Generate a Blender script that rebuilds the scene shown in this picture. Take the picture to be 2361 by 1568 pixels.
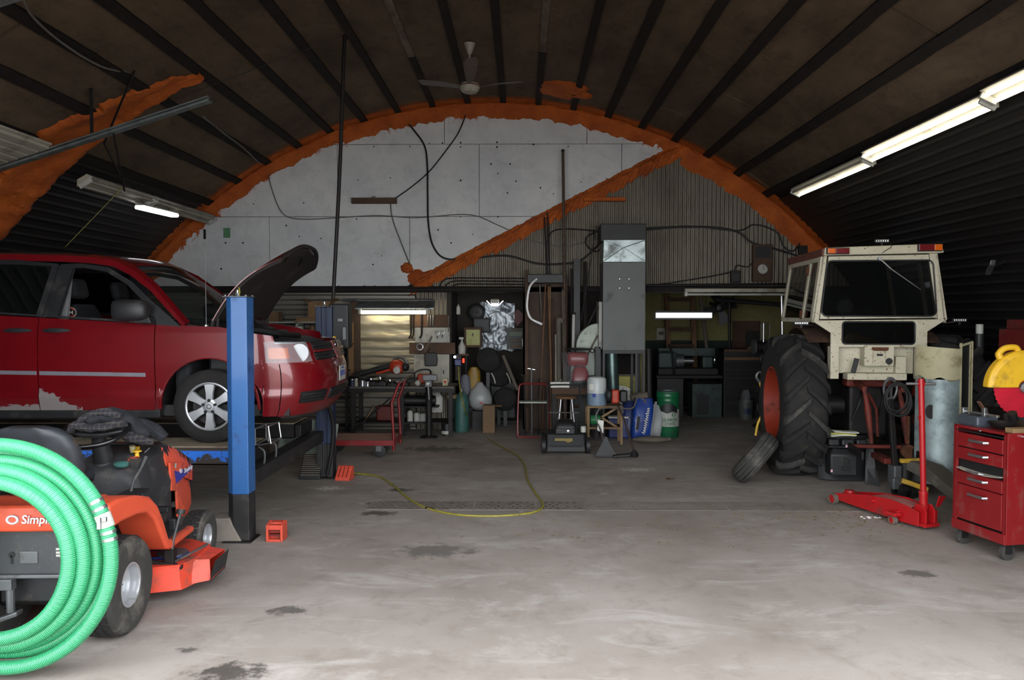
import bpy, bmesh, math, random
from mathutils import Vector, Matrix, noise
for _o in list(bpy.data.objects): bpy.data.objects.remove(_o)
random.seed(7)
SC = bpy.context.scene
COL = SC.collection
PI = math.pi
def R(a): return math.radians(a)

# ---------------------------------------------------------------- camera
F_PX, CAM_H = 1800.0, 1.9
YAW, PITCH = R(0.684), R(1.909)
cam_d = bpy.data.cameras.new('camera'); cam_d.sensor_width = 36.0; cam_d.lens = 36.0*F_PX/2361.0
cam_d.clip_end = 200
cam = bpy.data.objects.new('camera', cam_d); COL.objects.link(cam)
cam.location = (0, 0, CAM_H); cam.rotation_euler = (PI/2-PITCH, 0, YAW)
SC.camera = cam
CAM_M = cam.rotation_euler.to_matrix()

# ---------------------------------------------------------------- daylight, exposure
SC.view_settings.view_transform = 'Standard'; SC.view_settings.look = 'None'
SC.view_settings.gamma = 1.0; SC.view_settings.use_curve_mapping = False
SC.view_settings.exposure = 0.0
world = bpy.data.worlds.new('overcast_sky'); SC.world = world; world.use_nodes = True
bg = world.node_tree.nodes['Background']
bg.inputs[0].default_value = (0.93, 0.965, 1.0, 1); bg.inputs[1].default_value = 7.2
SC.cycles.sample_clamp_indirect = 6.0
SC.cycles.caustics_reflective = False; SC.cycles.caustics_refractive = False
SC.cycles.max_bounces = 8; SC.cycles.diffuse_bounces = 4
DOOR_Y, DOOR_X0, DOOR_X1, DOOR_Z = 3.0, -3.8, 4.2, 3.4

# ---------------------------------------------------------------- helpers
def at(px, py, Y):
    """point of the photograph (2361 x 1568) on the plane at distance Y from the door side"""
    r = CAM_M @ Vector(((px-1180.5)/F_PX, -(py-784)/F_PX, -1))
    return Vector((0, 0, CAM_H)) + r*(Y/r.y)
def gr(px, py, z=0.0):
    r = CAM_M @ Vector(((px-1180.5)/F_PX, -(py-784)/F_PX, -1))
    return Vector((0, 0, CAM_H)) + r*((z-CAM_H)/r.z)

class MB:
    def __init__(s): s.v = []; s.f = []
    def add(s, vs, fs, m=None):
        o = len(s.v)
        if m is not None: vs = [m @ Vector(p) for p in vs]
        s.v += [tuple(p) for p in vs]; s.f += [tuple(i+o for i in f) for f in fs]; return s
    def box(s, c, d, m=None, tx=1, ty=1):
        x, y, z = c; a, b, h = d[0]/2, d[1]/2, d[2]/2
        vs = [(x-a, y-b, z-h), (x+a, y-b, z-h), (x+a, y+b, z-h), (x-a, y+b, z-h),
              (x-a*tx, y-b*ty, z+h), (x+a*tx, y-b*ty, z+h), (x+a*tx, y+b*ty, z+h), (x-a*tx, y+b*ty, z+h)]
        return s.add(vs, [(3, 2, 1, 0), (4, 5, 6, 7), (0, 1, 5, 4), (1, 2, 6, 5), (2, 3, 7, 6), (3, 0, 4, 7)], m)
    def bx(s, x0, x1, y0, y1, z0, z1, m=None): return s.box(((x0+x1)/2, (y0+y1)/2, (z0+z1)/2), (x1-x0, y1-y0, z1-z0), m)
    def bar(s, p, q, w, h=None, up=(0, 0, 1)):
        p, q = Vector(p), Vector(q); h = h or w; t = (q-p).normalized(); u = Vector(up)
        if abs(t.dot(u)) > .95: u = Vector((0, 1, 0))
        a = t.cross(u).normalized()*w/2; b = a.cross(t).normalized()*h/2
        vs = [p-a-b, p+a-b, p+a+b, p-a+b, q-a-b, q+a-b, q+a+b, q-a+b]
        return s.add(vs, [(0, 1, 2, 3), (7, 6, 5, 4), (0, 4, 5, 1), (1, 5, 6, 2), (2, 6, 7, 3), (3, 7, 4, 0)])
    def loft(s, rings, cap=True, closed=True, m=None):
        n = len(rings[0]); vs = [p for r in rings for p in r]; fs = []
        for i in range(len(rings)-1):
            for j in range(n if closed else n-1):
                k = (j+1) % n; fs.append((i*n+j, i*n+k, (i+1)*n+k, (i+1)*n+j))
        if cap and closed:
            fs.append(tuple(range(n-1, -1, -1))); b = (len(rings)-1)*n; fs.append(tuple(range(b, b+n)))
        return s.add(vs, fs, m)
    def tube(s, pts, r, n=8, closed=False, m=None):
        pts = [Vector(p) for p in pts]; N = len(pts); rr = r if isinstance(r, (list, tuple)) else [r]*N
        T = []
        for i in range(N):
            a = pts[(i-1) % N] if (closed or i > 0) else pts[i]; b = pts[(i+1) % N] if (closed or i < N-1) else pts[i]
            t = b-a; T.append(t.normalized() if t.length > 1e-9 else Vector((0, 0, 1)))
        u = T[0].orthogonal().normalized(); rings = []
        for i in range(N):
            u = u-T[i]*u.dot(T[i])
            u = u.normalized() if u.length > 1e-6 else T[i].orthogonal().normalized()
            w = T[i].cross(u)
            rings.append([pts[i]+(u*math.cos(2*PI*k/n)+w*math.sin(2*PI*k/n))*rr[i] for k in range(n)])
        if closed: rings.append(rings[0]); return s.loft(rings, False, True, m)
        return s.loft(rings, True, True, m)
    def cyl(s, p, q, r, r2=None, n=16): return s.tube([p, q], [r, r if r2 is None else r2], n)
    def lathe(s, prof, n=24, m=None, cap=True):
        return s.loft([[(r*math.cos(2*PI*k/n), r*math.sin(2*PI*k/n), z) for k in range(n)] for r, z in prof], cap, True, m)
    def prism(s, poly, h0, h1, m=None):
        return s.loft([[(x, y, h0) for x, y in poly], [(x, y, h1) for x, y in poly]], True, True, m)
    def ball(s, c, r, nu=14, nv=9, m=None):
        rx, ry, rz = r if isinstance(r, (list, tuple)) else (r, r, r); rings = []
        for i in range(nv+1):
            a = -PI/2+PI*i/nv; ca = max(math.cos(a), .02)
            rings.append([(c[0]+rx*ca*math.cos(2*PI*k/nu), c[1]+ry*ca*math.sin(2*PI*k/nu), c[2]+rz*math.sin(a)) for k in range(nu)])
        return s.loft(rings, True, True, m)
    def ring(s, c, Rr, r, n=32, k=8, m=None, a0=0, a1=2*PI):
        full = abs(a1-a0-2*PI) < 1e-6; cnt = n if full else n+1
        return s.tube([(c[0]+Rr*math.cos(a0+(a1-a0)*i/n), c[1]+Rr*math.sin(a0+(a1-a0)*i/n), c[2]) for i in range(cnt)], r, k, full, m)
    def grid(s, f, nu, nv, m=None):
        vs = [f(i/nu, j/nv) for i in range(nu+1) for j in range(nv+1)]; w = nv+1
        return s.add(vs, [(i*w+j, i*w+j+1, (i+1)*w+j+1, (i+1)*w+j) for i in range(nu) for j in range(nv)], m)
    def mesh(s, name):
        me = bpy.data.meshes.new(name); me.from_pydata(s.v, [], s.f); me.validate(); return me
    def build(s, name, mat, parent=None, smooth=False, bevel=0, seg=2, solid=0, sub=0, fix=True):
        me = s.mesh(name)
        if fix:
            b = bmesh.new(); b.from_mesh(me); bmesh.ops.recalc_face_normals(b, faces=b.faces); b.to_mesh(me); b.free()
        me.materials.append(MT[mat] if isinstance(mat, str) else mat)
        o = bpy.data.objects.new(name, me); COL.objects.link(o)
        if parent is not None: o.parent = parent
        if solid:
            q = o.modifiers.new('solid', 'SOLIDIFY'); q.thickness = solid; q.offset = -1
        if bevel:
            q = o.modifiers.new('bevel', 'BEVEL'); q.width = bevel; q.segments = seg; q.limit_method = 'ANGLE'; q.angle_limit = R(40)
        if sub:
            q = o.modifiers.new('sub', 'SUBSURF'); q.levels = sub; q.render_levels = sub
        if solid and smooth:
            q = o.modifiers.new('edge', 'EDGE_SPLIT'); q.split_angle = R(50)
        if smooth:
            for p in me.polygons: p.use_smooth = True
            try: me.set_sharp_from_angle(angle=R(smooth if smooth is not True else 42))
            except Exception: pass
        return o

def each(name, mbs, mat, parent, **kw):
    return [q.build(name, mat, parent, **kw) for q in mbs]
def tag(o, label=None, cat=None, group=None, kind=None):
    if label: o['label'] = label
    if cat: o['category'] = cat
    if group: o['group'] = group
    if kind: o['kind'] = kind
    return o
def thing(name, label, cat, loc=(0, 0, 0), rz=0, group=None):
    o = bpy.data.objects.new(name, None); o.empty_display_size = .1; COL.objects.link(o)
    o.location = loc; o.rotation_euler = (0, 0, rz)
    return tag(o, label, cat, group)
def kids(o): return [c for c in COL.objects if c.parent == o]
def copy_tree(o, label, loc=None, rz=None, parent=None):
    c = o.copy(); COL.objects.link(c); c.parent = parent
    if label: c['label'] = label
    if loc is not None: c.location = loc
    if rz is not None: c.rotation_euler = (0, 0, rz)
    for k in kids(o): copy_tree(k, None, parent=c)
    return c
def dup(o, parent, loc=None, rot=None):
    c = o.copy(); COL.objects.link(c); c.parent = parent
    if loc is not None: c.location = loc
    if rot is not None: c.rotation_euler = rot
    return c
def text(name, s, mat, size, m, parent, depth=.001, shear=0, bold=0):
    cu = bpy.data.curves.new(name, 'FONT'); cu.body = s; cu.size = size; cu.extrude = depth; cu.align_x = 'CENTER'; cu.align_y = 'CENTER'
    cu.shear = shear; cu.offset = bold; cu.resolution_u = 3
    t = bpy.data.objects.new(name, cu); COL.objects.link(t); bpy.context.view_layer.update()
    me = bpy.data.meshes.new_from_object(t); bpy.data.objects.remove(t); bpy.data.curves.remove(cu)
    me.name = name; me.materials.clear(); me.materials.append(MT[mat]); me.transform(m)
    o = bpy.data.objects.new(name, me); COL.objects.link(o); o.parent = parent; return o
def frame(origin, xdir, ydir):
    x = Vector(xdir).normalized(); z = x.cross(Vector(ydir)).normalized(); y = z.cross(x)
    m = Matrix((x, y, z)).transposed().to_4x4(); m.translation = Vector(origin); return m
def smooth_path(pts, n=8, closed=False):
    pts = [Vector(p) for p in pts]; out = []; N = len(pts)
    rng = range(N if closed else N-1)
    for i in rng:
        p1, p2 = pts[i], pts[(i+1) % N]
        p0 = pts[(i-1) % N] if closed or i > 0 else p1*2-p2
        p3 = pts[(i+2) % N] if closed or i+2 < N else p2*2-p1
        for k in range(n):
            t = k/n
            out.append(.5*((2*p1)+(p2-p0)*t+(2*p0-5*p1+4*p2-p3)*t*t+(3*p1-p0-3*p2+p3)*t**3))
    if not closed: out.append(pts[-1])
    return out
def rrect(w, h, r, n=4, cx=0, cy=0):
    out = []
    for sx, sy, a in ((1, 1, 0), (-1, 1, 90), (-1, -1, 180), (1, -1, 270)):
        for k in range(n+1):
            t = R(a+90*k/n); out.append((cx+sx*(w/2-r)+r*math.cos(t), cy+sy*(h/2-r)+r*math.sin(t)))
    return out
def nz(x, y=0, z=0): return noise.noise(Vector((x, y, z)))
def ROT(axis, deg): return Matrix.Rotation(R(deg), 4, axis)
def TR(x, y, z): return Matrix.Translation((x, y, z))

# ---------------------------------------------------------------- materials
MT = {}
def lin(c):
    f = lambda u: u/12.92 if u <= .04045 else ((u+.055)/1.055)**2.4
    return tuple(f(x/255) for x in c)+(1,)
class NT:
    def __init__(s, name):
        s.m = bpy.data.materials.new(name); s.m.use_nodes = True; s.t = s.m.node_tree; s.b = s.t.nodes['Principled BSDF']; MT[name] = s.m
    def n(s, ty, **kw):
        o = s.t.nodes.new(ty)
        for k, v in kw.items(): setattr(o, k, v)
        return o
    def l(s, a, b): s.t.links.new(a, b)
    def coord(s, world=True):
        return s.n('ShaderNodeNewGeometry').outputs['Position'] if world else s.n('ShaderNodeTexCoord').outputs['Object']
    def mapped(s, c, sc=(1, 1, 1), loc=(0, 0, 0), rot=(0, 0, 0)):
        p = s.n('ShaderNodeMapping'); p.inputs['Scale'].default_value = sc; p.inputs['Location'].default_value = loc; p.inputs['Rotation'].default_value = rot
        s.l(c, p.inputs[0]); return p.outputs[0]
    def noise(s, c, scale, detail=4, rough=.6, dist=0):
        q = s.n('ShaderNodeTexNoise'); s.l(c, q.inputs['Vector']); q.inputs['Scale'].default_value = scale
        q.inputs['Detail'].default_value = detail; q.inputs['Roughness'].default_value = rough; q.inputs['Distortion'].default_value = dist
        return q.outputs[0]
    def ramp(s, fac, a, b, ca=0.0, cb=1.0):
        q = s.n('ShaderNodeMapRange'); q.inputs['From Min'].default_value = a; q.inputs['From Max'].default_value = b
        q.inputs['To Min'].default_value = ca; q.inputs['To Max'].default_value = cb; s.l(fac, q.inputs[0]); return q.outputs[0]
    def math(s, op, a, b=None):
        q = s.n('ShaderNodeMath', operation=op)
        for i, v in enumerate((a, b)):
            if v is None: continue
            if isinstance(v, (int, float)): q.inputs[i].default_value = v
            else: s.l(v, q.inputs[i])
        return q.outputs[0]
    def mix(s, fac, a, b):
        q = s.n('ShaderNodeMix', data_type='RGBA'); q.clamp_factor = True
        for sk, v in ((q.inputs['Factor'], fac), (q.inputs[6], a), (q.inputs[7], b)):
            if isinstance(v, (int, float)): sk.default_value = v
            elif isinstance(v, tuple): sk.default_value = v
            else: s.l(v, sk)
        return q.outputs[2]
    def bump(s, h, strength=.3, dist=.01):
        q = s.n('ShaderNodeBump'); q.inputs['Strength'].default_value = strength; q.inputs['Distance'].default_value = dist
        s.l(h, q.inputs['Height']); s.l(q.outputs[0], s.b.inputs['Normal'])
    def set(s, **kw):
        for k, v in kw.items():
            sk = s.b.inputs[k]
            if isinstance(v, (int, float, tuple)): sk.default_value = v
            else: s.l(v, sk)
        return s.m
def mat(name, col, rough=.6, metal=0, var=.18, scale=5, dirt=None, dirt_amt=.5, dirt_scale=4, bump=0, bscale=60, coat=0, world=False, spec=.5):
    k = NT(name); c = k.coord(world); L = lin(col)
    lo = tuple(x*(1-var) for x in L[:3])+(1,); hi = tuple(min(1, x*(1+var)) for x in L[:3])+(1,)
    o = k.mix(k.ramp(k.noise(c, scale), .3, .7), lo, hi)
    if dirt is not None:
        f = k.ramp(k.noise(c, dirt_scale, 8, .7), .62-.25*dirt_amt, .75-.1*dirt_amt)
        o = k.mix(f, o, lin(dirt)); k.set(Roughness=k.ramp(f, 0, 1, rough, min(1, rough+.3)))
    else: k.set(Roughness=rough)
    k.set(**{'Base Color': o, 'Metallic': metal, 'Coat Weight': coat, 'Coat Roughness': .08, 'Specular IOR Level': spec})
    if bump: k.bump(k.noise(c, bscale, 3), bump, .005)
    return k.m
def emit(name, col, st):
    k = NT(name); k.set(**{'Base Color': lin(col), 'Emission Color': lin(col), 'Emission Strength': st}); return k.m

# general
mat('black', (22, 22, 23), .5, var=.2); mat('black_gloss', (18, 18, 20), .22)
mat('black_plastic', (28, 29, 31), .55, var=.2, dirt=(70, 66, 60), dirt_amt=.25, dirt_scale=7)
mat('dark_metal', (32, 30, 30), .55, .4, dirt=(50, 40, 33), dirt_amt=.45, dirt_scale=9)
mat('grey_metal', (102, 104, 106), .45, .6, var=.15, dirt=(70, 62, 55), dirt_amt=.35)
mat('chrome', (205, 207, 210), .18, 1, var=.05); mat('bright_steel', (175, 176, 178), .32, .9, var=.1)
mat('rubber', (25, 24, 24), .85, var=.25, scale=9, dirt=(54, 50, 44), dirt_amt=.36, dirt_scale=6, bump=.2)
mat('rubber_dusty', (52, 51, 49), .92, var=.2, scale=9, dirt=(98, 93, 86), dirt_amt=.45, dirt_scale=5, bump=.2)
mat('rust', (92, 55, 36), .85, .2, var=.35, scale=14, bump=.3)
mat('rust_pipe', (84, 68, 58), .7, .4, var=.35, scale=20)
mat('wood', (126, 102, 70), .75, var=.25, scale=6, bump=.1); mat('wood_dark', (74, 52, 36), .75, var=.3, scale=5, bump=.1)
mat('wood_brown', (108, 76, 50), .7, var=.25, scale=6); mat('plywood', (66, 50, 38), .75, var=.3, scale=3)
mat('cardboard', (128, 98, 66), .85, var=.12, scale=3); mat('cardboard_dark', (110, 88, 64), .85, var=.12, scale=3)
mat('white_plastic', (176, 176, 168), .5, var=.08, dirt=(112, 104, 92), dirt_amt=.3)
mat('white_paint', (160, 160, 152), .5, var=.08, dirt=(100, 92, 80), dirt_amt=.3)
mat('fixture_white', (160, 156, 142), .5, var=.08, dirt=(110, 100, 84), dirt_amt=.4, dirt_scale=3)
mat('yellow_plastic', (214, 168, 34), .45, var=.08, dirt=(120, 95, 40), dirt_amt=.25)
mat('red_paint', (122, 20, 24), .38, var=.1, dirt=(105, 62, 56), dirt_amt=.34, dirt_scale=5, coat=.2)
mat('red_jack', (162, 20, 25), .33, var=.06, dirt=(110, 40, 38), dirt_amt=.25, dirt_scale=8, coat=.3)
mat('red_dull', (96, 24, 22), .55, var=.15, dirt=(70, 44, 38), dirt_amt=.4)
mat('orange_red', (176, 54, 26), .45, var=.08, dirt=(110, 60, 40), dirt_amt=.2)
mat('orange_plastic', (206, 80, 52), .45, var=.06, dirt=(150, 70, 50), dirt_amt=.28, dirt_scale=4)
mat('blue_paint', (42, 92, 150), .4, var=.07, scale=3, dirt=(32, 52, 92), dirt_amt=.28, dirt_scale=6, coat=.15)
mat('blue_dark', (24, 38, 66), .5, var=.15); mat('blue_plastic', (26, 42, 100), .4)
mat('green_drum', (18, 90, 54), .35, var=.08, dirt=(30, 50, 40), dirt_amt=.3)
mat('teal', (52, 94, 88), .5, dirt=(44, 58, 54), dirt_amt=.4); mat('green_plastic', (40, 120, 70), .5)
mat('cream', (182, 174, 140), .6, var=.1, dirt=(120, 104, 70), dirt_amt=.4)
mat('grey_cabinet', (84, 87, 85), .5, .2, var=.08, scale=3, dirt=(84, 86, 84), dirt_amt=.2)
mat('pure_white', (244, 246, 246), .3, var=.01)
mat('lathe_green', (52, 64, 62), .5, .2, dirt=(30, 30, 28), dirt_amt=.5)
mat('galv', (150, 160, 160), .36, .75, var=.2, scale=7, dirt=(95, 98, 94), dirt_amt=.4, dirt_scale=3)
mat('foil', (150, 156, 160), .42, .8, var=.2, scale=6, bump=.35, bscale=7)
mat('silver_plastic', (178, 180, 184), .35, .35, var=.05)
mat('cloth_black', (26, 27, 33), .9, var=.3, scale=12, bump=.4, bscale=30)
mat('paper', (226, 226, 216), .8, var=.05); mat('paper_yellow', (214, 210, 120), .8, var=.08)
mat('cable_black', (20, 19, 19), .6); mat('cable_grey', (92, 90, 86), .6)
mat('hose_yellow', (136, 128, 44), .5, var=.2, scale=30, dirt=(86, 80, 44), dirt_amt=.4, dirt_scale=20)
mat('blue_bag', (26, 58, 132), .3, var=.25, scale=5, dirt=(190, 200, 215), dirt_amt=.12, dirt_scale=9)
mat('bag_white', (150, 152, 152), .35, var=.1, bump=.5, bscale=14)
mat('concrete_block', (120, 112, 104), .9, var=.2, bump=.4)
mat('taupe', (92, 84, 74), .8, var=.2)
mat('ink_blue', (40, 60, 150), .6); mat('ink_dark', (30, 30, 32), .6); mat('ink_green', (20, 100, 64), .5); mat('ink_red', (170, 40, 36), .6)
mat('letter_silver', (196, 198, 204), .4, .2, var=.03); mat('letter_dull', (140, 138, 120), .6); mat('decal_blue', (58, 52, 140), .4)
emit('tube_warm', (255, 246, 224), 5.5); emit('tube_bench', (255, 240, 205), 11); emit('tube_cool', (236, 244, 255), 5.5); emit('led_white', (250, 250, 255), 5)
emit('led_blue', (225, 230, 255), 5); emit('lamp_red', (255, 40, 20), 4); emit('lamp_white', (240, 245, 255), 6)

def make_glass(name, tint=(16, 20, 22), alpha=.35, rough=.04):
    k = NT(name); k.set(**{'Base Color': lin(tint), 'Roughness': rough, 'Alpha': alpha, 'Specular IOR Level': .7}); return k.m
make_glass('glass_dark', (10, 12, 13), .86); make_glass('glass_clear', (60, 70, 70), .22); make_glass('glass_shield', (40, 48, 46), .45)
make_glass('plastic_film', (180, 180, 184), .12, .12); make_glass('jug_plastic', (205, 210, 208), .8, .35)
make_glass('lens_clear', (215, 222, 226), .13, .08); make_glass('lens_amber', (214, 98, 12), .95, .1); make_glass('lens_red', (110, 14, 18), .95, .12)
# ---------------------------------------------------------------- materials of the building
CXA, CZA, RA = -0.485, -1.924, 7.258            # axis and radius of the arched shell
YW = 12.8                                        # partition wall
def m_floor():
    k = NT('concrete'); c = k.coord()
    a = k.noise(c, .55, 6, .6); b = k.noise(c, 3.2, 8, .7, .4); d = k.noise(c, 38, 3, .6)
    o = k.mix(k.ramp(a, .32, .68), lin((128, 118, 110)), lin((158, 150, 144)))
    o = k.mix(k.ramp(b, .5, .75, 0, .55), o, lin((108, 98, 89)))
    o = k.mix(k.ramp(k.noise(k.mapped(c, (1, 2.2, 1)), 1.1, 9, .72, .8), .52, .74, 0, .65), o, lin((186, 182, 178)))
    o = k.mix(k.ramp(d, .62, .8, 0, .35), o, lin((85, 78, 72)))
    for px, py, r, cc in ((525, 1550, .13, 40), (665, 1407, .085, 70), (875, 1184, .11, 44), (1005, 1270, .2, 92), (922, 1130, .1, 48), (2120, 1322, .1, 80), (1000, 1035, .3, 70), (860, 1160, .06, 60), (430, 1500, .05, 70)):
        g = gr(px, py)
        q = k.n('ShaderNodeVectorMath', operation='DISTANCE'); k.l(k.mapped(c, (.6, 1, 1)), q.inputs[0]); q.inputs[1].default_value = (g.x*.6, g.y, 0)
        dd = k.math('ADD', q.outputs['Value'], k.ramp(k.noise(c, 9, 6, .7), .25, .75, -r*.8, r*.8))
        o = k.mix(k.ramp(dd, r*.5, r, .8, 0), o, lin((cc, cc-4, cc-8)))
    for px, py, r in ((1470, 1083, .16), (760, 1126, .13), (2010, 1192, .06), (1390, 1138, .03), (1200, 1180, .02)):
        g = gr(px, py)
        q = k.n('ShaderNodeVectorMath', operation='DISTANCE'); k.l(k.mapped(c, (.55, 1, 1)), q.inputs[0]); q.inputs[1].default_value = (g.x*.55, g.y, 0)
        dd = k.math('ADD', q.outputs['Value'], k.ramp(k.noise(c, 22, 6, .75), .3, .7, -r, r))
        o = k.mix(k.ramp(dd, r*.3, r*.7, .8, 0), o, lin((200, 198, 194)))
    k.set(**{'Base Color': o, 'Roughness': k.ramp(b, .3, .8, .62, .85), 'Specular IOR Level': .35})
    k.bump(k.noise(c, 60, 5, .7), .15, .004)
m_floor()
def m_board(name, c1, c2, c3, sc=(1, 1, 1), streak=.5, over=None):
    k = NT(name); c = k.mapped(k.coord(), sc)
    o = k.mix(k.ramp(k.noise(c, 1.2, 6, .65), .3, .7), lin(c1), lin(c2))
    o = k.mix(k.ramp(k.noise(c, 4.5, 9, .75, .5), .5, .8, 0, streak), o, lin(c3))
    o = k.mix(k.ramp(k.noise(c, 26, 2), .66, .8, 0, .5), o, tuple(x*.6 for x in lin(c3)[:3])+(1,))
    if over:                                     # orange overspray next to the foam seams
        w = k.coord(); sp_ = k.n('ShaderNodeSeparateXYZ'); k.l(w, sp_.inputs[0]); nn = k.noise(k.mapped(w, (1, 1, .6) if over == 'wall' else (.7, 1, .7)), 7, 9, .75, .5)
        if over == 'wall':
            dx = k.math('SUBTRACT', sp_.outputs[0], CXA); dz = k.math('SUBTRACT', sp_.outputs[2], CZA)
            dd = k.math('SUBTRACT', RA, k.math('SQRT', k.math('ADD', k.math('MULTIPLY', dx, dx), k.math('MULTIPLY', dz, dz))))
            f = k.ramp(k.math('ADD', dd, k.ramp(nn, .3, .7, -.2, .2)), .2, .12)
        else: f = k.ramp(k.math('ADD', sp_.outputs[1], k.ramp(nn, .3, .7, -.1, .1)), 12.38, 12.56)
        o = k.mix(f, o, lin((160, 76, 20)))
    k.set(**{'Base Color': o, 'Roughness': .82, 'Specular IOR Level': .25}); k.bump(k.noise(c, 24, 5), .15, .006)
m_board('ceiling_board', (64, 53, 42), (104, 88, 70), (42, 34, 28), (1.2, .6, 1.2), .8, 'roof')
m_board('white_board', (216, 216, 214), (190, 192, 194), (146, 142, 138), (1, 1, 1), .45, 'wall')
m_board('batten_dark', (22, 19, 18), (34, 29, 27), (56, 46, 40), (3, 3, 3), .5)
m_board('batten_pale', (120, 112, 102), (70, 50, 40), (50, 38, 30), (2.5, 1.5, 2.5), .7)
m_board('yellow_wall', (140, 132, 84), (118, 112, 74), (76, 72, 52), (1, 1, 1), .6)
m_board('green_wall', (50, 60, 54), (42, 52, 48), (30, 34, 32), (1, 1, 1), .5)
m_board('grey_wall', (62, 58, 53), (48, 45, 42), (32, 30, 28), (1, 1, 1), .6)
def m_foam():
    k = NT('orange_foam'); c = k.coord()
    o = k.mix(k.ramp(k.noise(c, 3, 6, .65), .3, .7), lin((150, 66, 10)), lin((196, 98, 22)))
    o = k.mix(k.ramp(k.noise(c, 9, 8, .7, .8), .56, .74, 0, .6), o, lin((96, 48, 22)))
    k.set(**{'Base Color': o, 'Roughness': .7}); k.bump(k.noise(c, 16, 6, .7, .5), .8, .03)
m_foam()
def m_metal(name, c1, c2, c3, sc, rough=.5, metal=.6):
    k = NT(name); c = k.mapped(k.coord(), sc)
    o = k.mix(k.ramp(k.noise(c, 1.5, 8, .7), .3, .7), lin(c1), lin(c2))
    o = k.mix(k.ramp(k.noise(c, 3.4, 9, .72), .52, .72, 0, .7), o, lin(c3))
    k.set(**{'Base Color': o, 'Roughness': rough, 'Metallic': metal})
m_metal('corr_metal', (132, 126, 114), (102, 94, 82), (78, 56, 34), (1.2, 1, .35), .5, .4)
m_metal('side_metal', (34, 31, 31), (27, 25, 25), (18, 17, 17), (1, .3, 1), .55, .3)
m_metal('bare_metal', (128, 124, 114), (102, 98, 90), (74, 68, 58), (.3, 1, 1.5), .42, .5)
m_metal('shiny_metal', (196, 186, 160), (160, 150, 126), (120, 106, 84), (.35, 1, 2), .35, .5)

def arch_z(x): return CZA+math.sqrt(max(0, RA*RA-(x-CXA)**2))
def shell_pt(deg, r, y): return (CXA+r*math.sin(R(deg)), y, CZA+r*math.cos(R(deg)))

# ---------------------------------------------------------------- floor
b = MB(); b.bx(-9, 9, -9, 17, -.2, 0)
floor = tag(b.build('floor', 'concrete'), kind='structure')
mat('drain_steel', (122, 113, 104), .8, .05, dirt=(96, 88, 80), dirt_amt=.4, dirt_scale=6); mat('patch_concrete', (128, 121, 112), .85, dirt=(105, 98, 90), dirt_amt=.4)
g0, g1, g2, g3 = gr(1095, 1166), gr(1350, 1164), gr(1665, 1162), gr(1830, 1161)
yd = g0.y
for xa, xb in ((g0.x-1.05, g0.x-.01), (g0.x, g0.x+(g1.x-g0.x)*.55), (g0.x+(g1.x-g0.x)*.55+.008, g1.x)):
    b = MB(); b.bx(xa, xb-.008, yd-.17, yd+.17, -.05, .004); pl = b.build('drain_plate', 'drain_steel', floor, bevel=.002)
    b = MB(); n = int((xb-xa)/.075)
    for i in range(n):
        for j in range(4):
            cx = xa+.06+i*.072+(.03 if j % 2 else 0); cy = yd-.11+j*.075
            if xb-cx > .04 and nz(cx*9, cy*9) > -.25: b.cyl((cx, cy, .003), (cx, cy, .0048), .014, n=8)
    tag(b.build('drain_holes', 'black', pl), kind='stuff')
b = MB(); b.bx(g1.x+.006, g2.x, yd-.17, yd+.17, -.05, .002); b.build('patch_strip', 'patch_concrete', floor)
b = MB(); b.bx(g2.x+.012, g3.x+1.0, yd-.17, yd+.17, -.05, .0015); b.build('patch_strip', 'patch_concrete', floor)

# ---------------------------------------------------------------- arched shell
b = MB()
b.loft([[shell_pt(-40+80*i/40, RA+.05, y) for i in range(41)] for y in (DOOR_Y, 16.3)], False, False)
ceil = tag(b.build('ceiling', 'batten_dark', solid=-.04, smooth=30), kind='structure')
bays = [(-39+4.5*i) for i in range(18)]
L = 2.42; segs = 5
pm = {}
def panel_mesh(ln):
    b = MB(); h = 2.22; n = 3
    ring = lambda y: [(r*math.sin(R(a)), y, r*math.cos(R(a))) for r, aa in ((RA, 1), (RA+.03, -1)) for a in [aa*(-h+2*h*i/n) for i in range(n+1)]]
    b.loft([ring(0), ring(ln)]); me = b.mesh('board'); me.materials.append(MT['ceiling_board']); return me
for i in range(17):
    a = bays[i]+2.25; y0 = DOOR_Y+.02-(1.3 if i % 2 else .35); k = 0
    while y0 < YW-.05:
        ya, yb = max(y0, DOOR_Y+.02), min(y0+L, YW-.02); ln = round(yb-ya-.02, 3)
        if ln > .1:
            if ln not in pm: pm[ln] = panel_mesh(ln)
            o = bpy.data.objects.new('insulation_board', pm[ln]); COL.objects.link(o); o.parent = ceil
            o.location = (CXA, ya, CZA+random.uniform(-.006, .006)); o.rotation_euler = (R(random.uniform(-.1, .1)), R(a), 0)
        y0 += L; k += 1
bme = {}
def batten(a, ya, yb, mt, w=.1, t=.035):
    key = (round(yb-ya, 2), mt, w)
    if key not in bme:
        b = MB(); n = 40
        b.loft([[(-w/2+nz(i*.7, 3)*.012, (yb-ya)*i/n, RA-t+nz(i*1.3)*.006), (w/2+nz(i*.7, 8)*.012, (yb-ya)*i/n, RA-t+nz(i*1.3, 5)*.006), (w/2, (yb-ya)*i/n, RA+.02), (-w/2, (yb-ya)*i/n, RA+.02)] for i in range(n+1)])
        me = b.mesh('batten'); me.materials.append(MT[mt]); bme[key] = me
    o = bpy.data.objects.new('batten', bme[key]); COL.objects.link(o); o.parent = ceil
    o.location = (CXA, ya, CZA); o.rotation_euler = (0, R(a), 0)
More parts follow.
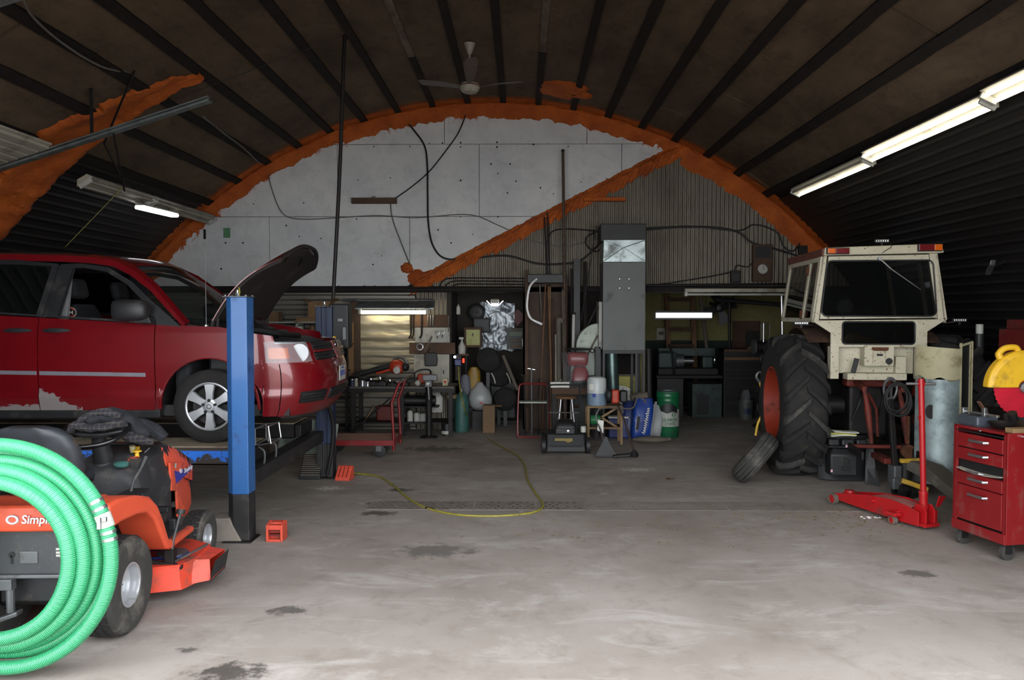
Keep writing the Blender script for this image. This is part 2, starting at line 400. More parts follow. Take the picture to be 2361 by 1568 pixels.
for a in bays:
    if abs(a+7.5) < .1 or abs(a-6) < .1:
        ys = 10.3 if a < 0 else 10.2
        batten(a, DOOR_Y+.02, ys, 'batten_pale', .085, .02); batten(a, ys, YW-.01, 'batten_dark', .09)
    else: batten(a, DOOR_Y+.02, YW-.01, 'batten_dark', .115 if abs(a) > 14 else .095)
# side walls: long ribbed sheets that run with the building
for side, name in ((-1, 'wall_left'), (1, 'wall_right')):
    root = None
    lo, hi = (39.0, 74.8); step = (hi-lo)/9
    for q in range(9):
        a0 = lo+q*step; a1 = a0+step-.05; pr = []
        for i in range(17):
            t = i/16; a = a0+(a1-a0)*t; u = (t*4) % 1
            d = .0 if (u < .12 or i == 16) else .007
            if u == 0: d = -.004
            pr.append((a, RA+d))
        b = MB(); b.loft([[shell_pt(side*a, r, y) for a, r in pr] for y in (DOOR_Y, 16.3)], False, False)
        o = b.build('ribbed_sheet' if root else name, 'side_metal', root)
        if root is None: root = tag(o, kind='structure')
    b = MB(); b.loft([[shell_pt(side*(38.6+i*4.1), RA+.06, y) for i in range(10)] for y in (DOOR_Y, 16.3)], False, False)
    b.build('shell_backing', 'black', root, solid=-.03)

# ---------------------------------------------------------------- unseen front wall, its open door set and sized to shape the daylight
b = MB(); pts = [(CXA+RA*math.sin(R(a)), CZA+RA*math.cos(R(a))) for a in [-74.8+149.6*i/60 for i in range(61)]]
m_front = Matrix(((1, 0, 0, 0), (0, 0, -1, DOOR_Y), (0, 1, 0, 0), (0, 0, 0, 1)))
xz = lambda x: CZA+math.sqrt(max(0, (RA+.07)**2-(x-CXA)**2))
for xs in ([(-7.45+i*(DOOR_X0+7.45)/12, -7.45+(i+1)*(DOOR_X0+7.45)/12) for i in range(12)], [(DOOR_X1+i*(6.5-DOOR_X1)/12, DOOR_X1+(i+1)*(6.5-DOOR_X1)/12) for i in range(12)]):
    for x0, x1 in xs: b.prism([(x0, 0), (x1, 0), (x1, max(.01, xz(x1))), (x0, max(.01, xz(x0)))], 0, .12, m_front)
n = 20
for i in range(n):
    x0 = DOOR_X0+(DOOR_X1-DOOR_X0)*i/n; x1 = DOOR_X0+(DOOR_X1-DOOR_X0)*(i+1)/n
    b.prism([(x0, DOOR_Z), (x1, DOOR_Z), (x1, xz(x1)), (x0, xz(x0))], 0, .12, m_front)
tag(b.build('wall_front', 'corr_metal'), kind='structure')

# ---------------------------------------------------------------- partition wall
HZ = at(1200, 660, YW).z                         # underside of the upper wall
def clip(poly, inside, cut):
    out = []
    for i in range(len(poly)):
        a, c = poly[i], poly[(i+1) % len(poly)]
        ia, ic = inside(a), inside(c)
        if ia: out.append(a)
        if ia != ic: out.append(cut(a, c))
    return out
def clip_line(poly, p, q):                       # keep left of p->q
    dx, dz = q[0]-p[0], q[1]-p[1]; s = lambda a: dx*(a[1]-p[1])-dz*(a[0]-p[0])
    def cut(a, c):
        t = s(a)/(s(a)-s(c)); return (a[0]+(c[0]-a[0])*t, a[1]+(c[1]-a[1])*t)
    return clip(poly, lambda a: s(a) >= 0, cut)
def wallp(px, py, y=YW): v = at(px, py, y); return (v.x, v.z)
dA, dB = wallp(985, 636), wallp(1580, 330)       # diagonal where the white boards end
def diag_z(x): return dA[1]+(dB[1]-dA[1])*(x-dA[0])/(dB[0]-dA[0])
m_wall = lambda y: Matrix(((1, 0, 0, 0), (0, 0, 1, y), (0, 1, 0, 0), (0, 0, 0, 1)))
b = MB(); N = 48
xs = [-7.0+12.3*i/N for i in range(N+1)]
for i in range(N):
    x0, x1 = xs[i], xs[i+1]; z0, z1 = arch_z(x0)+.03, arch_z(x1)+.03
    if z0 > HZ and z1 > HZ: b.prism([(x0, HZ), (x1, HZ), (x1, z1), (x0, z0)], 0, .1, m_wall(YW+.04))
wall_back = tag(b.build('wall_back', 'batten_dark'), kind='structure')
def zpx(py): return at(1200, py, YW).z
def xpx(px, py=450): return at(px, py, YW).x
arcpoly = [(CXA+(RA-.02)*math.sin(R(a)), CZA+(RA-.02)*math.cos(R(a))) for a in [60-120*i/80 for i in range(81)]]
def white_panel(x0, x1, z0, z1):
    g = .004; poly = [(x0+g, z0+g), (x1-g, z0+g), (x1-g, z1-g), (x0+g, z1-g)]
    for i in range(80): poly = clip_line(poly, arcpoly[i], arcpoly[i+1]) if poly else poly
    if poly: poly = clip_line(poly, dA, dB) if True else poly
    if len(poly) < 3: return
    b = MB(); b.prism(poly, 0, .03, m_wall(YW+random.uniform(0, .006))); b.build('white_board', 'white_board', wall_back, bevel=.002)
z_a, z_b = zpx(332), zpx(499)
for row, cuts in (((z_a, 6), (200, 1025, 1353, 1800)), ((z_b, z_a), (200, 778, 1105, 1433, 1800)), ((HZ, z_b), (200, 620, 944, 1400))):
    for i in range(len(cuts)-1): white_panel(xpx(cuts[i]), xpx(cuts[i+1]), row[0], row[1])
# screw heads on the boards
b = MB()
for px, py in ((800, 338), (862, 338), (945, 338), (1020, 330), (1062, 329), (1062, 339), (1146, 328), (1146, 339), (1230, 333), (1310, 338), (825, 415), (900, 410), (984, 500), (1062, 500), (1148, 500), (1132, 378), (1176, 378), (1148, 400), (1190, 418), (1246, 433), (990, 330), (822, 505), (840, 660), (780, 660), (864, 660), (700, 468), (584, 470), (660, 520), (690, 545), (520, 560), (560, 560), (600, 640), (740, 550), (1062, 416), (1170, 445), (1276, 447), (1340, 420), (1090, 540), (1040, 560), (1010, 530), (880, 590), (860, 610), (510, 620)):
    x, z = wallp(px, py)
    if z > diag_z(x): b.cyl((x, YW-.004, z), (x, YW+.01, z), .014*random.uniform(.6, 1.1), n=8)
tag(b.build('screw_heads', 'batten_dark', wall_back), kind='stuff')
x, z = wallp(523, 537); b = MB(); b.bx(x-.055, x+.055, YW-.006, YW+.002, z-.08, z+.08); b.build('green_tape', mat('tape_green', (84, 130, 96), .7), wall_back)
x, z = wallp(472, 540); b = MB(); b.bx(x-.02, x+.02, YW-.006, YW+.002, z-.08, z+.08); b.build('black_smudge', 'black', wall_back)
# vertical corrugated sheets on the right
pitch = .0685
x = dA[0]-.25; nsheet = 0
while x < 5.3:
    w = pitch*11; b = MB(); bot, top = [], []
    for i in range(int(11*8)+1):
        xx = x+w*i/88
        zt = min(arch_z(xx)-.02, diag_z(xx)+.05) if xx < dB[0] else arch_z(xx)-.02
        if zt < HZ+.02: continue
        yy = YW+.01-.011*math.cos(2*PI*(xx/pitch)); bot.append((xx, yy, HZ)); top.append((xx, yy, max(zt, HZ+.03)))
    if len(bot) > 2: b.loft([bot, top], False, False); b.build('corrugated_sheet', 'corr_metal', wall_back, smooth=True, solid=.002, fix=False)
    x += w
# header beam and lower walls
b = MB(); b.bx(-6.3, 5.35, YW-.1, YW+.14, HZ-.1, HZ-.012); b.build('header_beam', 'batten_dark', wall_back, bevel=.005)
xl0, xl1 = -7.1, xpx(958, 800)
nrow = 14; h = (HZ-.1)/7
for i in range(7):
    for xa, xb in ((xl0, xpx(700)), (xpx(700), xl1)):
        b = MB(); pr = []
        for j in range(13):
            t = j/12; u = (t*2) % 1; pr.append((i*h+t*(h-.004), YW+(.0 if .25 < u < .75 else .022)))
        b.loft([[(X, y, z) for z, y in pr] for X in (xa, xb-.004)], False, False); b.build('metal_sheet', 'bare_metal', wall_back, solid=.003)
b = MB(); b.bx(xl0, xl1+.6, YW+.06, YW+.14, 0, HZ-.1); b.build('wall_core', 'batten_dark', wall_back)
# vertical corrugated strip between bench wall and the dark recess
xr0, xr1 = xpx(958), xpx(1040)
b = MB(); n = int((xr1-xr0)/pitch*8)
b.loft([[(xr0+(xr1-xr0)*i/n, YW+.015-.011*math.cos(2*PI*(xr0+(xr1-xr0)*i/n)/pitch), z) for i in range(n+1)] for z in (0, HZ-.1)], False, False)
b.build('corrugated_sheet', 'corr_metal', wall_back, smooth=True, solid=.003, fix=False)
# recess, middle board wall, far room
xm0, xm1, xf0 = xpx(1040), xpx(1206), xpx(1490)
b = MB()
b.bx(xr1-.08, xr1, YW, 14.1, 0, HZ); b.build('recess_side', 'grey_wall', wall_back)
b = MB(); b.bx(xr1, xm1, 14.0, 14.1, 0, HZ); b.build('recess_back', 'grey_wall', wall_back)
b = MB(); b.bx(xm1, xf0, YW+.02, YW+.1, 0, HZ-.1); b.build('board_wall', 'batten_dark', wall_back)
b = MB(); b.bx(xf0-.08, xf0, YW, 16.1, 0, HZ); b.build('room_side', 'yellow_wall', wall_back)
far = MB(); far.bx(xf0-.1, 6.2, 16.0, 16.1, 1.36, HZ+.1)
wf = tag(far.build('wall_far', 'yellow_wall'), kind='structure')
b = MB(); b.bx(xf0-.1, 6.2, 15.985, 16.1, 0, 1.36); b.build('green_dado', 'green_wall', wf)
b = MB(); b.bx(xr1-.1, 6.0, YW+.05, 16.1, HZ-.012, HZ+.06); b.build('room_ceiling', 'batten_dark', wf)

# ---------------------------------------------------------------- orange spray foam
def foam_strip(path_fn, n, m, name, parent):
    b = MB(); b.grid(lambda u, v: path_fn(u, v), n, m); return b.build(name, 'orange_foam', parent, smooth=60)
def seam(u, v):                                   # along the arch where boards meet the roof
    a = -53+102*u
    w = .12+.06*nz(u*21)+.05*nz(u*70, 2)+.03*nz(u*190, 5)
    if a > 26: w += .10+.06*nz(u*40, 9)
    if -20 < a < 22: w += .05+.05*nz(u*33, 7)
    if a < -38: w -= .02
    c = .05+.05*nz(u*17, 4)
    t = v*3
    if t < 1: r = RA-.015*t; y = YW-.26-c+(.22)*t
    elif t < 2: r = RA-.015-.06*(t-1)-.02*nz(u*60, v*5); y = YW-.04-c-.02*math.sin(PI*(t-1))
    else: r = RA-.075-w*(t-2); y = YW-.04-c+(c+.036)*(t-2)**2
    if v == 1: y = YW+.012
    if v == 0: r = RA+.02
    return shell_pt(a, r+.012*nz(u*90, v*7, 3), y+.02*nz(u*75, v*6, 8)*(1 if 0 < v < 1 else 0))
foam_strip(seam, 560, 15, 'orange_seam_foam', wall_back)
def diag(u, v):
    x = dA[0]-.16+(dB[0]-dA[0]+.2)*u; z = diag_z(x)
    up = .10+.03*nz(u*25, 1)+.03*nz(u*90, 4); dn = .29+.10*nz(u*16, 6)+.09*nz(u*60, 2)+.05*nz(u*150, 3)
    s = up-(up+dn)*v; bulge = math.sin(PI*min(1, max(0, v)))
    ridge = math.exp(-((v-.38)/.12)**2)
    return (x+s*.46, YW-.02-.05*bulge-.05*ridge-.02*nz(u*60, v*6), z+s*.89)
foam_strip(diag, 420, 14, 'orange_diagonal_foam', wall_back)
def blob(cx, cz, rx, rz, seed, y):
    def f(u, v):
        a = 2*PI*u; k = v*(1+.22*nz(math.cos(a)*2+seed, math.sin(a)*2)+.12*nz(math.cos(a)*6, math.sin(a)*6+seed))
        return (cx+rx*k*math.cos(a), y-.07*(1-v*v)-.02*nz(u*9+seed, v*5), cz+rz*k*math.sin(a))
    return f
for i, (px, py, rx, rz) in enumerate(((962, 640, .16, .14), (938, 618, .1, .09), (985, 636, .16, .08))):
    x, z = wallp(px, py); foam_strip(blob(x, z, rx, rz, i*7, YW), 40, 6, 'orange_foam_clump', wall_back)
def on_shell(fn):                                 # fn(u,v) -> angle, y, height below the boards
    def g(u, v):
        a, y, h = fn(u, v); return shell_pt(a, RA-h, y)
    return g
def band(u, v):
    a = -25.5-27*u
    wid = (.12+.75*min(1, u*2.2))
    yb = 9.0-.12*(1-u)+.05*nz(u*22)+.03*nz(u*70, 2); ya = yb-wid+.10*nz(u*14, 5)+.04*nz(u*60, 1)
    return a, ya+(yb-ya)*v, (.01 if v in (0, 1) else .05+.03*nz(u*18, v*4)+.04*math.exp(-((v-.8)/.12)**2))
foam_strip(on_shell(band), 220, 16, 'orange_ceiling_foam', ceil)
def patch(u, v):
    a = 2*PI*u; k = v*(1+.3*nz(math.cos(a)*2+4, math.sin(a)*2)+.12*nz(math.cos(a)*7, math.sin(a)*7))
    return 8.9+3.1*k*math.cos(a), 11.75+.42*k*math.sin(a), (.0 if v == 1 else .035+.05*(1-v)+.02*nz(u*12, v*4))
foam_strip(on_shell(patch), 60, 8, 'orange_patch_foam', ceil)
# end of the building behind the partition
b = MB()
for i in range(40):
    x0 = -7.6+14.2*i/40; x1 = -7.6+14.2*(i+1)/40
    b.prism([(x0, 0), (x1, 0), (x1, max(.05, arch_z(x1)+.08)), (x0, max(.05, arch_z(x0)+.08))], 0, .1, m_wall(16.2))
tag(b.build('wall_end', 'batten_dark'), kind='structure')
b = MB(); b.bx(xm1, xm1+.06, YW+.02, 14.1, 0, HZ); b.build('recess_side', 'grey_wall', wall_back)
# ================================================================ four post lift
LY0, LY1, LX = 6.50, 9.02, -2.36
RZ = .725                                        # runway top
def m_runway():
    k = NT('runway_edge'); c = k.coord()
    sep = k.n('ShaderNodeSeparateXYZ'); k.l(c, sep.inputs[0])
    n1 = k.noise(k.mapped(c, (1, 1, 1.6)), 7, 8, .7); n2 = k.noise(c, 30, 4)
    z = k.math('ADD', sep.outputs[2], k.ramp(n1, .2, .8, -.075, .075))
    z = k.math('ADD', z, k.ramp(n2, .3, .7, -.02, .02))
    f = k.math('MULTIPLY', k.ramp(z, .618, .63), k.ramp(sep.outputs[2], .69, .678))
    f = k.math('MULTIPLY', f, k.ramp(k.noise(c, 26, 4, .7), .36, .4))
    o = k.mix(f, lin((58, 50, 44)), lin((40, 112, 214))); k.set(**{'Base Color': o, 'Roughness': .5})
m_runway(); mat('runway_top', (138, 124, 106), .8, var=.2, scale=4, dirt=(80, 68, 58), dirt_amt=.45, dirt_scale=3)
mat('lift_black', (30, 29, 30), .6, var=.25, dirt=(70, 66, 62), dirt_amt=.35, dirt_scale=9)
lift = thing('vehicle_lift', 'blue four post vehicle lift with worn runways holding the red van', 'vehicle lift', (LX, LY0, 0))
def lpost(y, top, name_base=True, w=.19, x=0, flip=False, dark='blue_paint'):
    s = 1 if not flip else -1
    prof = [(-w/2, .085*s), (-w/2, -.03*s), (-w/2+.055, -.085*s), (w/2, -.085*s), (w/2, .085*s), (.03, .085*s), (.03, .05*s), (-.03, .05*s), (-.03, .085*s)]
    prof = [(px+x, py+y) for px, py in prof]
    b = MB(); b.prism(prof, .40, top); p = b.build('post', dark, lift, bevel=.006)
    b = MB(); b.prism(prof, .012, .40); b.build('post_foot', 'lift_black', p, bevel=.006)
    b = MB(); b.box((x, y, .006), (.24, .24, .012)); b.build('base_plate', 'dark_metal', p, bevel=.003)
    b = MB(); b.box((x, y, top+.004), (w+.02, .19, .008)); b.build('top_plate', 'grey_metal', p, bevel=.002)
    for dx, dy in ((-.085, -.08), (.085, -.08), (-.085, .08), (.085, .08)):
        b = MB(); b.cyl((x+dx, y+dy, top+.006), (x+dx, y+dy, top+.018), .009, n=6); b.build('plate_bolt', 'bright_steel', p)
    b = MB(); b.cyl((x-.01, y, top), (x-.01, y, top+.035), .02, n=6); b.cyl((x-.01, y, top+.035), (x-.01, y, top+.06), .011, n=8); b.build('top_bolt', 'bright_steel', p)
    return p
p1 = lpost(0, 2.04)
b = MB(); b.tube(smooth_path([(.005, 0, 2.05), (.012, -.01, 2.09), (.005, -.005, 2.115), (0, 0, 2.12)]), .006, 6); b.build('yellow_wire', 'hose_yellow', p1)
lpost(LY1-LY0, 1.98, x=.09, flip=True, dark='blue_dark'); lpost(0, 2.04, x=-3.95); lpost(LY1-LY0, 1.98, x=-3.95, flip=True)
for y0 in (6.86-LY0, 8.35-LY0):                  # runways
    b = MB(); b.bx(-4.0, -.09, y0, y0+.5, RZ-.012, RZ); r = b.build('runway', 'runway_top', lift, bevel=.003)
    b = MB()
    for yy in (y0, y0+.494): b.bx(-4.0, -.09, yy, yy+.006, RZ-.165, RZ-.012)
    b.bx(-4.0, -.09, y0, y0+.5, RZ-.165, RZ-.155); b.build('runway_side', 'runway_edge' if y0 < 1 else 'dark_metal', r)
    b = MB(); b.bx(-.09, -.02, y0+.02, y0+.48, RZ-.15, RZ-.02); b.build('runway_end', 'dark_metal', r, bevel=.01)
for xx in (0, -3.95):                             # cross beams
    b = MB(); b.bx(xx-.075, xx+.075, .08, LY1-LY0-.07, RZ-.3, RZ-.17); b.build('cross_beam', 'lift_black', lift, bevel=.006)
b = MB()                                          # wheel stop made of bent rod
yA = 6.92-LY0
for yy in (yA, yA+.3):
    b.tube([(-.02, yy, RZ), (-.02, yy, RZ+.15), (.1, yy, RZ+.17), (.12, yy, RZ+.02), (0, yy, RZ)], .008, 6)
for z, x in ((RZ+.15, -.02), (RZ+.17, .1), (RZ+.02, .12), (RZ+.01, -.01)): b.cyl((x, yA, z), (x, yA+.3, z), .008, n=6)
b.cyl((.05, yA+.15, RZ+.01), (.05, yA+.15, RZ+.16), .007, n=6); b.build('wheel_stop', 'bright_steel', lift, smooth=True)
for y0, sgn in ((6.9-LY0, 1),):                   # rod hooks under the runway nose
    for dy in (.05, .38):
        b = MB(); b.tube(smooth_path([(.0, y0+dy, RZ-.02), (.05, y0+dy, RZ-.06), (.05, y0+dy, RZ-.16), (.02, y0+dy, RZ-.2), (-.04, y0+dy, RZ-.2)], 4), .009, 6); b.build('rod_hook', 'grey_metal', lift, smooth=True)
b = MB(); b.tube(smooth_path([(.1, LY1-LY0-.3, 1.02), (.17, LY1-LY0-.2, .85), (.2, LY1-LY0-.12, .6), (.17, LY1-LY0-.1, .3), (.12, LY1-LY0-.1, .05)]), .022, 8); b.build('hydraulic_hose', 'dark_metal', lift, smooth=True)
# control tower of the far post
b = MB(); b.bx(.13, .36, LY1-LY0-.02, LY1-LY0+.2, 1.5, 2.02); pw = b.build('power_unit', 'black_plastic', lift, bevel=.02)
b = MB(); b.cyl((.25, LY1-LY0+.05, 1.08), (.25, LY1-LY0+.05, 1.5), .09, n=18); b.build('oil_tank', 'black_gloss', pw, smooth=True)
b = MB(); b.bx(.3, .34, LY1-LY0-.06, LY1-LY0-.02, 1.6, 1.75); b.box((.27, LY1-LY0-.03, 1.83), (.06, .02, .04)); b.build('switch_box', 'grey_metal', pw, bevel=.004)
b = MB(); b.cyl((.2, LY1-LY0-.03, 1.62), (.2, LY1-LY0-.05, 1.62), .025, n=12); b.build('valve_knob', 'yellow_plastic', pw, smooth=True)

# ================================================================ red van
VY = 7.02                                         # near flank
van_k = 1800/VY
VX0 = at(475, 935, VY).x
def vx(px): return (px-475)/van_k
def vz(py): return (1022-py)/van_k
van = thing('minivan', 'dark red minivan with its hood propped open on the lift', 'van', (VX0, VY+.96, RZ), R(1.5))
def m_car():
    k = NT('car_red'); c = k.coord(False)
    o = k.mix(k.ramp(k.noise(c, 2, 5), .35, .7), lin((104, 7, 17)), lin((116, 10, 20)))
    sep = k.n('ShaderNodeSeparateXYZ'); k.l(c, sep.inputs[0])
    nn = k.noise(c, 8, 8, .7, .3)
    # grey primer where the door corner was repaired
    ax = k.math('SUBTRACT', sep.outputs[0], vx(84)); ax2 = k.math('ABSOLUTE', k.math('SUBTRACT', ax, .1))
    hgt = k.ramp(ax, 0.0, .36, .22, .03)
    hz = k.math('SUBTRACT', sep.outputs[2], .285)
    f1 = k.math('MULTIPLY', k.math('GREATER_THAN', k.math('ADD', hgt, k.ramp(nn, .3, .7, -.05, .05)), hz), k.math('GREATER_THAN', ax, 0.0))
    f1 = k.math('MULTIPLY', f1, k.math('LESS_THAN', ax, .38))
    f2 = k.math('MULTIPLY', k.math('GREATER_THAN', k.ramp(nn, .3, .7, .0, .11), hz), k.math('LESS_THAN', ax, 0.0))
    f = k.math('MAXIMUM', f1, f2)
    o = k.mix(f, o, lin((128, 120, 118)))
    scr = k.ramp(k.noise(k.mapped(c, (1, 1, 6)), 9, 7, .8), .7, .78, 0, .25); o = k.mix(scr, o, lin((170, 60, 66)))
    k.set(**{'Base Color': o, 'Roughness': k.ramp(f, 0, 1, .32, .7), 'Metallic': .15, 'Coat Weight': k.ramp(f, 0, 1, .7, 0), 'Coat Roughness': .06})
m_car()
mat('car_trim', (30, 31, 33), .5, var=.15, dirt=(60, 58, 56), dirt_amt=.35, dirt_scale=6); mat('moulding', (126, 124, 132), .4, .2, var=.08)
mat('hood_under', (26, 18, 20), .7, var=.3, dirt=(46, 34, 30), dirt_amt=.4); mat('interior', (17, 18, 22), .85, var=.2); mat('headliner', (120, 120, 122), .9)
mat('rim_silver', (186, 188, 192), .3, .55, var=.05, dirt=(120, 116, 110), dirt_amt=.2)
W2 = .96
def wside(z):                                     # half width of the flank at a height
    pts = [(.2, .90), (.32, .93), (.43, .956), (.475, .943), (.6, .951), (.72, .957), (.9, .954), (1.0, .947), (1.05, .936), (1.2, .905), (1.4, .84), (1.75, .70)]
    for (a, wa), (c, wc) in zip(pts, pts[1:]):
        if z <= c: return wa+(wc-wa)*max(0, (z-a))/(c-a)
    return pts[-1][1]
XF = [(.15, .74), (.22, .86), (.3, .93), (.42, .985), (.55, 1.0), (.66, .985), (.74, .95), (.8, .925), (.88, .9), (.98, .82), (1.1, .6)]
def xfront(z):
    for (a, wa), (c, wc) in zip(XF, XF[1:]):
        if z <= c: return wa+(wc-wa)*max(0, (z-a))/(c-a)
    return XF[-1][1]
X1 = .38
def flank(s, z):                                  # s: x along the side; beyond X1 an angle round the nose (X1 .. X1+1 = quarter turn)
    w = wside(z)
    if s <= X1: return (s, -w, z)
    t = min(1, s-X1)*PI/2; e = 2/2.7
    return (X1+(xfront(z)-X1)*math.sin(t)**e, -w*max(0, math.cos(t))**e, z)
def mirror(vs): return [(x, -y, z) for x, y, z in vs]
WR = .445; WC = .335
def zbot(x):
    base = .305 if x < X1 else .24
    for xc in (0, -3.05):
        if abs(x-xc) < WR: return max(base, WC+math.sqrt(WR*WR-(x-xc)**2))
    return base
def ztop(s):
    if s < vx(413): return vz(748)+(vx(413)-s)*.055
    T = [(vx(413), vz(748)), (.1, 1.055), (.3, 1.02), (X1, 1.0), (X1+.25, .965), (X1+.5, .93), (X1+.75, .915), (X1+1, .91)]
    for (a, wa), (c, wc) in zip(T, T[1:]):
        if s <= c: return wa+(wc-wa)*(s-a)/(c-a)
    return T[-1][1]
def panel(name, s0, s1, n, nv=14, both=True, zb=None, zt=None, m='car_red', parent=van, off=0):
    xs = [s0+(s1-s0)*i/n for i in range(n+1)]
    for xc in (0, -3.05):
        for e in (-WR, -WR*.995, -WR*.98, -WR*.95, WR*.95, WR*.98, WR*.995, WR):
            if s0 < xc+e < s1: xs.append(xc+e)
    xs = sorted(set(xs)); rows = []
    for x in xs:
        a = (zb(x) if zb else zbot(x)); t = (zt(x) if zt else ztop(x)); rows.append([flank(x, a+(t-a)*j/nv) for j in range(nv+1)])
    if off: rows = [[(p[0], p[1]-off, p[2]) for p in r] for r in rows]
    b = MB(); b.loft(rows, False, False)
    if both: b.loft([mirror(r) for r in rows], False, False)
    return b.build(name, m, parent, smooth=50, solid=.012, fix=False)
XD1, XD2, XD3 = vx(352), vx(83), -2.75
g = .004
def one_side(name, s0, s1, n, far):
    xs = [s0+(s1-s0)*i/n for i in range(n+1)]
    for xc in (0, -3.05):
        for e in (-WR, -WR*.995, -WR*.98, -WR*.95, -WR*.9, WR*.9, WR*.95, WR*.98, WR*.995, WR):
            if s0 < xc+e < s1: xs.append(xc+e)
    xs = sorted(set(xs)); rows = []
    for x in xs:
        a, t = zbot(x), ztop(x); rows.append([flank(x, a+(t-a)*j/32) for j in range(33)])
    if far: rows = [mirror(r) for r in rows]
    b = MB(); b.loft(rows, False, False); return b.build(name, 'car_red', van, smooth=50, solid=.01 if not far else -.01, fix=False)
for far in (False, True):
    fender = one_side('fender', XD1+g, X1+.2, 60, far)
    door = one_side('front_door', XD2+g, XD1-g, 24, far)
    slide = one_side('sliding_door', XD3, XD2-g, 24, far)
    one_side('rear_quarter', -4.0, XD3-g, 30, far)
    s = -1 if not far else 1
    # wheel arch lip and dark liner
    b = MB(); b.tube([(WR*math.cos(R(a)), s*(wside(WC+WR*math.sin(R(a)))-.006), WC+WR*math.sin(R(a))) for a in range(-4, 185, 6)], .014, 6); b.build('arch_lip', 'car_red', fender, smooth=True)
    b = MB(); b.loft([[((WR+.01)*math.cos(R(a)), s*y, WC+(WR+.01)*math.sin(R(a))) for a in range(-10, 191, 10)] for y in (.93, .55)], False, False); b.build('wheel_liner', 'car_trim', fender, smooth=True)
    # rocker
    b = MB(); b.loft([[(x, s*.9, .215), (x, s*.935, .23), (x, s*.945, .30), (x, s*.90, .315)] for x in (-2.6, -WR-.01)]); b.build('rocker_trim', 'car_trim', van, bevel=.01)
    b = MB(); b.loft([[(x, s*.9, .215), (x, s*.937, .24), (x, s*.94, .42), (x, s*.90, .42)] for x in (-WR-.05, -WR-.005)]); b.build('rocker_trim', 'car_trim', van)
    # side mouldings
    for nm, xa, xb, par in (('side_moulding', XD2+.012, vx(330), door), ('side_moulding', -2.7, XD2-.012, slide)):
        zz = lambda x: .628-(x-vx(330))*.018
        b = MB(); b.loft([[(x, s*(wside(zz(x))-.004), zz(x)-.03), (x, s*(wside(zz(x))+.012), zz(x)-.02), (x, s*(wside(zz(x))+.012), zz(x)+.014), (x, s*(wside(zz(x))-.004), zz(x)+.028)] for x in (xa, xb)]); b.build(nm, 'moulding', par, bevel=.003)
    # handles
    for xh, par in ((vx(127), door), (vx(38), slide)):
        zh = vz(760); y = wside(zh)
        b = MB(); b.ball((xh, s*(y-.004), zh-.005), (.085, .012, .033)); b.build('handle_cup', 'black_gloss', par, smooth=True)
        b = MB(); b.loft([[(xh-.12+.24*i/10, s*(y+.018+.012*math.sin(PI*i/10))+dy, zh+dz+.004) for dy, dz in ((-.01, -.018*math.sin(PI*(.12+.76*i/10))), (.01, -.018*math.sin(PI*(.12+.76*i/10))), (.01, .022*math.sin(PI*(.12+.76*i/10))), (-.01, .022*math.sin(PI*(.12+.76*i/10))))] for i in range(11)]); b.build('door_handle', 'car_trim', par, smooth=True)
    # mirror
    mx, mz = vx(312), vz(712)
    b = MB(); rings = []
    for i, (dx, k) in enumerate(((-.15, .55), (-.14, .85), (-.1, 1), (0, 1), (.08, .95), (.13, .75), (.155, .4))):
        rings.append([(mx+dx, s*(1.06+.1*math.copysign(abs(math.cos(a))**.6, math.cos(a))*k), mz+.098*math.copysign(abs(math.sin(a))**.6, math.sin(a))*k) for a in [2*PI*j/16 for j in range(16)]])
    b.loft(rings); mo = b.build('mirror', 'car_trim', van, smooth=True)
    b = MB(); b.loft([[(mx+.05+dx, s*yy, mz-.09+dz) for dx, dz in ((-.08, -.02), (.12, -.03), (.1, .03), (-.06, .03))] for yy in (.88, 1.06)]); b.build('mirror_arm', 'car_trim', mo, bevel=.008)
    # greenhouse: outlines on the flank plane
    def gp(px, py, out=0.0): z = vz(py); return (vx(px), s*(wside(z)+out), z)
    def sheet(name, outer, inner, m, par, out=0, th=.012):
        b = MB(); n = len(outer)
        vs = [gp(*p, out) for p in outer]+[gp(*p, out) for p in inner]
        b.add(vs, [(i, (i+1) % n, n+(i+1) % n, n+i) for i in range(n)]); return b.build(name, m, par, solid=th if not far else -th, fix=False)
    def pane(name, poly, m, par, out=-.008):
        b = MB(); b.add([gp(*p, out) for p in poly], [tuple(range(len(poly)))]); return b.build(name, m, par, solid=.004, fix=False)
    fo = [(96, 728), (112, 604), (160, 602), (225, 612), (285, 645), (330, 684), (412, 751), (352, 746), (240, 737)]
    fi = [(126, 726), (142, 614), (165, 612), (222, 622), (275, 652), (312, 685), (352, 738), (340, 739), (240, 732)]
    sheet('window_frame', fo, fi, 'car_trim', door, .002)
    pane('quarter_pane', [(312, 686), (352, 738), (410, 750), (330, 684)], 'car_trim', door, .003)
    so = [(88, 727), (104, 602), (0, 592), (-190, 590), (-300, 600), (-310, 712), (-100, 718), (0, 722)]
    si = [(74, 722), (90, 608), (0, 603), (-180, 602), (-285, 608), (-295, 706), (-100, 714), (0, 717)]
    sheet('window_frame', so, si, 'car_trim', slide, .001)
    pane('tinted_pane', si, 'glass_dark', slide)
    pane('b_pillar', [(74, 728), (128, 730), (144, 612), (94, 604)], 'car_trim', slide, -.012)
    rear = [(-312, 712), (-305, 600), (-420, 605), (-500, 625), (-530, 700)]
    pane('rear_pane', rear, 'glass_dark', van)
    # red cant rail and A pillar
    path = [(-520, 605), (-400, 588), (-200, 580), (0, 580), (110, 582), (180, 586), (235, 594), (285, 618), (335, 656), (375, 697), (420, 745)]
    b = MB(); rings = []
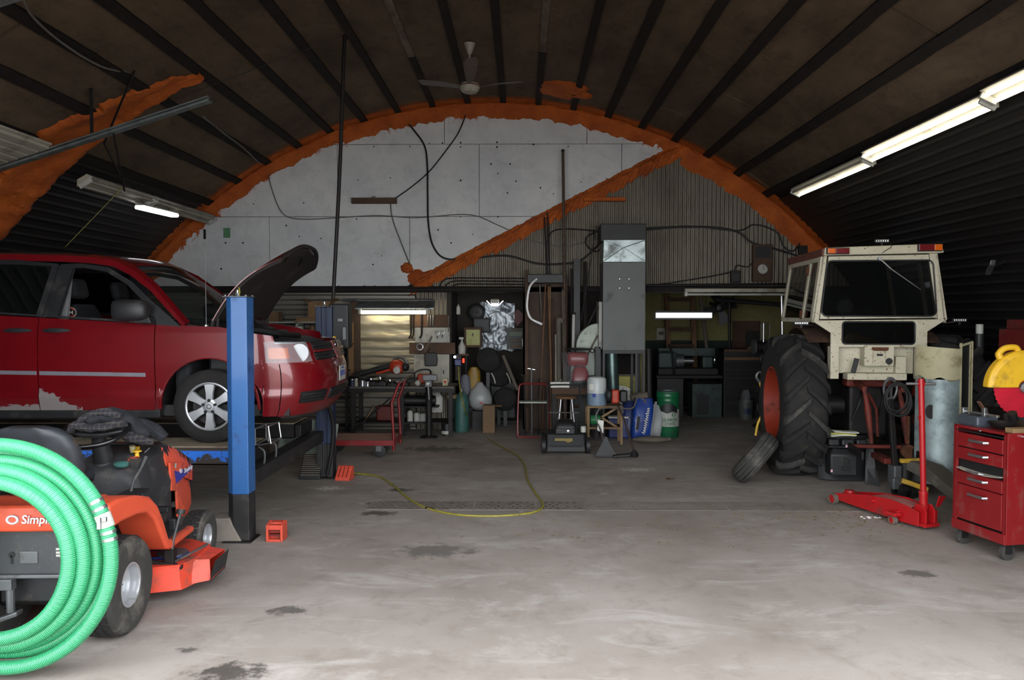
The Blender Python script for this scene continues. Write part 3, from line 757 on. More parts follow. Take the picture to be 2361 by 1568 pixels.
    for i, (px, py) in enumerate(path):
        q = Vector(gp(px, py)); nx = Vector(gp(*path[min(i+1, len(path)-1)]))-Vector(gp(*path[max(i-1, 0)])); nx.normalize()
        up = Vector((-nx.z, 0, nx.x)); inn = Vector((0, -s, 0)); wd = .055 if px < 300 else .05-.02*(px-300)/120
        rings.append([q-up*wd+inn*-.004, q+up*.004+inn*-.004, q+up*.03+inn*.06, q+up*.0+inn*.1, q-up*wd+inn*.05])
    b.loft(rings); b.build('cant_rail', 'car_red', van, smooth=50)
    b = MB(); b.tube([gp(p, 577 if p < 60 else 577+(p-60)*.05, -.03) for p in (-420, -300, -100, 40, 120, 170)], .014, 6); b.build('roof_rail', 'black', van, smooth=True)
# roof
b = MB(); rings = []
for px, py in ((-540, 640), (-520, 602), (-400, 585), (-200, 577), (0, 577), (110, 580), (180, 585), (235, 595), (262, 606)):
    x, z = vx(px), vz(py); w = wside(z)-.01
    rings.append([(x+(.10*(1-t*t) if px > 200 else 0), w*t, z+.05*(1-t*t)-.01*(t*t)**4) for t in [-1+2*j/16 for j in range(17)]])
b.loft(rings, False, False); b.build('roof', 'car_red', van, smooth=50, solid=.01)
b = MB(); b.loft([[(x, y*.93, z-.05+0*y) for x, y, z in r] for r in rings[1:]], False, False); b.build('headliner', 'headliner', van, smooth=True)
# windshield
T0 = [(vx(245), .685, vz(600)), (vx(418), .87, vz(744))]
def wsh(u, v):
    t = -1+2*v; a, c = T0; x = a[0]+(c[0]-a[0])*u; y = (a[1]+(c[1]-a[1])*u)*t; z = a[2]+(c[2]-a[2])*u
    return (x+(.12+.20*u)*(1-t*t), y, z+.05*(1-t*t)*(1-u)+.05*math.sin(PI*u)*.6)
b = MB(); b.grid(wsh, 10, 16); b.build('windshield', 'glass_shield', van, smooth=True)
b = MB(); b.grid(lambda u, v: (T0[1][0]+.28*u+(.30-.1*u)*(1-(2*v-1)**2), .87*(2*v-1), 1.085-.06*u), 3, 16); b.build('cowl', 'car_trim', van, solid=.02)
b = MB(); b.tube(smooth_path([(vx(440), -.3, 1.11), (vx(400), .1, 1.24), (vx(395), .35, 1.28)], 6), .008, 5); b.build('wiper', 'black', van)
# nose: bumper and fascia wrap
rows = []
n = 40
for i in range(n+1):
    s = X1+.2+g*2+(2*(1-.2)-g*4)*i/n
    ss = s if s <= X1+1 else 2*(X1+1)-s; mir = s > X1+1
    zt = .715 if True else 0
    r = [flank(ss, .235+(zt-.235)*j/14) for j in range(15)]
    rows.append(mirror(r) if mir else r)
b = MB(); b.loft(rows, False, False); bump = b.build('front_bumper', 'car_red', van, smooth=50, solid=.01, fix=False)
def nose_strip(name, s0, s1, z0, z1, m, par, out=.006, n=14, nv=6, th=.01):
    rows = []
    for i in range(n+1):
        s = s0+(s1-s0)*i/n; mir = s > X1+1; ss = s if not mir else 2*(X1+1)-s; r = []
        for j in range(nv+1):
            za = z0(s) if callable(z0) else z0; zb_ = z1(s) if callable(z1) else z1
            z = za+(zb_-za)*j/nv; p = Vector(flank(ss, z)); c = Vector((X1-.1, 0, z)); d = (p-c).normalized(); p = p+d*out
            r.append((p.x, -p.y if mir else p.y, p.z))
        rows.append(r)
    b = MB(); b.loft(rows, False, False); return b.build(name, m, par, smooth=50, solid=th, fix=False)
nose_strip('nose_panel', X1+.2, X1+1.8, .715, .90, 'car_red', van, 0, 30)
for a0, a1, mirr in ((X1+.09, X1+.58, 0), (X1+1.42, X1+1.91, 1)):
    lo = lambda s, m=mirr: .725+(.03*(X1+.6-s) if not m else .03*(s-X1-1.4))
    hl = nose_strip('headlight', a0, a1, .728, lambda s: .925-.03*abs(s-X1-.2 if not mirr else X1+1.8-s), 'lens_clear', van, .016, 14, 5, .003)
    nose_strip('reflector', a0+.01, a1-.01, .735, lambda s: .915-.03*abs(s-X1-.2 if not mirr else X1+1.8-s), 'silver_plastic', hl, .001, 14, 5, .004)
    c0 = X1+.12 if not mirr else X1+1.68
    nose_strip('amber_lens', c0, c0+.2, .765, .865, 'lens_amber', hl, .010, 8, 4, .004)
    cc = X1+.45 if not mirr else X1+1.55
    ss = cc if cc < X1+1 else 2*(X1+1)-cc; p = Vector(flank(ss, .815)); p.y *= -1 if mirr else 1; d = (p-Vector((X1-.1, 0, .815))).normalized()
    b = MB(); b.lathe([(.085, -.02), (.08, .008), (.06, .012), (.03, .013)], 18, frame(p, d.cross(Vector((0, 0, 1))), (0, 0, 1))); b.build('lamp_bowl', 'silver_plastic', hl, smooth=True)
gl = nose_strip('grille', X1+.64, X1+1.36, .735, .90, 'black', van, .008, 18, 4)
for q in (.76, .79, .845, .875):
    nose_strip('grille_slat', X1+.65, X1+1.35, q-.008, q+.006, 'car_trim', gl, .022, 18, 2, .012)
nose_strip('grille_bar', X1+.63, X1+1.37, .812, .832, 'car_red', gl, .03, 18, 2, .015)
nose_strip('grille_post', X1+.97, X1+1.03, .735, .90, 'car_red', gl, .03, 4, 4, .015)
b = MB(); p = flank(X1+1, .86); b.ball((p[0]+.045, 0, .862), (.012, .045, .045)); b.build('emblem', 'chrome', gl, smooth=True)
for a0, a1 in ((X1+.40, X1+.74), (X1+1.26, X1+1.60), (X1+.80, X1+1.20)):
    lg = nose_strip('lower_intake', a0, a1, .35, .455, 'black', van, .008, 10, 3)
    for q in (.375, .402, .43): nose_strip('intake_slat', a0+.008, a1-.008, q-.006, q+.006, 'car_trim', lg, .018, 10, 2, .01)
nose_strip('chin_lip', X1+.25, X1+1.75, .215, .24, 'car_trim', bump, .0, 24, 2)
p = flank(X1+1, .57); b = MB(); b.bx(p[0]+.012, p[0]+.02, -.15, .15, .50, .65); pl = b.build('licence_plate', 'white_plastic', van, bevel=.004)
b = MB()
for i in range(4): b.bx(p[0]+.02, p[0]+.0215, -.11+i*.06, -.075+i*.06, .545, .60)
b.bx(p[0]+.02, p[0]+.0215, -.06, .06, .62, .635); b.build('plate_print', 'ink_blue', pl)
# engine bay
b = MB(); b.bx(-.1, .72, -.7, .7, .35, .86); eb = b.build('engine_bay', 'black', van, bevel=.03)
b = MB(); b.grid(lambda u, v: (.50+.3*u*(1-.5*(2*v-1)**2), .82*(2*v-1)*(1-.15*u), .955-.05*u-.03*(2*v-1)**2), 4, 20); b.build('radiator_panel', 'car_trim', eb, solid=.03)
for c, d in (((.25, -.3, .93), (.35, .3, .14)), ((.2, .3, .93), (.3, .25, .16)), ((.42, -.05, .92), (.2, .3, .1)), ((.1, 0, .95), (.2, .8, .1))):
    b = MB(); b.box(c, d); b.build('engine_block', 'black_plastic', eb, bevel=.02)
b = MB(); b.tube(smooth_path([(.1, -.6, .98), (.3, -.55, 1.02), (.5, -.4, .98), (.6, -.1, .96)]), .025, 8); b.build('bay_hose', 'black', eb, smooth=True)
# hood, opened
HL = 1.04; HA = R(50)
def hood_pt(u, v, dz=0, inset=0):
    t = (2*v-1)*(1-inset); Lh = HL*(1-inset*.6)-.22*t*t*abs(t); x = u*Lh; y = t*(.80-.12*u*u)
    z = .05*math.sin(PI*min(1, u*.95))+.03*(1-t*t)-.09*u**3+dz
    ca, sa = math.cos(HA), math.sin(HA)
    return (-.02+x*ca-z*sa, y, 1.115+x*sa+z*ca)
b = MB(); b.grid(lambda u, v: hood_pt(u, v), 18, 20); hood = b.build('hood', 'car_red', van, smooth=60, solid=.008)
b = MB(); b.grid(lambda u, v: hood_pt(.03+.95*u, v, -.03, .03), 18, 20); b.build('hood_liner', 'hood_under', hood, smooth=60, solid=.006)
b = MB(); b.tube([hood_pt(.02+.97*i/14, .015, -.02) for i in range(15)], .018, 6); b.tube([hood_pt(.02+.97*i/14, .985, -.02) for i in range(15)], .018, 6); b.tube([hood_pt(.985, .02+.96*i/14, -.02) for i in range(15)], .018, 6); b.build('hood_rim', 'hood_under', hood, smooth=True)
b = MB(); b.tube(smooth_path([hood_pt(.8+.06*math.sin(i*1.7), .12+.1*i, -.045) for i in range(7)], 4), .009, 6); b.build('release_cable', 'dark_metal', hood)
for t in (.02, .98):
    h0 = hood_pt(.02, t); b = MB(); b.bar((h0[0]-.02, h0[1], 1.0), h0, .03, .05); b.bar((h0[0]+.03, h0[1], 1.0), hood_pt(.12, t), .02); b.build('hood_hinge', 'hood_under', hood)
p = hood_pt(.97, .5, -.03); b = MB(); b.bar(p, (p[0]+.05, p[1], p[2]-.06), .02); b.build('hood_latch', 'dark_metal', hood)
# antenna
b = MB(); b.cyl((vx(462), -.86, 1.05), (vx(462), -.86, 1.075), .02, n=10); b.cyl((vx(462), -.86, 1.07), (vx(462), -.87, 1.85), .0035, .0018, n=6); b.build('antenna', 'bright_steel', van)
# wheels
def tyre_profile(ro, ri, w, lug=.02):
    return [(ri, -w*.42), (ri+.01, -w*.47), (ri+(ro-ri)*.5, -w*.5), (ro-lug*1.3, -w*.45), (ro-lug*.2, -w*.38), (ro, -w*.3), (ro, -w*.16), (ro-.008, -w*.15), (ro-.008, -w*.12), (ro, -w*.11), (ro, w*.11), (ro-.008, w*.12), (ro-.008, w*.15), (ro, w*.16), (ro, w*.3), (ro-lug*.2, w*.38), (ro-lug*1.3, w*.45), (ri+(ro-ri)*.5, w*.5), (ri+.01, w*.47), (ri, w*.42)]
def van_wheel(x, y, sgn):
    m = TR(x, y, WC)@ROT('X', 90 if sgn < 0 else -90)
    b = MB(); b.lathe(tyre_profile(WC, 0.216, .225), 48, m, False); ty = b.build('tyre', 'rubber', van, smooth=40)
    b = MB(); b.lathe([(.21, -.09), (.21, .09), (.195, .1), (.188, .08), (.18, .02), (.05, .0), (.01, .0)], 40, m, False); b.build('steel_wheel', 'dark_metal', ty, smooth=40)
    b = MB(); b.ring((0, 0, .096), .212, .012, 48, 8, m)
    for i in range(6):
        a = R(30+60*i); mm = m@ROT('Z', 30+60*i)
        b.loft([[(.045, -.032, .085), (.045, .032, .085), (.045, .03, .10), (.045, -.03, .10)], [(.12, -.036, .085), (.12, .036, .085), (.12, .03, .105), (.12, -.03, .105)], [(.21, -.055, .08), (.21, .055, .08), (.21, .046, .10), (.21, -.046, .10)]], m=mm)
    b.lathe([(.072, .08), (.07, .1), (.045, .104), (.04, .11), (.01, .112)], 24, m); b.build('wheel_cover', 'rim_silver', ty, smooth=35)
    for i in range(5):
        mm = m@ROT('Z', 18+72*i); b = MB(); b.lathe([(.013, .1), (.013, .118), (.008, .122)], 8, mm@TR(.057, 0, 0)); b.build('lug_nut', 'dark_metal', ty, smooth=True)
    b = MB(); b.ring((0, 0, .112), .02, .003, 16, 5, m); b.build('cap_emblem', 'dark_metal', ty)
for x in (0, -3.05):
    for y, sg in ((-.845, -1), (.845, 1)): van_wheel(x, y, sg)
# underbody and seats
b = MB(); b.bx(-3.9, .7, -.86, .86, .24, .34); b.build('underbody', 'black', van)
b = MB(); b.bx(-.35, -.2, -.86, .86, .3, 1.05); b.bx(-.6, -.2, -.8, .8, .95, 1.12); b.build('dashboard', 'interior', van, bevel=.04)
for y in (-.42, .42):
    b = MB(); m = TR(-1.28, y, .72)@ROT('Y', -14)
    b.loft([[(sx*.06*k+0, sy*.25*w, z) for sx, sy in ((-1, -.8), (-1, .8), (-.6, 1), (.8, 1), (1, .75), (1, -.75), (.8, -1), (-.6, -1))] for z, k, w in ((-.1, 1, .9), (0, 1.2, 1), (.3, 1.1, 1), (.5, .9, .85), (.56, .7, .7))], m=m); st = b.build('seat', 'interior', van, bevel=.02, smooth=True)
    b = MB(); b.box((.0, 0, .72), (.1, .27, .2), m); b.build('headrest', 'interior', st, bevel=.05, seg=3)
    b = MB(); b.box((-1.0, y, .66), (.52, .5, .16)); b.build('seat_cushion', 'interior', st, bevel=.05)
    # emblem printed on the seat cover, facing the side window
    for xe, ze in ((-1.37, 1.19),):
        mm = frame((xe, y-.268, ze), (1, 0, 0) , (0, 0, 1))
        b = MB(); b.ring((0, 0, 0), .037, .006, 24, 5, mm, R(35), R(325)); b.build('emblem_c', 'ink_red', st)
        b = MB(); b.ring((0, 0, 0), .045, .0025, 24, 5, mm); b.bx(-.018, -.011, -.018, .018, -.003, .003, mm); b.bx(.007, .014, -.018, .018, -.003, .003, mm); b.bx(-.012, .009, -.004, .004, -.003, .003, mm); b.build('emblem_h', 'white_plastic', st)
b = MB(); b.loft([[gx for gx in [(-1.45, s*.80, .8), (-1.38, s*.80, .8), (-1.33, s*.73, 1.6), (-1.42, s*.73, 1.6)]] for s in (-1.02, -.97)]); b.build('pillar_trim', 'headliner', van)
# ================================================================ lawn tractor
LT = thing('lawn_tractor', 'orange ride-on lawn tractor with black seat and mower deck', 'lawn tractor', (-2.78, 4.56, 0), R(2))
def m_hood():
    k = NT('hood_burnt'); c = k.coord(False)
    sep = k.n('ShaderNodeSeparateXYZ'); k.l(c, sep.inputs[0])
    n1 = k.noise(k.mapped(c, (30, 30, 5)), 1.0, 6, .7)
    f = k.ramp(k.math('ADD', k.math('ABSOLUTE', sep.outputs[0]), k.ramp(n1, .3, .7, -.035, .035)), .243, .25, 1, 0)
    o = k.mix(f, lin((206, 80, 52)), lin((26, 24, 24))); k.set(**{'Base Color': o, 'Roughness': .45})
m_hood(); mat('seat_vinyl', (38, 41, 46), .5, var=.15, dirt=(92, 70, 56), dirt_amt=.12, dirt_scale=5); mat('deck_red', (206, 66, 44), .5, var=.1, dirt=(96, 76, 66), dirt_amt=.42, dirt_scale=6)
mat('lt_plastic', (42, 42, 44), .6, var=.2, dirt=(86, 80, 74), dirt_amt=.35, dirt_scale=5); mat('lt_metal', (62, 64, 66), .55, .3, dirt=(110, 100, 88), dirt_amt=.4, dirt_scale=6)
def turf_wheel(x, y, r, w, sgn, rim, name):
    m = TR(x, y, r)@ROT('Y', 90*sgn)
    b = MB(); pr = [(rim, -w*.36), (rim+.012, -w*.44), (r*.80, -w*.5), (r*.93, -w*.46), (r*.985, -w*.36), (r-.006, 0), (r*.985, w*.36), (r*.93, w*.46), (r*.80, w*.5), (rim+.012, w*.44), (rim, w*.36)]
    b.lathe(pr, 40, m, False); ty = b.build('tyre', 'rubber_dusty', LT, smooth=40)
    b = MB(); nb = 30 if r > .25 else 26
    for i in range(nb):
        for j in range(4):
            zz = -w*.37+w*.74*(j+.5)/4; a = 360*(i+(j % 2)*.5)/nb; rr = r*(1.0-.02*(abs(zz)/(w*.36))**2)
            b.box((rr-.002, 0, zz), (.012, 2*PI*r/nb*.72, w*.155), m@ROT('Z', a))
    tag(b.build('tread_blocks', 'rubber', ty), kind='stuff')
    b = MB(); b.lathe([(rim+.004, w*.36), (rim+.006, w*.42), (rim-.006, w*.42), (rim-.012, w*.34), (rim*.93, w*.18), (rim*.55, w*.12), (rim*.45, w*.2), (rim*.2, w*.22), (.005, w*.22)], 32, m, False)
    b.lathe([(rim+.004, -w*.36), (rim*.93, -w*.2), (.01, -w*.1)], 24, m, False); b.build('rim', 'rim_silver', ty, smooth=40)
    return ty
for s in (-1, 1):
    turf_wheel(s*.35, 0, .288, .25, s, .125, 'rear'); turf_wheel(s*.365, 1.30, .2, .16, s, .095, 'front')
# fender body
prof = [(-.31, .70), (-.325, .76), (-.31, .845), (-.2, .85), (.04, .815), (.2, .77), (.31, .69), (.40, .56), (.47, .43), (.55, .40), (.90, .40), (.90, .355), (.5, .345), (.43, .375), (.35, .50), (.27, .61), (.17, .675), (.04, .70), (-.18, .71), (-.26, .70)]
my = Matrix(((0, 0, 1, 0), (1, 0, 0, 0), (0, 1, 0, 0), (0, 0, 0, 1)))
for s in (-1, 1):
    b = MB(); a, c = (.22, .49) if s > 0 else (-.49, -.22); b.prism(prof, a, c, my); fd = b.build('fender', 'orange_plastic', LT, bevel=.02, seg=3, smooth=50)
    b = MB(); b.bx(s*.36-.09, s*.36+.09, .53, .87, .398, .412)
    fp = b.build('foot_pad', 'lt_plastic', fd, bevel=.004)
    mbs = []
    for i in range(8): q = MB(); q.bx(s*.36-.08, s*.36+.08, .55+i*.028, .558+i*.028, .411, .417); mbs.append(q)
    each('pad_rib', mbs, 'black_plastic', fd)
b = MB(); b.loft([[(x, y, z) for y, z in ((-.325-.015*(1-(x/.49)**2), .70), (-.34-.02*(1-(x/.49)**2), .76), (-.325-.015*(1-(x/.49)**2), .845), (-.2, .86), (.05, .82), (.2, .72))] for x in [-.3+.6*i/12 for i in range(13)]]); rear = b.build('rear_panel', 'orange_plastic', LT, bevel=.012, smooth=50)
mt = frame((.16, -.362, .775), (1, 0, 0), (0, 0, 1))
text('brand_lettering', 'Simplicity', 'letter_silver', .066, mt, LT, .002, .15, .0012)
b = MB(); b.ring((0, 0, 0), .021, .006, 24, 6, frame((-.015, -.36, .775), (1, 0, 0), (0, 0, 1))@Matrix.Scale(1.35, 4, (1, 0, 0))); b.build('brand_ring', 'letter_silver', LT)
# rear plate, axle, hitch
b = MB(); b.bx(-.17, .25, -.255, -.245, .44, .70); rp = b.build('rear_plate', 'lt_metal', LT, bevel=.006)
b = MB(); b.bx(-.2, .27, -.29, -.22, .425, .445); b.bx(-.04, .06, -.262, -.25, .5, .57); b.build('hitch_plate', 'grey_metal', rp, bevel=.004)
b = MB(); b.cyl((-.085, -.26, .55), (-.085, -.253, .55), .018, n=10); b.bx(-.092, -.078, -.26, -.253, .5, .55); b.build('key_hole', 'black', rp)
for i, q in enumerate((.575, .555, .538)):
    b = MB(); b.bx(.16, .205, -.2575, -.2545, q, q+.012); b.build('warning_print', 'white_plastic', rp)
b = MB(); b.bx(-.3, .3, -.09, .09, .2, .36); b.cyl((-.3, 0, .288), (.3, 0, .288), .05); b.build('rear_axle', 'dark_metal', LT, bevel=.01)
b = MB(); b.bx(-.19, .19, -.2, 1.35, .26, .42); b.build('chassis', 'black_plastic', LT, bevel=.01)
b = MB(); b.bar((-.22, -.3, .40), (-.05, -.3, .40), .05, .06); b.cyl((-.07, -.3, .42), (-.07, -.3, .24), .022, n=10); b.loft([[(-.07+dx, -.3+dy, .24+dz) for dy, dz in ((-.03, -.012), (.03, -.012), (.03, .012), (-.03, .012))] for dx, dz in ((.05, 0),)]+[[(-.20, -.36+dy, .185+dz) for dy, dz in ((-.03, -.012), (.03, -.012), (.03, .012), (-.03, .012))]]); b.build('hitch_bracket', 'grey_metal', LT, bevel=.004)
# seat
def seat_sec(z, w, y0, y1):
    return [(x*w-.03, (y0+y1)/2+t*(y1-y0)/2, z) for x, t in ((-1, -.3), (-.85, -.85), (-.4, -1.1), (.4, -1.1), (.85, -.85), (1, -.3), (1, .4), (.7, 1), (-.7, 1), (-1, .4))]
b = MB(); b.loft([seat_sec(.89, .2, -.12, .24), seat_sec(.91, .215, -.14, .26), seat_sec(.945, .21, -.13, .25), seat_sec(.955, .19, -.1, .22)]); st = b.build('seat', 'seat_vinyl', LT, smooth=60, bevel=.01)
b = MB(); rings = []
for z, w, y in ((.92, .24, -.08), (1.0, .262, -.1), (1.12, .255, -.135), (1.2, .225, -.165), (1.245, .17, -.185), (1.262, .1, -.195)):
    rings.append([(x*w-.03, y+t*.055, z) for x, t in ((-1, 0), (-.8, -.75), (-.4, -1), (.4, -1), (.8, -.75), (1, 0), (1.0, .7), (.7, 1), (-.7, 1), (-1.0, .7))])
b.loft(rings); b.build('seat_back', 'seat_vinyl', LT, smooth=60)
b = MB(); b.bx(-.18, .12, -.02, .25, .86, .91); b.build('seat_base', 'black', LT)
# console
b = MB(); b.loft([[(x*w, y, z) for x, w, z in ((-1, .26, .42), (-1, .285, .7), (-.86, .27, zt-.05), (-.5, .27, zt), (.5, .27, zt), (.86, .27, zt-.05), (1, .285, .7), (1, .26, .42))] for y, zt in ((.56, .80), (.6, .86), (.75, .93), (.98, .965), (1.02, .95))]); cons = b.build('console', 'lt_plastic', LT, bevel=.015, smooth=45)
b = MB(); b.cyl((-.04, .70, .90), (-.04, .63, 1.085), .068, .042, n=18); b.lathe([(.085, 0), (.075, .015), (.06, .03)], 18, TR(-.04, .705, .885)@ROT('X', 18)); b.build('steering_column', 'black_plastic', LT, smooth=True)
msw = TR(-.04, .60, 1.125)@ROT('X', 24)
b = MB(); b.ring((0, 0, 0), .205, .017, 40, 10, msw); sw = b.build('steering_wheel', 'black_gloss', LT, smooth=True)
b = MB(); b.loft([[(-.2, -.02, -.005), (-.2, .03, -.005), (-.2, .03, .01), (-.2, -.02, .01)], [(-.06, -.06, -.03), (-.06, .06, -.03), (-.06, .06, .005), (-.06, -.06, .005)], [(.06, -.06, -.03), (.06, .06, -.03), (.06, .06, .005), (.06, -.06, .005)], [(.2, -.02, -.005), (.2, .03, -.005), (.2, .03, .01), (.2, -.02, .01)]], m=msw); b.build('wheel_spoke', 'black_plastic', sw, bevel=.015, smooth=True)
b = MB(); b.box((.095, .86, .955), (.06, .03, .03)); b.build('yellow_sticker', 'yellow_plastic', cons, bevel=.002)
b = MB(); b.cyl((.165, .74, .92), (.165, .74, .955), .016, .012, n=12); b.cyl((.165, .74, .955), (.165, .74, .963), .03, n=16); b.build('choke_knob', 'yellow_plastic', cons, smooth=True)
b = MB(); b.cyl((.105, .81, .94), (.105, .80, .985), .016, .02, n=10); b.build('throttle_knob', 'cream', cons, smooth=True)
b = MB(); b.cyl((.205, .765, .945), (.235, .775, .975), .004, n=6); b.box((.24, .778, .982), (.03, .006, .02)); b.build('ignition_key', 'chrome', cons)
b = MB(); b.lathe([(.0, .0), (.05, .004), (.05, .018), (.02, .026), (.004, .028)], 16, TR(.125, .60, .885)@ROT('X', 25)@Matrix.Scale(.6, 4, (0, 1, 0))); b.build('blade_switch', 'teal', cons, smooth=True)
b = MB(); b.ring((.19, .655, .93), .028, .0025, 20, 5); b.tube([(.165, .64, .93), (.15, .615, .90)], .0025, 5); b.build('cable_tie', 'orange_red', cons)
b = MB(); b.box((-.19, .62, .885), (.06, .05, .012)); b.build('red_sticker', 'ink_red', cons)
b = MB(); b.tube(smooth_path([(.25, .46, .74), (.25, .50, .80), (.27, .56, .87)], 5), .011, 8); lv = b.build('gear_lever', 'lt_metal', LT, smooth=True)
b = MB(); b.cyl((.27, .56, .87), (.29, .60, .945), .015, .021, n=10); b.build('lever_grip', 'black_plastic', lv, smooth=True)
b = MB(); b.bx(.2, .33, .3, .56, .725, .745); b.build('lever_gate', 'black_plastic', LT, bevel=.02)
# engine side with louvres
b = MB(); b.bx(-.25, .25, .72, 1.1, .4, .76); eng = b.build('engine_cover', 'lt_plastic', LT, bevel=.01)
mbs = []
for i in range(7): q = MB(); q.box((.253, .84, .47+i*.038), (.014, .16, .02), ); mbs.append(q)
each('louvre', mbs, 'grey_metal', eng, bevel=.004)
# hood
def hs(y, w, z0, zt, r=.07): return [(-w, y, z0), (-w-.005, y, zt-r*1.6), (-w+.02, y, zt-r*.5), (-w+r*1.4, y, zt), (w-r*1.4, y, zt), (w-.02, y, zt-r*.5), (w+.005, y, zt-r*1.6), (w, y, z0)]
b = MB(); b.loft([hs(.98, .255, .72, .975), hs(1.1, .265, .70, .965), hs(1.3, .262, .66, .89), hs(1.48, .25, .6, .81), hs(1.58, .225, .58, .745), hs(1.62, .18, .56, .69)]); hood = b.build('hood', 'hood_burnt', LT, smooth=50)
for s in (-1, 1):
    pts = [(.99, .83), (1.01, .62), (1.1, .60), (1.12, .40), (1.3, .37), (1.56, .40), (1.64, .45), (1.62, .64), (1.5, .71), (1.2, .795)]
    b = MB(); ring = lambda k: [(s*((.268 if y < 1.3 else .268-.12*((y-1.3)/.34)**2)+k), y, z) for y, z in pts]
    b.loft([ring(0), ring(.018)]); sp = b.build('side_panel', 'orange_plastic', LT, bevel=.006)
    if s > 0:
        P = lambda y, z, o=.0205: ((.268 if y < 1.3 else .268-.12*((y-1.3)/.34)**2)+o, y, z)
        b = MB(); b.add([P(1.06, .755), P(1.09, .655), P(1.28, .685), P(1.48, .69), P(1.48, .70)], [(0, 1, 2, 3, 4)]); b.build('decal', 'decal_blue', sp, solid=.001)
        text('brand_lettering', 'Simplicity', 'letter_silver', .05, frame((.291, 1.31, .722), (-.06, 1, 0), (0, 0, 1)), sp, .001, .15, .001)
        b = MB(); b.ring((0, 0, 0), .016, .004, 18, 5, frame((.291, 1.17, .735), (0, 1, 0), (0, 0, 1))); b.build('brand_ring', 'letter_silver', sp)
        b = MB(); b.add([P(1.06, .81, .022), P(1.06, .775, .022), P(1.09, .775, .022), P(1.09, .81, .022)], [(0, 1, 2, 3)]); b.build('white_print', 'white_plastic', sp)
b = MB(); b.bx(-.2, .2, 1.5, 1.62, .42, .68); b.build('grille', 'black_plastic', LT, bevel=.02)
b = MB(); b.bar((-.3, 1.30, .2), (.3, 1.30, .2), .05, .06); b.bx(-.08, .08, 1.23, 1.37, .2, .34); b.build('front_axle', 'dark_metal', LT)
b = MB(); b.bar((.30, .74, .40), (.30, .80, .52), .02, .02); b.box((.31, .80, .54), (.1, .07, .035)); b.build('brake_pedal', 'black_plastic', LT, bevel=.006)
b = MB(); b.box((.4, .74, .45), (.05, .03, .08)); b.build('speed_pedal', 'black_plastic', LT, bevel=.01)
# mower deck
dp = [(-.55, .50), (-.3, .40), (.3, .40), (.55, .48), (.60, .62), (.58, .95), (.4, 1.08), (-.4, 1.08), (-.55, .95)]
b = MB(); b.prism(dp, .235, .25); b.loft([[(x*k, .74+(y-.74)*k, z) for x, y in dp] for k, z in ((1.02, .085), (1, .16), (.99, .235))], False); deck = b.build('mower_deck', 'deck_red', LT, smooth=35, solid=.004)
b = MB(); b.loft([[(.56, .55, .09), (.56, .95, .09), (.56, .95, .235), (.56, .6, .245)], [(.70, .62, .10), (.70, .90, .10), (.70, .90, .225), (.68, .66, .23)]], False); b.build('discharge_chute', 'deck_red', deck, solid=.006)
b = MB(); b.add([(.695, .60, .085), (.695, .92, .085), (.73, .90, .23), (.73, .62, .23)], [(0, 1, 2, 3)]); b.build('chute_mouth_dark', 'black_plastic', deck)  # black sheet across the chute's end, standing in for its dark open inside
b = MB(); b.cyl((.42, .68, .25), (.42, .68, .275), .1, n=24); b.cyl((.42, .68, .275), (.42, .68, .30), .02, n=8); b.build('pulley', 'grey_metal', deck, smooth=30)
b = MB(); b.tube([(.42+.1*math.cos(a), .68+.1*math.sin(a), .262) for a in [PI/2+PI*i/10*-1 for i in range(11)]]+[(-.2, .6, .262), (-.2, .78, .262)], .009, 6, True); b.build('drive_belt', 'blue_plastic', deck)
b = MB(); b.bx(.44, .5, .50, .56, .2, .34); b.bx(.43, .47, .54, .57, .25, .38); b.bar((.3, .5, .27), (.56, .5, .23), .03); b.build('deck_bracket', 'dark_metal', deck, bevel=.004)
b = MB(); b.tube([(.47, .52, .22), (.49, .53, .4), (.51, .60, .56)], .010, 8); ll = b.build('lift_lever', 'lt_metal', LT, smooth=True)
b = MB(); b.cyl((.51, .6, .555), (.513, .61, .585), .028, .03, n=14); b.build('lever_knob', 'black_plastic', ll, smooth=True)
b = MB(); b.bar((.5, .52, .26), (.64, .74, .31), .012); b.build('deck_rod', 'lt_metal', deck)

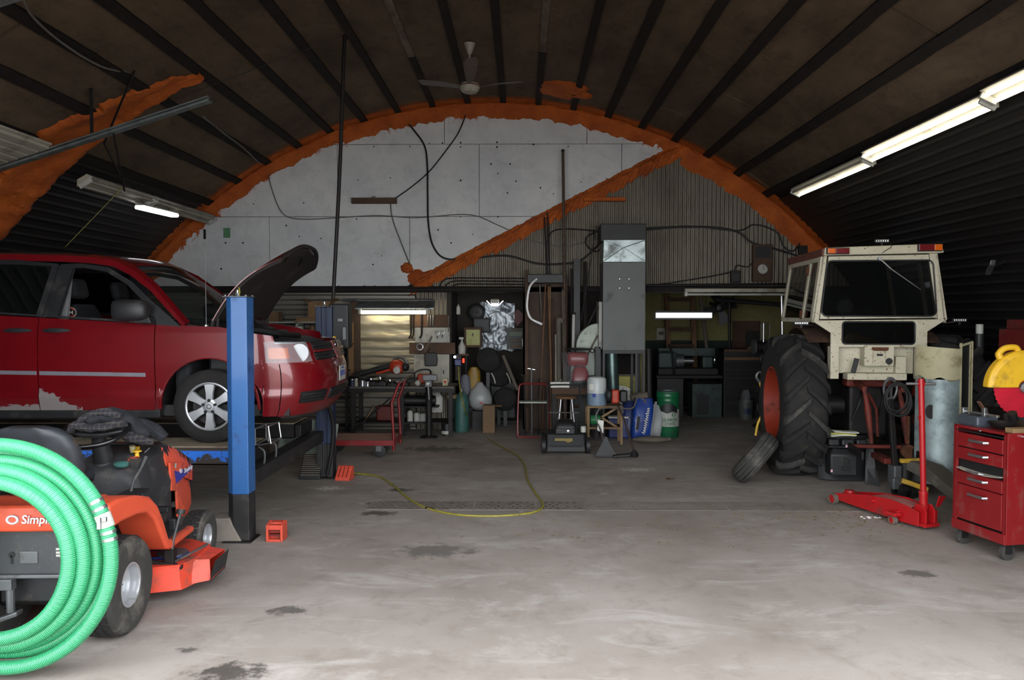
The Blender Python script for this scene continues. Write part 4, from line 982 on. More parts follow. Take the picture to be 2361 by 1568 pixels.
# ================================================================ jacket thrown over the wheel and hood
def m_plaid():
    k = NT('plaid'); c = k.coord(False)
    w = []
    for ax in ('X', 'Z'):
        q = k.n('ShaderNodeTexWave', wave_type='BANDS', bands_direction=ax); k.l(c, q.inputs['Vector']); q.inputs['Scale'].default_value = 7; q.inputs['Distortion'].default_value = 1.5; w.append(q.outputs['Fac'])
    o = k.mix(k.ramp(w[0], .8, .95, 0, .6), lin((32, 31, 37)), lin((66, 62, 60)))
    o = k.mix(k.ramp(w[1], .82, .95, 0, .5), o, lin((82, 76, 70)))
    k.set(**{'Base Color': o, 'Roughness': .95})
m_plaid()
jk = thing('jacket', 'crumpled black work jacket with plaid lining draped over the steering wheel', 'jacket', (-2.80, 5.27, 1.0)); jk.scale = (.66, .66, .62)
def lump(path, rads, seed, mt_, name, par, n=18, amp=.35):
    pts = smooth_path(path, 6); N = len(pts); b = MB(); rings = []
    rr = [rads[min(len(rads)-1, int(i/(N-1)*(len(rads)-1)))]*(1-(i/(N-1)*(len(rads)-1) % 1))+rads[min(len(rads)-1, int(i/(N-1)*(len(rads)-1))+1)]*(i/(N-1)*(len(rads)-1) % 1) for i in range(N)]
    u = Vector((0, 0, 1))
    for i, p in enumerate(pts):
        t = (pts[min(i+1, N-1)]-pts[max(i-1, 0)]).normalized(); a = t.cross(u).normalized(); c = a.cross(t)
        rings.append([p+(a*math.cos(th)+c*.8*math.sin(th))*rr[i]*(1+amp*nz(math.cos(th)*1.6+seed, math.sin(th)*1.6+i*.3, i*.22)+.5*amp*nz(math.cos(th)*4+i*.4, math.sin(th)*4+seed)) for th in [2*PI*k/n for k in range(n)]])
    b.loft(rings); return b.build(name, mt_, par, smooth=70, sub=1)
lump([(-.18, -.15, .27), (-.08, -.05, .32), (.08, .02, .30), (.22, .05, .2), (.36, .1, .1)], [.05, .13, .14, .12, .07], 1, 'cloth_black', 'jacket_body', jk)
lump([(.05, .12, .24), (.24, .16, .2), (.38, .2, .12), (.47, .22, .05)], [.09, .1, .085, .06], 5, 'cloth_black', 'sleeve', jk)
lump([(-.26, -.28, .20), (-.2, -.30, .27), (-.08, -.31, .245), (.05, -.29, .245), (.16, -.2, .27), (.2, -.08, .24)], [.04, .055, .05, .055, .055, .05], 9, 'plaid', 'collar_lining', jk, amp=.45)
lump([(-.24, -.24, .26), (-.14, -.12, .36), (.04, -.1, .38), (.16, -.1, .33)], [.035, .05, .055, .04], 12, 'plaid', 'hem_lining', jk, amp=.5)
lump([(.1, -.1, .2), (.2, -.02, .12), (.32, .0, .06), (.42, .05, .03)], [.08, .085, .06, .04], 15, 'plaid', 'side_lining', jk, amp=.45)

# ================================================================ green suction hose coil
def m_hose():
    for nm, cc in (('hose_green', (68, 162, 114)), ('hose_groove', (6, 84, 52))):
        k = NT(nm); c = k.coord(False); o = k.mix(k.ramp(k.noise(c, 2.5, 4), .3, .7), lin(cc), tuple(min(1, x*1.25) for x in lin(cc)[:3])+(1,))
        k.set(**{'Base Color': o, 'Roughness': .3, 'Transmission Weight': .0, 'Subsurface Weight': .15, 'Subsurface Radius': (.01, .02, .01)})
m_hose()
HC = Vector((at(-2, 1290, 3.95).x, 3.95, .652)); hr = .0365
turns = [(.402, -.075), (.452, -.03), (.488, .035), (.530, .07), (.582, .0)]
path = []
per = 180
for ti, (r0, d0) in enumerate(turns):
    for i in range(per):
        a = i/per; f = max(0, min(1, (a-.5)/.5)); f = f*f*(3-2*f)
        r1, d1 = turns[min(ti+1, len(turns)-1)]; th = -PI/2+2*PI*a
        rr = r0+(r1-r0)*f; dd = d0+(d1-d0)*f
        path.append(HC+Vector((rr*math.cos(th), dd+.012*nz(ti*3, a*5), rr*math.sin(th)*(1+.012*nz(ti*5.1, a*4)))))
# resample by arc length
Ls = [0]
for p, q in zip(path, path[1:]): Ls.append(Ls[-1]+(q-p).length)
pit = .0088; ns = int(Ls[-1]/(pit/4)); pts = []; j = 0
for i in range(ns):
    s_ = i*pit/4
    while Ls[j+1] < s_: j += 1
    t = (s_-Ls[j])/(Ls[j+1]-Ls[j]); pts.append(path[j].lerp(path[j+1], t))
rads = [hr*(.955 if i % 4 == 0 else (1.0 if i % 4 != 2 else 1.008)) for i in range(ns)]
coil = thing('suction_hose', 'coiled bright green ribbed suction hose leaning on the lawn tractor', 'hose', (HC.x, HC.y, 0))
hb = MB(); hb.tube([p-Vector((HC.x, HC.y, 0)) for p in pts], rads, 10)
ho = hb.build('hose_tube', 'hose_green', coil, smooth=70); ho.data.materials.append(MT['hose_groove'])
nf = 10
for pi_, p in enumerate(ho.data.polygons):
    if pi_ < (ns-1)*nf and (pi_//nf) % 4 == 3: p.material_index = 1
def hose_at(deg, r=.582): return Vector((r*math.cos(R(deg)), 0, HC.z+r*math.sin(R(deg))))
for a0, a1, rr, m_, nm in ((30, 28.5, 1.07, 'bright_steel', 'hose_clamp'), (26, 24.5, 1.07, 'bright_steel', 'hose_clamp'), (22.5, 15.5, 1.10, 'white_plastic', 'hose_coupling'), (13.5, 12, 1.07, 'bright_steel', 'hose_clamp'), (10, 8.5, 1.07, 'bright_steel', 'hose_clamp')):
    b = MB(); b.tube([hose_at(a0+(a1-a0)*i/6) for i in range(7)], hr*rr, 16); b.build(nm, m_, coil, smooth=True)
p = hose_at(18.5); b = MB(); b.box((p.x-.005, -.045, p.z), (.02, .02, .06)); b.box((p.x+.02, -.043, p.z+.02), (.025, .015, .025)); b.build('coupling_lever', 'bright_steel', coil, bevel=.003)
# ================================================================ farm tractor, seen from behind
def m_cab():
    k = NT('cab_white'); c = k.coord(False)
    o = k.mix(k.ramp(k.noise(c, 3, 5), .3, .7), lin((196, 190, 168)), lin((178, 172, 148)))
    o = k.mix(k.ramp(k.noise(c, 30, 5, .75), .59, .64), o, lin((104, 58, 32)))
    o = k.mix(k.ramp(k.noise(c, 6, 8, .75, .6), .6, .72, 0, .85), o, lin((126, 84, 48)))
    k.set(**{'Base Color': o, 'Roughness': .55})
m_cab(); mat('cab_rust', (62, 42, 32), .8, var=.3, scale=8, dirt=(120, 92, 62), dirt_amt=.35, dirt_scale=5); mat('case_orange', (150, 48, 24), .6, var=.2, dirt=(52, 36, 28), dirt_amt=.6, dirt_scale=5)
mat('hitch_red', (104, 34, 20), .65, var=.2, dirt=(38, 28, 24), dirt_amt=.65, dirt_scale=6); mat('roof_brown', (104, 56, 44), .7, var=.2)
TX = thing('farm_tractor', 'old farm tractor with rusty white cab and huge rear tyres', 'tractor', (4.0, 9.2, 0), R(-5.5))
def tz(py, Y=8.55): return CAM_H+(724-py)*Y/F_PX
def tx(px): return (px-2030)*8.55/F_PX
def ray_poly(c, a, poly):
    d = (math.cos(a), math.sin(a)); best = None
    for i in range(len(poly)):
        p, q = poly[i], poly[(i+1) % len(poly)]; ex, ez = q[0]-p[0], q[1]-p[1]
        den = d[0]*ez-d[1]*ex
        if abs(den) < 1e-12: continue
        t = ((p[0]-c[0])*ez-(p[1]-c[1])*ex)/den; u = ((p[0]-c[0])*d[1]-(p[1]-c[1])*d[0])/den
        if t > 0 and -1e-6 <= u <= 1+1e-6 and (best is None or t < best): best = t
    best = best or .01
    return (c[0]+d[0]*best, c[1]+d[1]*best)
def holed(outer, inner, y0, y1, n=56):            # flat panel in the xz plane with one opening
    c = (sum(p[0] for p in inner)/len(inner), sum(p[1] for p in inner)/len(inner))
    A = sorted(set([2*PI*i/n for i in range(n)]+[math.atan2(p[1]-c[1], p[0]-c[0]) % (2*PI) for p in list(outer)+list(inner)]))
    O = [ray_poly(c, a, outer) for a in A]; I = [ray_poly(c, a, inner) for a in A]; N = len(A); b = MB(); vs = []
    for y in (y0, y1): vs += [(x, y, z) for x, z in O]+[(x, y, z) for x, z in I]
    fs = []
    for i in range(N):
        j = (i+1) % N
        fs += [(i, j, N+j, N+i), (2*N+i, 3*N+i, 3*N+j, 2*N+j), (i, 2*N+i, 2*N+j, j), (N+i, N+j, 3*N+j, 3*N+i)]
    return b.add(vs, fs)
CY = -.66                                         # rear face of the cab
win = [(x*(1+(.06 if z < (tz(602)+tz(729))/2 else -.02)), z) for x, z in rrect(tx(2139)-tx(1901), tz(602)-tz(729), .06, 5, (tx(2139)+tx(1901))/2, (tz(602)+tz(729))/2)]
dr = [(tx(1890), tz(736)), (tx(2148), tz(732)), (tx(2126), tz(589)), (tx(1908), tz(592))]
b = holed(dr, win, CY, CY+.03); rd = b.build('rear_door', 'cab_white', TX, bevel=.004)
b = MB(); b.add([(x, CY+.012, z) for x, z in win], [tuple(range(len(win)))]); b.build('rear_window', 'glass_dark', rd)
b = MB(); b.tube([(x, CY-.002, z) for x, z in win], .009, 6, True); b.build('window_seal', 'black', rd)
for s, pts in ((-1, [(1872, 742), (1888, 742), (1905, 590), (1891, 590)]), (1, [(2150, 738), (2170, 738), (2146, 586), (2128, 586)])):
    P = [(tx(a), tz(c)) for a, c in pts]; b = MB(); b.prism([(x, z) for x, z in P], 0, .1, m_wall(CY)); b.build('rear_pillar', 'cab_white', TX, bevel=.008)
lw = rrect(tx(2100)-tx(1941), tz(742)-tz(793), .035, 5, tx(2020), (tz(742)+tz(793))/2)
lo = [(tx(1872), tz(739)), (tx(1915), tz(768)), (tx(1915), tz(800)), (tx(2127), tz(800)), (tx(2127), tz(764)), (tx(2168), tz(736))]
b = holed(lo, lw, CY, CY+.03); lp = b.build('lower_panel', 'cab_white', TX, bevel=.004)
b = MB(); b.add([(x, CY+.012, z) for x, z in lw], [tuple(range(len(lw)))]); b.build('lower_window', 'glass_dark', lp)
b = MB(); b.tube([(x, CY-.002, z) for x, z in lw], .009, 6, True); b.build('window_seal', 'black', lp)
for a, c in ((1915, 1934), (2107, 2127)):
    b = MB(); b.bx(tx(a), tx(c), CY, CY+.12, tz(874), tz(799)); b.build('lower_leg', 'cab_white', TX, bevel=.006)
b = MB(); b.bx(tx(1934), tx(2107), CY+.13, CY+.15, tz(862), tz(799)); b.build('back_plate', 'cab_white', TX)
b = MB(); b.bx(tx(1988), tx(2053), CY-.03, CY+.14, tz(843), tz(796)); cb = b.build('valve_cover', 'cab_white', TX, bevel=.006)
b = MB(); b.bx(tx(2006), tx(2033), CY-.045, CY-.03, tz(836), tz(808)); b.build('cover_plate', 'cab_white', cb, bevel=.003)
b = MB(); b.loft([[(tx(2004), CY-.033, tz(806)), (tx(2040), CY-.033, tz(806)), (tx(2040), CY-.033, tz(800)), (tx(2004), CY-.033, tz(800))], [(tx(2008), CY-.06, tz(808)), (tx(2036), CY-.06, tz(808)), (tx(2040), CY-.05, tz(800)), (tx(2004), CY-.05, tz(800))]]); b.build('cover_lip', 'rust', cb)
b = MB(); b.cyl((tx(2042), CY-.035, tz(832)), (tx(2042), CY-.028, tz(832)), .036, n=18); b.build('round_port', 'black', cb)
b = MB(); b.bx(tx(2014), tx(2027), CY-.048, CY-.045, tz(820), tz(815)); b.build('print', 'ink_dark', cb)
b = MB(); b.bar((tx(1972), CY-.02, tz(826)), (tx(1964), CY-.02, tz(860)), .05, .02); b.build('rubber_flap', 'black', TX)
b = MB(); b.bx(tx(1950), tx(2080), CY-.05, CY+.12, tz(875), tz(860)); b.build('cross_member', 'cab_white', TX, bevel=.005)
b = MB(); b.bx(tx(2063), tx(2086), CY+.05, CY+.13, tz(868), tz(822)); b.build('side_cover', 'cab_white', TX, bevel=.008)
# roof
b = MB(); b.loft([[(tx(1897)-.02, CY-.06, tz(590)), (tx(2151)+.02, CY-.06, tz(586)), (tx(2151), CY-.04, tz(565)), (tx(1897), CY-.04, tz(572))], [(tx(1897)-.02, CY+1.5, tz(590)), (tx(2151)+.02, CY+1.5, tz(586)), (tx(2151), CY+1.5, tz(565)), (tx(1897), CY+1.5, tz(572))]]); rf = b.build('roof', 'cab_white', TX, bevel=.012)
b = MB(); b.bx(tx(1897)-.03, tx(1897)-.01, CY-.04, CY+1.52, tz(592), tz(574)); b.build('roof_edge', 'roof_brown', rf, bevel=.004)
for a, c, e, f, am in ((1899, 1948, 573, 588, 0), (2097, 2149, 566, 583, 1)):
    b = MB(); b.bx(tx(a), tx(c), CY-.09, CY-.05, tz(f), tz(e)); tl = b.build('tail_light', 'black', TX, bevel=.005)
    mid = tx(a)+(tx(c)-tx(a))*(.36 if not am else .64)
    b = MB(); b.bx(tx(a)+.006, mid, CY-.1, CY-.09, tz(f)+.008, tz(e)-.008); b.build('lens', 'lens_amber' if not am else 'lens_red', tl, bevel=.003)
    b = MB(); b.bx(mid+.003, tx(c)-.006, CY-.1, CY-.09, tz(f)+.008, tz(e)-.008); b.build('lens', 'lens_red' if not am else 'lens_amber', tl, bevel=.003)
def ledbar(x, y, z, w):
    b = MB(); b.bx(x-w/2, x+w/2, y, y+.05, z-.017, z+.017); lb = b.build('light_bar', 'grey_metal', TX, bevel=.004)
    for i in range(6):
        b = MB(); cx = x-w/2+w*(i+.5)/6; b.lathe([(.011, 0), (.011, .004), (.004, .006)], 10, frame((cx, y-.001, z), (1, 0, 0), (0, 0, 1))); b.build('led', 'chrome', lb)
    b = MB(); b.bx(x-.01, x+.01, y+.02, y+.04, z-.05, z-.015); b.build('bar_foot', 'dark_metal', lb)
ledbar(tx(2026), CY, tz(561)+.02, .14); ledbar(tx(1847), CY-.05, tz(745), .145); ledbar(tx(2193), CY-.05, tz(738), .13)
b = MB(); b.tube([(tx(1850), CY, tz(747)), (tx(1862), CY+.1, tz(750)), (tx(1880), CY+.12, tz(750))], .012, 6); b.tube([(tx(2190), CY, tz(741)), (tx(2170), CY+.1, tz(745))], .012, 6); tag(b.build('lamp_arm', 'dark_metal', TX), kind='stuff')
b = MB(); b.tube(smooth_path([(tx(2042), CY-.045, tz(565)), (tx(2040), CY-.065, tz(572)), (tx(2026), CY-.065, tz(582)), (tx(2018), CY-.04, tz(589))], 5), .004, 5); b.build('lamp_wire', 'black', TX)
b = MB(); b.cyl((tx(2018), CY, tz(598)), (tx(2018), CY-.04, tz(598)), .018, n=10); b.tube([(tx(2018), CY-.035, tz(598)), (tx(2044), CY-.03, tz(622)), (tx(2110), CY-.012, tz(669))], [.009, .008, .004], 6); b.build('wiper_arm', 'bright_steel', TX)
# cab sides
for s in (-1, 1):
    X0 = tx(1872) if s < 0 else tx(2168); X1_ = tx(1893) if s < 0 else tx(2146)
    zt, zb_ = tz(590), tz(744)
    def SP(y, t): return (X0+(X1_-X0)*t, y, zb_+(zt-zb_)*t)
    for y0, y1, nm in ((CY, CY+.1, 'corner_post'), (CY+.43, CY+.5, 'door_post'), (CY+1.38, CY+1.46, 'front_post')):
        b = MB(); b.loft([[SP(y0, t), SP(y1, t), tuple(Vector(SP(y1, t))+Vector((-s*.03, 0, 0))), tuple(Vector(SP(y0, t))+Vector((-s*.03, 0, 0)))] for t in (0, 1)]); b.build(nm, 'cab_white', TX, bevel=.005)
    for t0, t1 in ((0, .07), (.92, 1)):
        b = MB(); b.loft([[SP(y, t0), SP(y, t1), tuple(Vector(SP(y, t1))+Vector((-s*.03, 0, 0))), tuple(Vector(SP(y, t0))+Vector((-s*.03, 0, 0)))] for y in (CY, CY+1.46)]); b.build('side_rail', 'cab_white', TX, bevel=.005)
    for y0, y1 in ((CY+.1, CY+.43), (CY+.5, CY+1.38)):
        b = MB(); b.add([tuple(Vector(SP(y, t))+Vector((-s*.015, 0, 0))) for y, t in ((y0, .07), (y1, .07), (y1, .92), (y0, .92))], [(0, 1, 2, 3)]); b.build('side_window', 'glass_dark' if s < 0 else 'glass_clear', TX)
    for t in (.12, .8):
        p = Vector(SP(CY+.46, t)); b = MB(); b.box(p+Vector((s*.012, 0, 0)), (.03, .03, .1)); b.build('hinge', 'rust', TX, bevel=.004)
    # fender
    b = MB(); fx0, fx1 = (tx(1872)+.0, -.42) if s < 0 else (.42, tx(2168))
    b.loft([[(x, 0+.92*math.cos(R(a)), .83+.92*math.sin(R(a))) for a in range(52, 132, 8)] for x in (fx0, fx1)], False, False); fd = b.build('fender', 'cab_rust', TX, solid=.01, smooth=True)
    b = MB(); b.loft([[(s*.45, CY+.05, tz(744)), (s*.45, CY+.05, tz(870)), (s*.45, .6, tz(870)), (s*.45, .75, tz(744))], [(s*.46, CY+.05, tz(744)), (s*.46, CY+.05, tz(870)), (s*.46, .6, tz(870)), (s*.46, .75, tz(744))]]); b.build('fender_side', 'cab_rust', fd)
b = MB(); b.bx(-.6, .6, CY+1.4, CY+1.46, tz(870), tz(730)); b.build('fire_wall', 'cab_rust', TX)
# through the far windows
b = MB(); b.loft([[(x*.24, .1+y, z) for x, y in ((-1, -.05), (1, -.05), (1, .06), (-1, .06))] for z in (1.45, 2.0)]); b.bx(-.26, .26, .1, .6, 1.35, 1.48); b.build('operator_seat', 'black_plastic', TX, bevel=.03)
b = MB(); b.ring((-.05, .75, 1.75), .19, .015, 28, 8, TR(-.05, .75, 1.75)@ROT('X', 35)@TR(.05, -.75, -1.75)); b.cyl((-.05, .78, 1.73), (-.05, 1.0, 1.3), .02, n=8); b.build('steering_wheel', 'black', TX)
b = MB(); b.lathe([(.09, 0), (.1, .03), (.08, .05)], 20, frame((-.32, -.35, 1.98), (1, 0, 0), (0, 0, 1))); b.cyl((-.32, -.33, 1.98), (-.32, -.3, 1.88), .012, n=8); b.build('cab_fan', 'grey_metal', TX, smooth=True)
# wheels
def ag_tyre(x, s):
    r, w = .83, .5; m = TR(x, 0, r)@ROT('Y', 90*s)
    b = MB(); b.lathe([(.44, -.2), (.47, -.235), (.6, -.24), (.72, -.225), (.765, -.19), (.785, -.1), (.79, 0), (.785, .1), (.765, .19), (.72, .225), (.6, .24), (.47, .235), (.44, .2)], 56, m, False); ty = b.build('rear_tyre', 'rubber', TX, smooth=40)
    for side in (-1, 1):
        for i in range(20):
            a0 = 360*(i+(.5 if side > 0 else 0))/20; rings = []
            for t, da, rr in ((-.06, 0, .835), (.3, 5, .833), (.7, 11, .825), (1.0, 16, .80), (1.12, 17.5, .755)):
                zc = side*.222*t; ca = R(a0-da); wd = .026+.008*t; ring = []
                for dr_, sg in ((-.06, -1.35), (0, -1), (0, 1), (-.06, 1.35)):
                    aa = ca+sg*wd/rr; ring.append(((rr+dr_)*math.cos(aa), (rr+dr_)*math.sin(aa), zc))
                rings.append(ring)
            q = MB(); q.loft(rings, m=m); q.build('tread_lug', 'rubber_dusty' if (i % 3 == 0) else 'rubber', ty)
    b = MB(); b.lathe([(.445, .2), (.45, .23), (.43, .23), (.42, .15), (.40, .02), (.2, .0), (.18, .06), (.1, .07), (.02, .07)], 40, m, False); b.lathe([(.445, -.2), (.43, -.2), (.40, .0), (.1, -.02)], 30, m, False); b.build('wheel_rim', 'case_orange', ty, smooth=40)
    b = MB(); b.lathe([(.11, .06), (.11, .12), (.05, .13), (.01, .13)], 18, m); b.build('hub', 'case_orange', ty, smooth=40)
ag_tyre(-.80, -1); ag_tyre(.92, 1)
# axle, hitch and links
b = MB(); b.cyl((-.76, 0, .83), (.88, 0, .83), .11, n=18); b.build('rear_axle', 'dark_metal', TX, smooth=40)
b = MB(); b.bx(-.22, .22, -.25, 1.4, .5, 1.2); b.build('gear_housing', 'dark_metal', TX, bevel=.04)
b = MB(); b.bx(-.3, .3, -.42, -.22, 1.08, 1.18); b.build('rockshaft_housing', 'hitch_red', TX, bevel=.03)
for s in (-1, 1):
    b = MB(); b.loft([[(s*.2+dx, y, z+dz) for dx, dz in ((-.025, -.03), (.025, -.03), (.025, .03), (-.025, .03))] for y, z in ((-.2, 1.12), (-.45, 1.14), (-.72, 1.08))]); b.build('lift_arm', 'hitch_red', TX, bevel=.008)
    x0, x1 = (-.20, -.13) if s < 0 else (.16, .24)
    b = MB(); b.tube([(x0, -.7, 1.08), (x0+(x1-x0)*.4, -.72, .9), (x0+(x1-x0)*.45, -.72, .88), (x1, -.74, .5)], [.022, .03, .038, .022], 10); lk = b.build('lift_link', 'hitch_red', TX, smooth=40)
    b = MB(); b.bar((s*.28, .1, .45), (s*.30, -1.0, .40), .03, .09); b.build('lower_link', 'dark_metal', TX, bevel=.01)
b = MB(); b.tube([(-.05, -.4, 1.0), (-.02, -.55, .85), (-.02, -.6, .55)], .018, 8); b.build('top_link', 'hitch_red', TX, smooth=True)
b = MB(); b.lathe([(.075, -.02), (.075, .02)], 20, frame((.24, -.76, .42), (1, 0, 0), (0, 0, 1))); b.bar((.24, -.75, .5), (.24, -.75, .8), .03); b.build('link_end', 'rust', TX)
b = MB(); b.bx(-.05, .05, -.9, .2, .3, .36); b.bx(-.3, .3, -.62, -.56, .42, .46); b.build('drawbar', 'hitch_red', TX, bevel=.01)
for i, (x0, x1) in enumerate(((-.1, -.25), (.1, .02), (.3, .36))):
    b = MB(); b.tube(smooth_path([(x0, -.3, 1.1), ((x0+x1)/2, -.5, .95), (x1, -.45, .7)], 5), .015, 6); b.build('hydraulic_line', 'black', TX, smooth=True)
# front half
b = MB(); b.loft([[(x, y, z) for x, z in ((-.3, .7), (.3, .7), (.3, 1.35), (.2, 1.45), (-.2, 1.45), (-.3, 1.35))] for y in (1.0, 2.6)]); b.build('engine_hood', 'case_orange', TX, bevel=.03)
for s in (-1, 1):
    m = TR(s*.48, 2.35, .42)@ROT('Y', 90); b = MB(); b.lathe([(.2, -.11), (.36, -.12), (.42, -.07), (.42, .07), (.36, .12), (.2, .11)], 30, m, False); ft = b.build('front_tyre', 'rubber', TX, smooth=40)
    b = MB(); b.lathe([(.2, -.1), (.18, 0), (.02, 0)], 24, m, False); b.build('front_rim', 'case_orange', ft)
b = MB(); b.bar((-.45, 2.35, .42), (.45, 2.35, .42), .1); b.build('front_axle', 'dark_metal', TX)

# ================================================================ spare tyre leaning on the tractor
sp = thing('spare_tyre', 'worn car tyre leaning against the big left tractor tyre', 'tyre', (2.50, 8.74, 0))
ax = Vector((-.74, .27, .62)).normalized(); mm = frame((.12, 0, .29), ax.cross(Vector((0, 1, 0))), ax.cross(ax.cross(Vector((0, 1, 0)))))
b = MB(); b.lathe([(.2, -.08), (.22, -.095), (.28, -.098), (.31, -.07), (.318, 0), (.31, .07), (.28, .098), (.22, .095), (.2, .08)], 44, mm, False); st_ = b.build('carcass', 'rubber_dusty', sp, smooth=40, solid=.01)
for q in (-.045, 0, .045): b = MB(); b.ring((0, 0, q), .3165, .004, 44, 5, mm); b.build('tread_groove', 'black', sp)
sp2 = thing('tow_bar', 'bent yellow steel bar leaning beside the big left tractor tyre', 'bar', tuple(gr(1745, 1012)))
o_ = gr(1745, 1012)
b = MB(); b.tube(smooth_path([at(px, py, 9.9)-o_ for px, py in ((1742, 1004), (1748, 975), (1762, 945), (1764, 915), (1756, 895), (1752, 880))], 5), [.016]*26, 8); b.build('bar', 'yellow_plastic', sp2, smooth=True)
b = MB(); b.tube(smooth_path([at(px, py, 9.9)-o_ for px, py in ((1752, 882), (1744, 868), (1752, 858), (1764, 872))], 5), .018, 8); b.build('hook', 'grey_metal', sp2, smooth=True)

# ================================================================ black plastic part with papers on it
g_ = gr(1950, 1112); bp = thing('glovebox_shell', 'black plastic vehicle shell with moulded box standing behind the red jack', 'car part', (g_.x, g_.y, 0), R(-4))
b = MB(); b.loft([[(x, .06*math.cos(x*5)-.05+(.16*abs(x/.3)**3), z) for x in [-.28+.56*i/14 for i in range(15)]] for z in (0.02, .12, .5, .53)], False, False); b.build('back_shell', 'black_plastic', bp, solid=.012, smooth=50)
b = MB(); b.loft([[(.18, -.08, 0), (.30, -.20, 0), (.30, -.18, .01), (.18, -.06, .01)], [(.19, -.06, .18), (.285, -.1, .2), (.285, -.09, .21), (.19, -.05, .2)], [(.2, -.05, .5), (.27, -.06, .5), (.27, -.05, .51), (.2, -.04, .51)]]); b.build('flared_side', 'black_plastic', bp, bevel=.006)
b = MB(); b.loft([[(x-.06, y, z) for x, y in ((-.16, -.16), (.13, -.16), (.13, .05), (-.16, .05))] for z in (.1, .34)]+[[(x-.06, y, .40) for x, y in ((-.12, -.1), (.1, -.1), (.1, .05), (-.12, .05))]]); b.build('moulded_box', 'black_plastic', bp, bevel=.018, smooth=True)
b = MB(); b.bx(-.08, -.03, -.185, -.16, .24, .30); b.bx(-.1, -.01, -.18, -.16, .17, .21); tag(b.build('latch', 'black', bp, bevel=.004), kind='stuff')
for x, z in ((-.03, .43), (-.2, .16)):
    b = MB(); b.box((x-.01, -.17 if z < .3 else -.125, z), (.02, .004, .03), ); b.build('pink_sticker', mat('sticker_%d' % int(z*100), (206, 160, 170), .7), bp)
b = MB(); b.bx(-.24, .22, -.12, .08, .41, .425); b.build('shelf_lip', 'black_plastic', bp, bevel=.004)
for x0, x1 in ((-.22, -.1), (-.08, .06), (.08, .2)):
    b = MB(); b.bx(x0, x1, -.1, .04, .425, .50); b.build('clip_tower', 'black_plastic', bp, bevel=.02)
for i, (dz, m_, lab, r_) in enumerate(((.545, 'paper', 'white paper sheet at the bottom of the pile on the black shell', 6), (.562, 'paper_yellow', 'yellowed booklet between two white sheets on the black shell', -3), (.579, 'paper', 'curled white paper on top of the pile on the black shell', 3))):
    b = MB(); b.grid(lambda u, v: (-.14+.28*u, -.1+.2*v, .008*math.sin(3*u+i)+.006*math.sin(4*v)), 8, 6)
    pp = b.build('paper_sheet', m_, None, solid=.008, smooth=False); pp.location = (g_.x-.09+.02*i, g_.y-.02, dz); pp.rotation_euler = (0, 0, R(r_)); tag(pp, lab, 'paper', 'papers on the black plastic shell')

# ================================================================ pallet jack
g_ = gr(2088, 1150); pj = thing('pallet_jack', 'old grey pallet jack with upright loop handle behind the red floor jack', 'pallet jack', (g_.x, g_.y, 0), R(8))
b = MB()
b.bar((-.09, .05, .30), (-.11, .12, 1.02), .055, .04); sh = b.build('handle_shaft', 'dark_metal', pj, bevel=.006)
b = MB(); b.ring((0, 0, 0), .072, .013, 28, 8, frame((-.11, .12, 1.12), (1, 0, 0), (0, 0, 1))@Matrix.Scale(1.5, 4, (0, 1, 0))); b.build('loop_grip', 'grey_metal', sh, smooth=True)
b = MB(); b.bar((-.11, .115, 1.0), (-.11, .105, 1.14), .02, .02); b.build('release_lever', 'bright_steel', sh)
b = MB(); b.cyl((.03, .06, .12), (.03, .06, .36), .062, n=18); b.cyl((.03, .06, .08), (.03, .06, .12), .085, n=18); b.build('pump', 'dark_metal', pj, smooth=40)
b = MB(); b.bx(-.13, -.04, .0, .12, .14, .34); b.bx(-.16, -.06, -.03, .04, .1, .22); b.build('pump_lever', 'grey_metal', pj, bevel=.015)
b = MB(); b.tube([(-.12, .0, .2+.008*i) if i % 2 else (-.10, .01, .2+.008*i) for i in range(12)], .004, 5); b.build('spring', 'bright_steel', pj)
for x in (-.06, .06):
    m = TR(x, .02, .085)@ROT('Y', 90); b = MB(); b.lathe([(.03, -.035), (.085, -.035), (.085, .035), (.03, .035)], 24, m, False); b.build('steer_wheel', 'black', pj, smooth=40)
b = MB(); b.loft([[(.0+dx, .02, z) for dx, z in ((-.0, .30), (.24, .30), (.24, .40), (0, .40))], [(.1+dx, -.16, z) for dx, z in ((-.02, .24), (.2, .24), (.2, .37), (-.02, .37))], [(.14+dx, -.78, z) for dx, z in ((0, .02), (.2, .02), (.2, .10), (0, .10))], [(.14+dx, -.82, z) for dx, z in ((0, .02), (.2, .02), (.2, .07), (0, .07))]]); fk = b.build('fork', mat('fork_grey', (86, 80, 72), .7, .2, dirt=(130, 124, 112), dirt_amt=.25), pj, bevel=.01)
b = MB(); b.bx(-.06, .2, -.02, .03, .37, .415); b.build('yellow_cap', mat('yellow_worn', (190, 150, 40), .6, dirt=(90, 82, 70), dirt_amt=.5, dirt_scale=14), pj, bevel=.01)
b = MB(); b.bar((-.07, -.03, .2), (.16, -.12, .12), .06, .05); b.build('yellow_arm', 'yellow_worn', pj, bevel=.01)
cc = thing('cable_coil', 'black cable coil hung over the pallet jack handle', 'cable', tuple(at(2063, 915, 7.75)))
for i, (r_, dx, dz) in enumerate(((.115, 0, -.01), (.125, .005, -.02), (.105, -.01, .0), (.12, .012, -.03))):
    b = MB(); b.ring((0, 0, 0), r_, .0085, 34, 7, frame((dx, -.03-.012*i, dz), (1, 0, .1*i-.1), (0, 0, 1))@Matrix.Scale(1.3, 4, (0, 1, 0))); b.build('cable_loop', 'cable_black', cc, smooth=True)

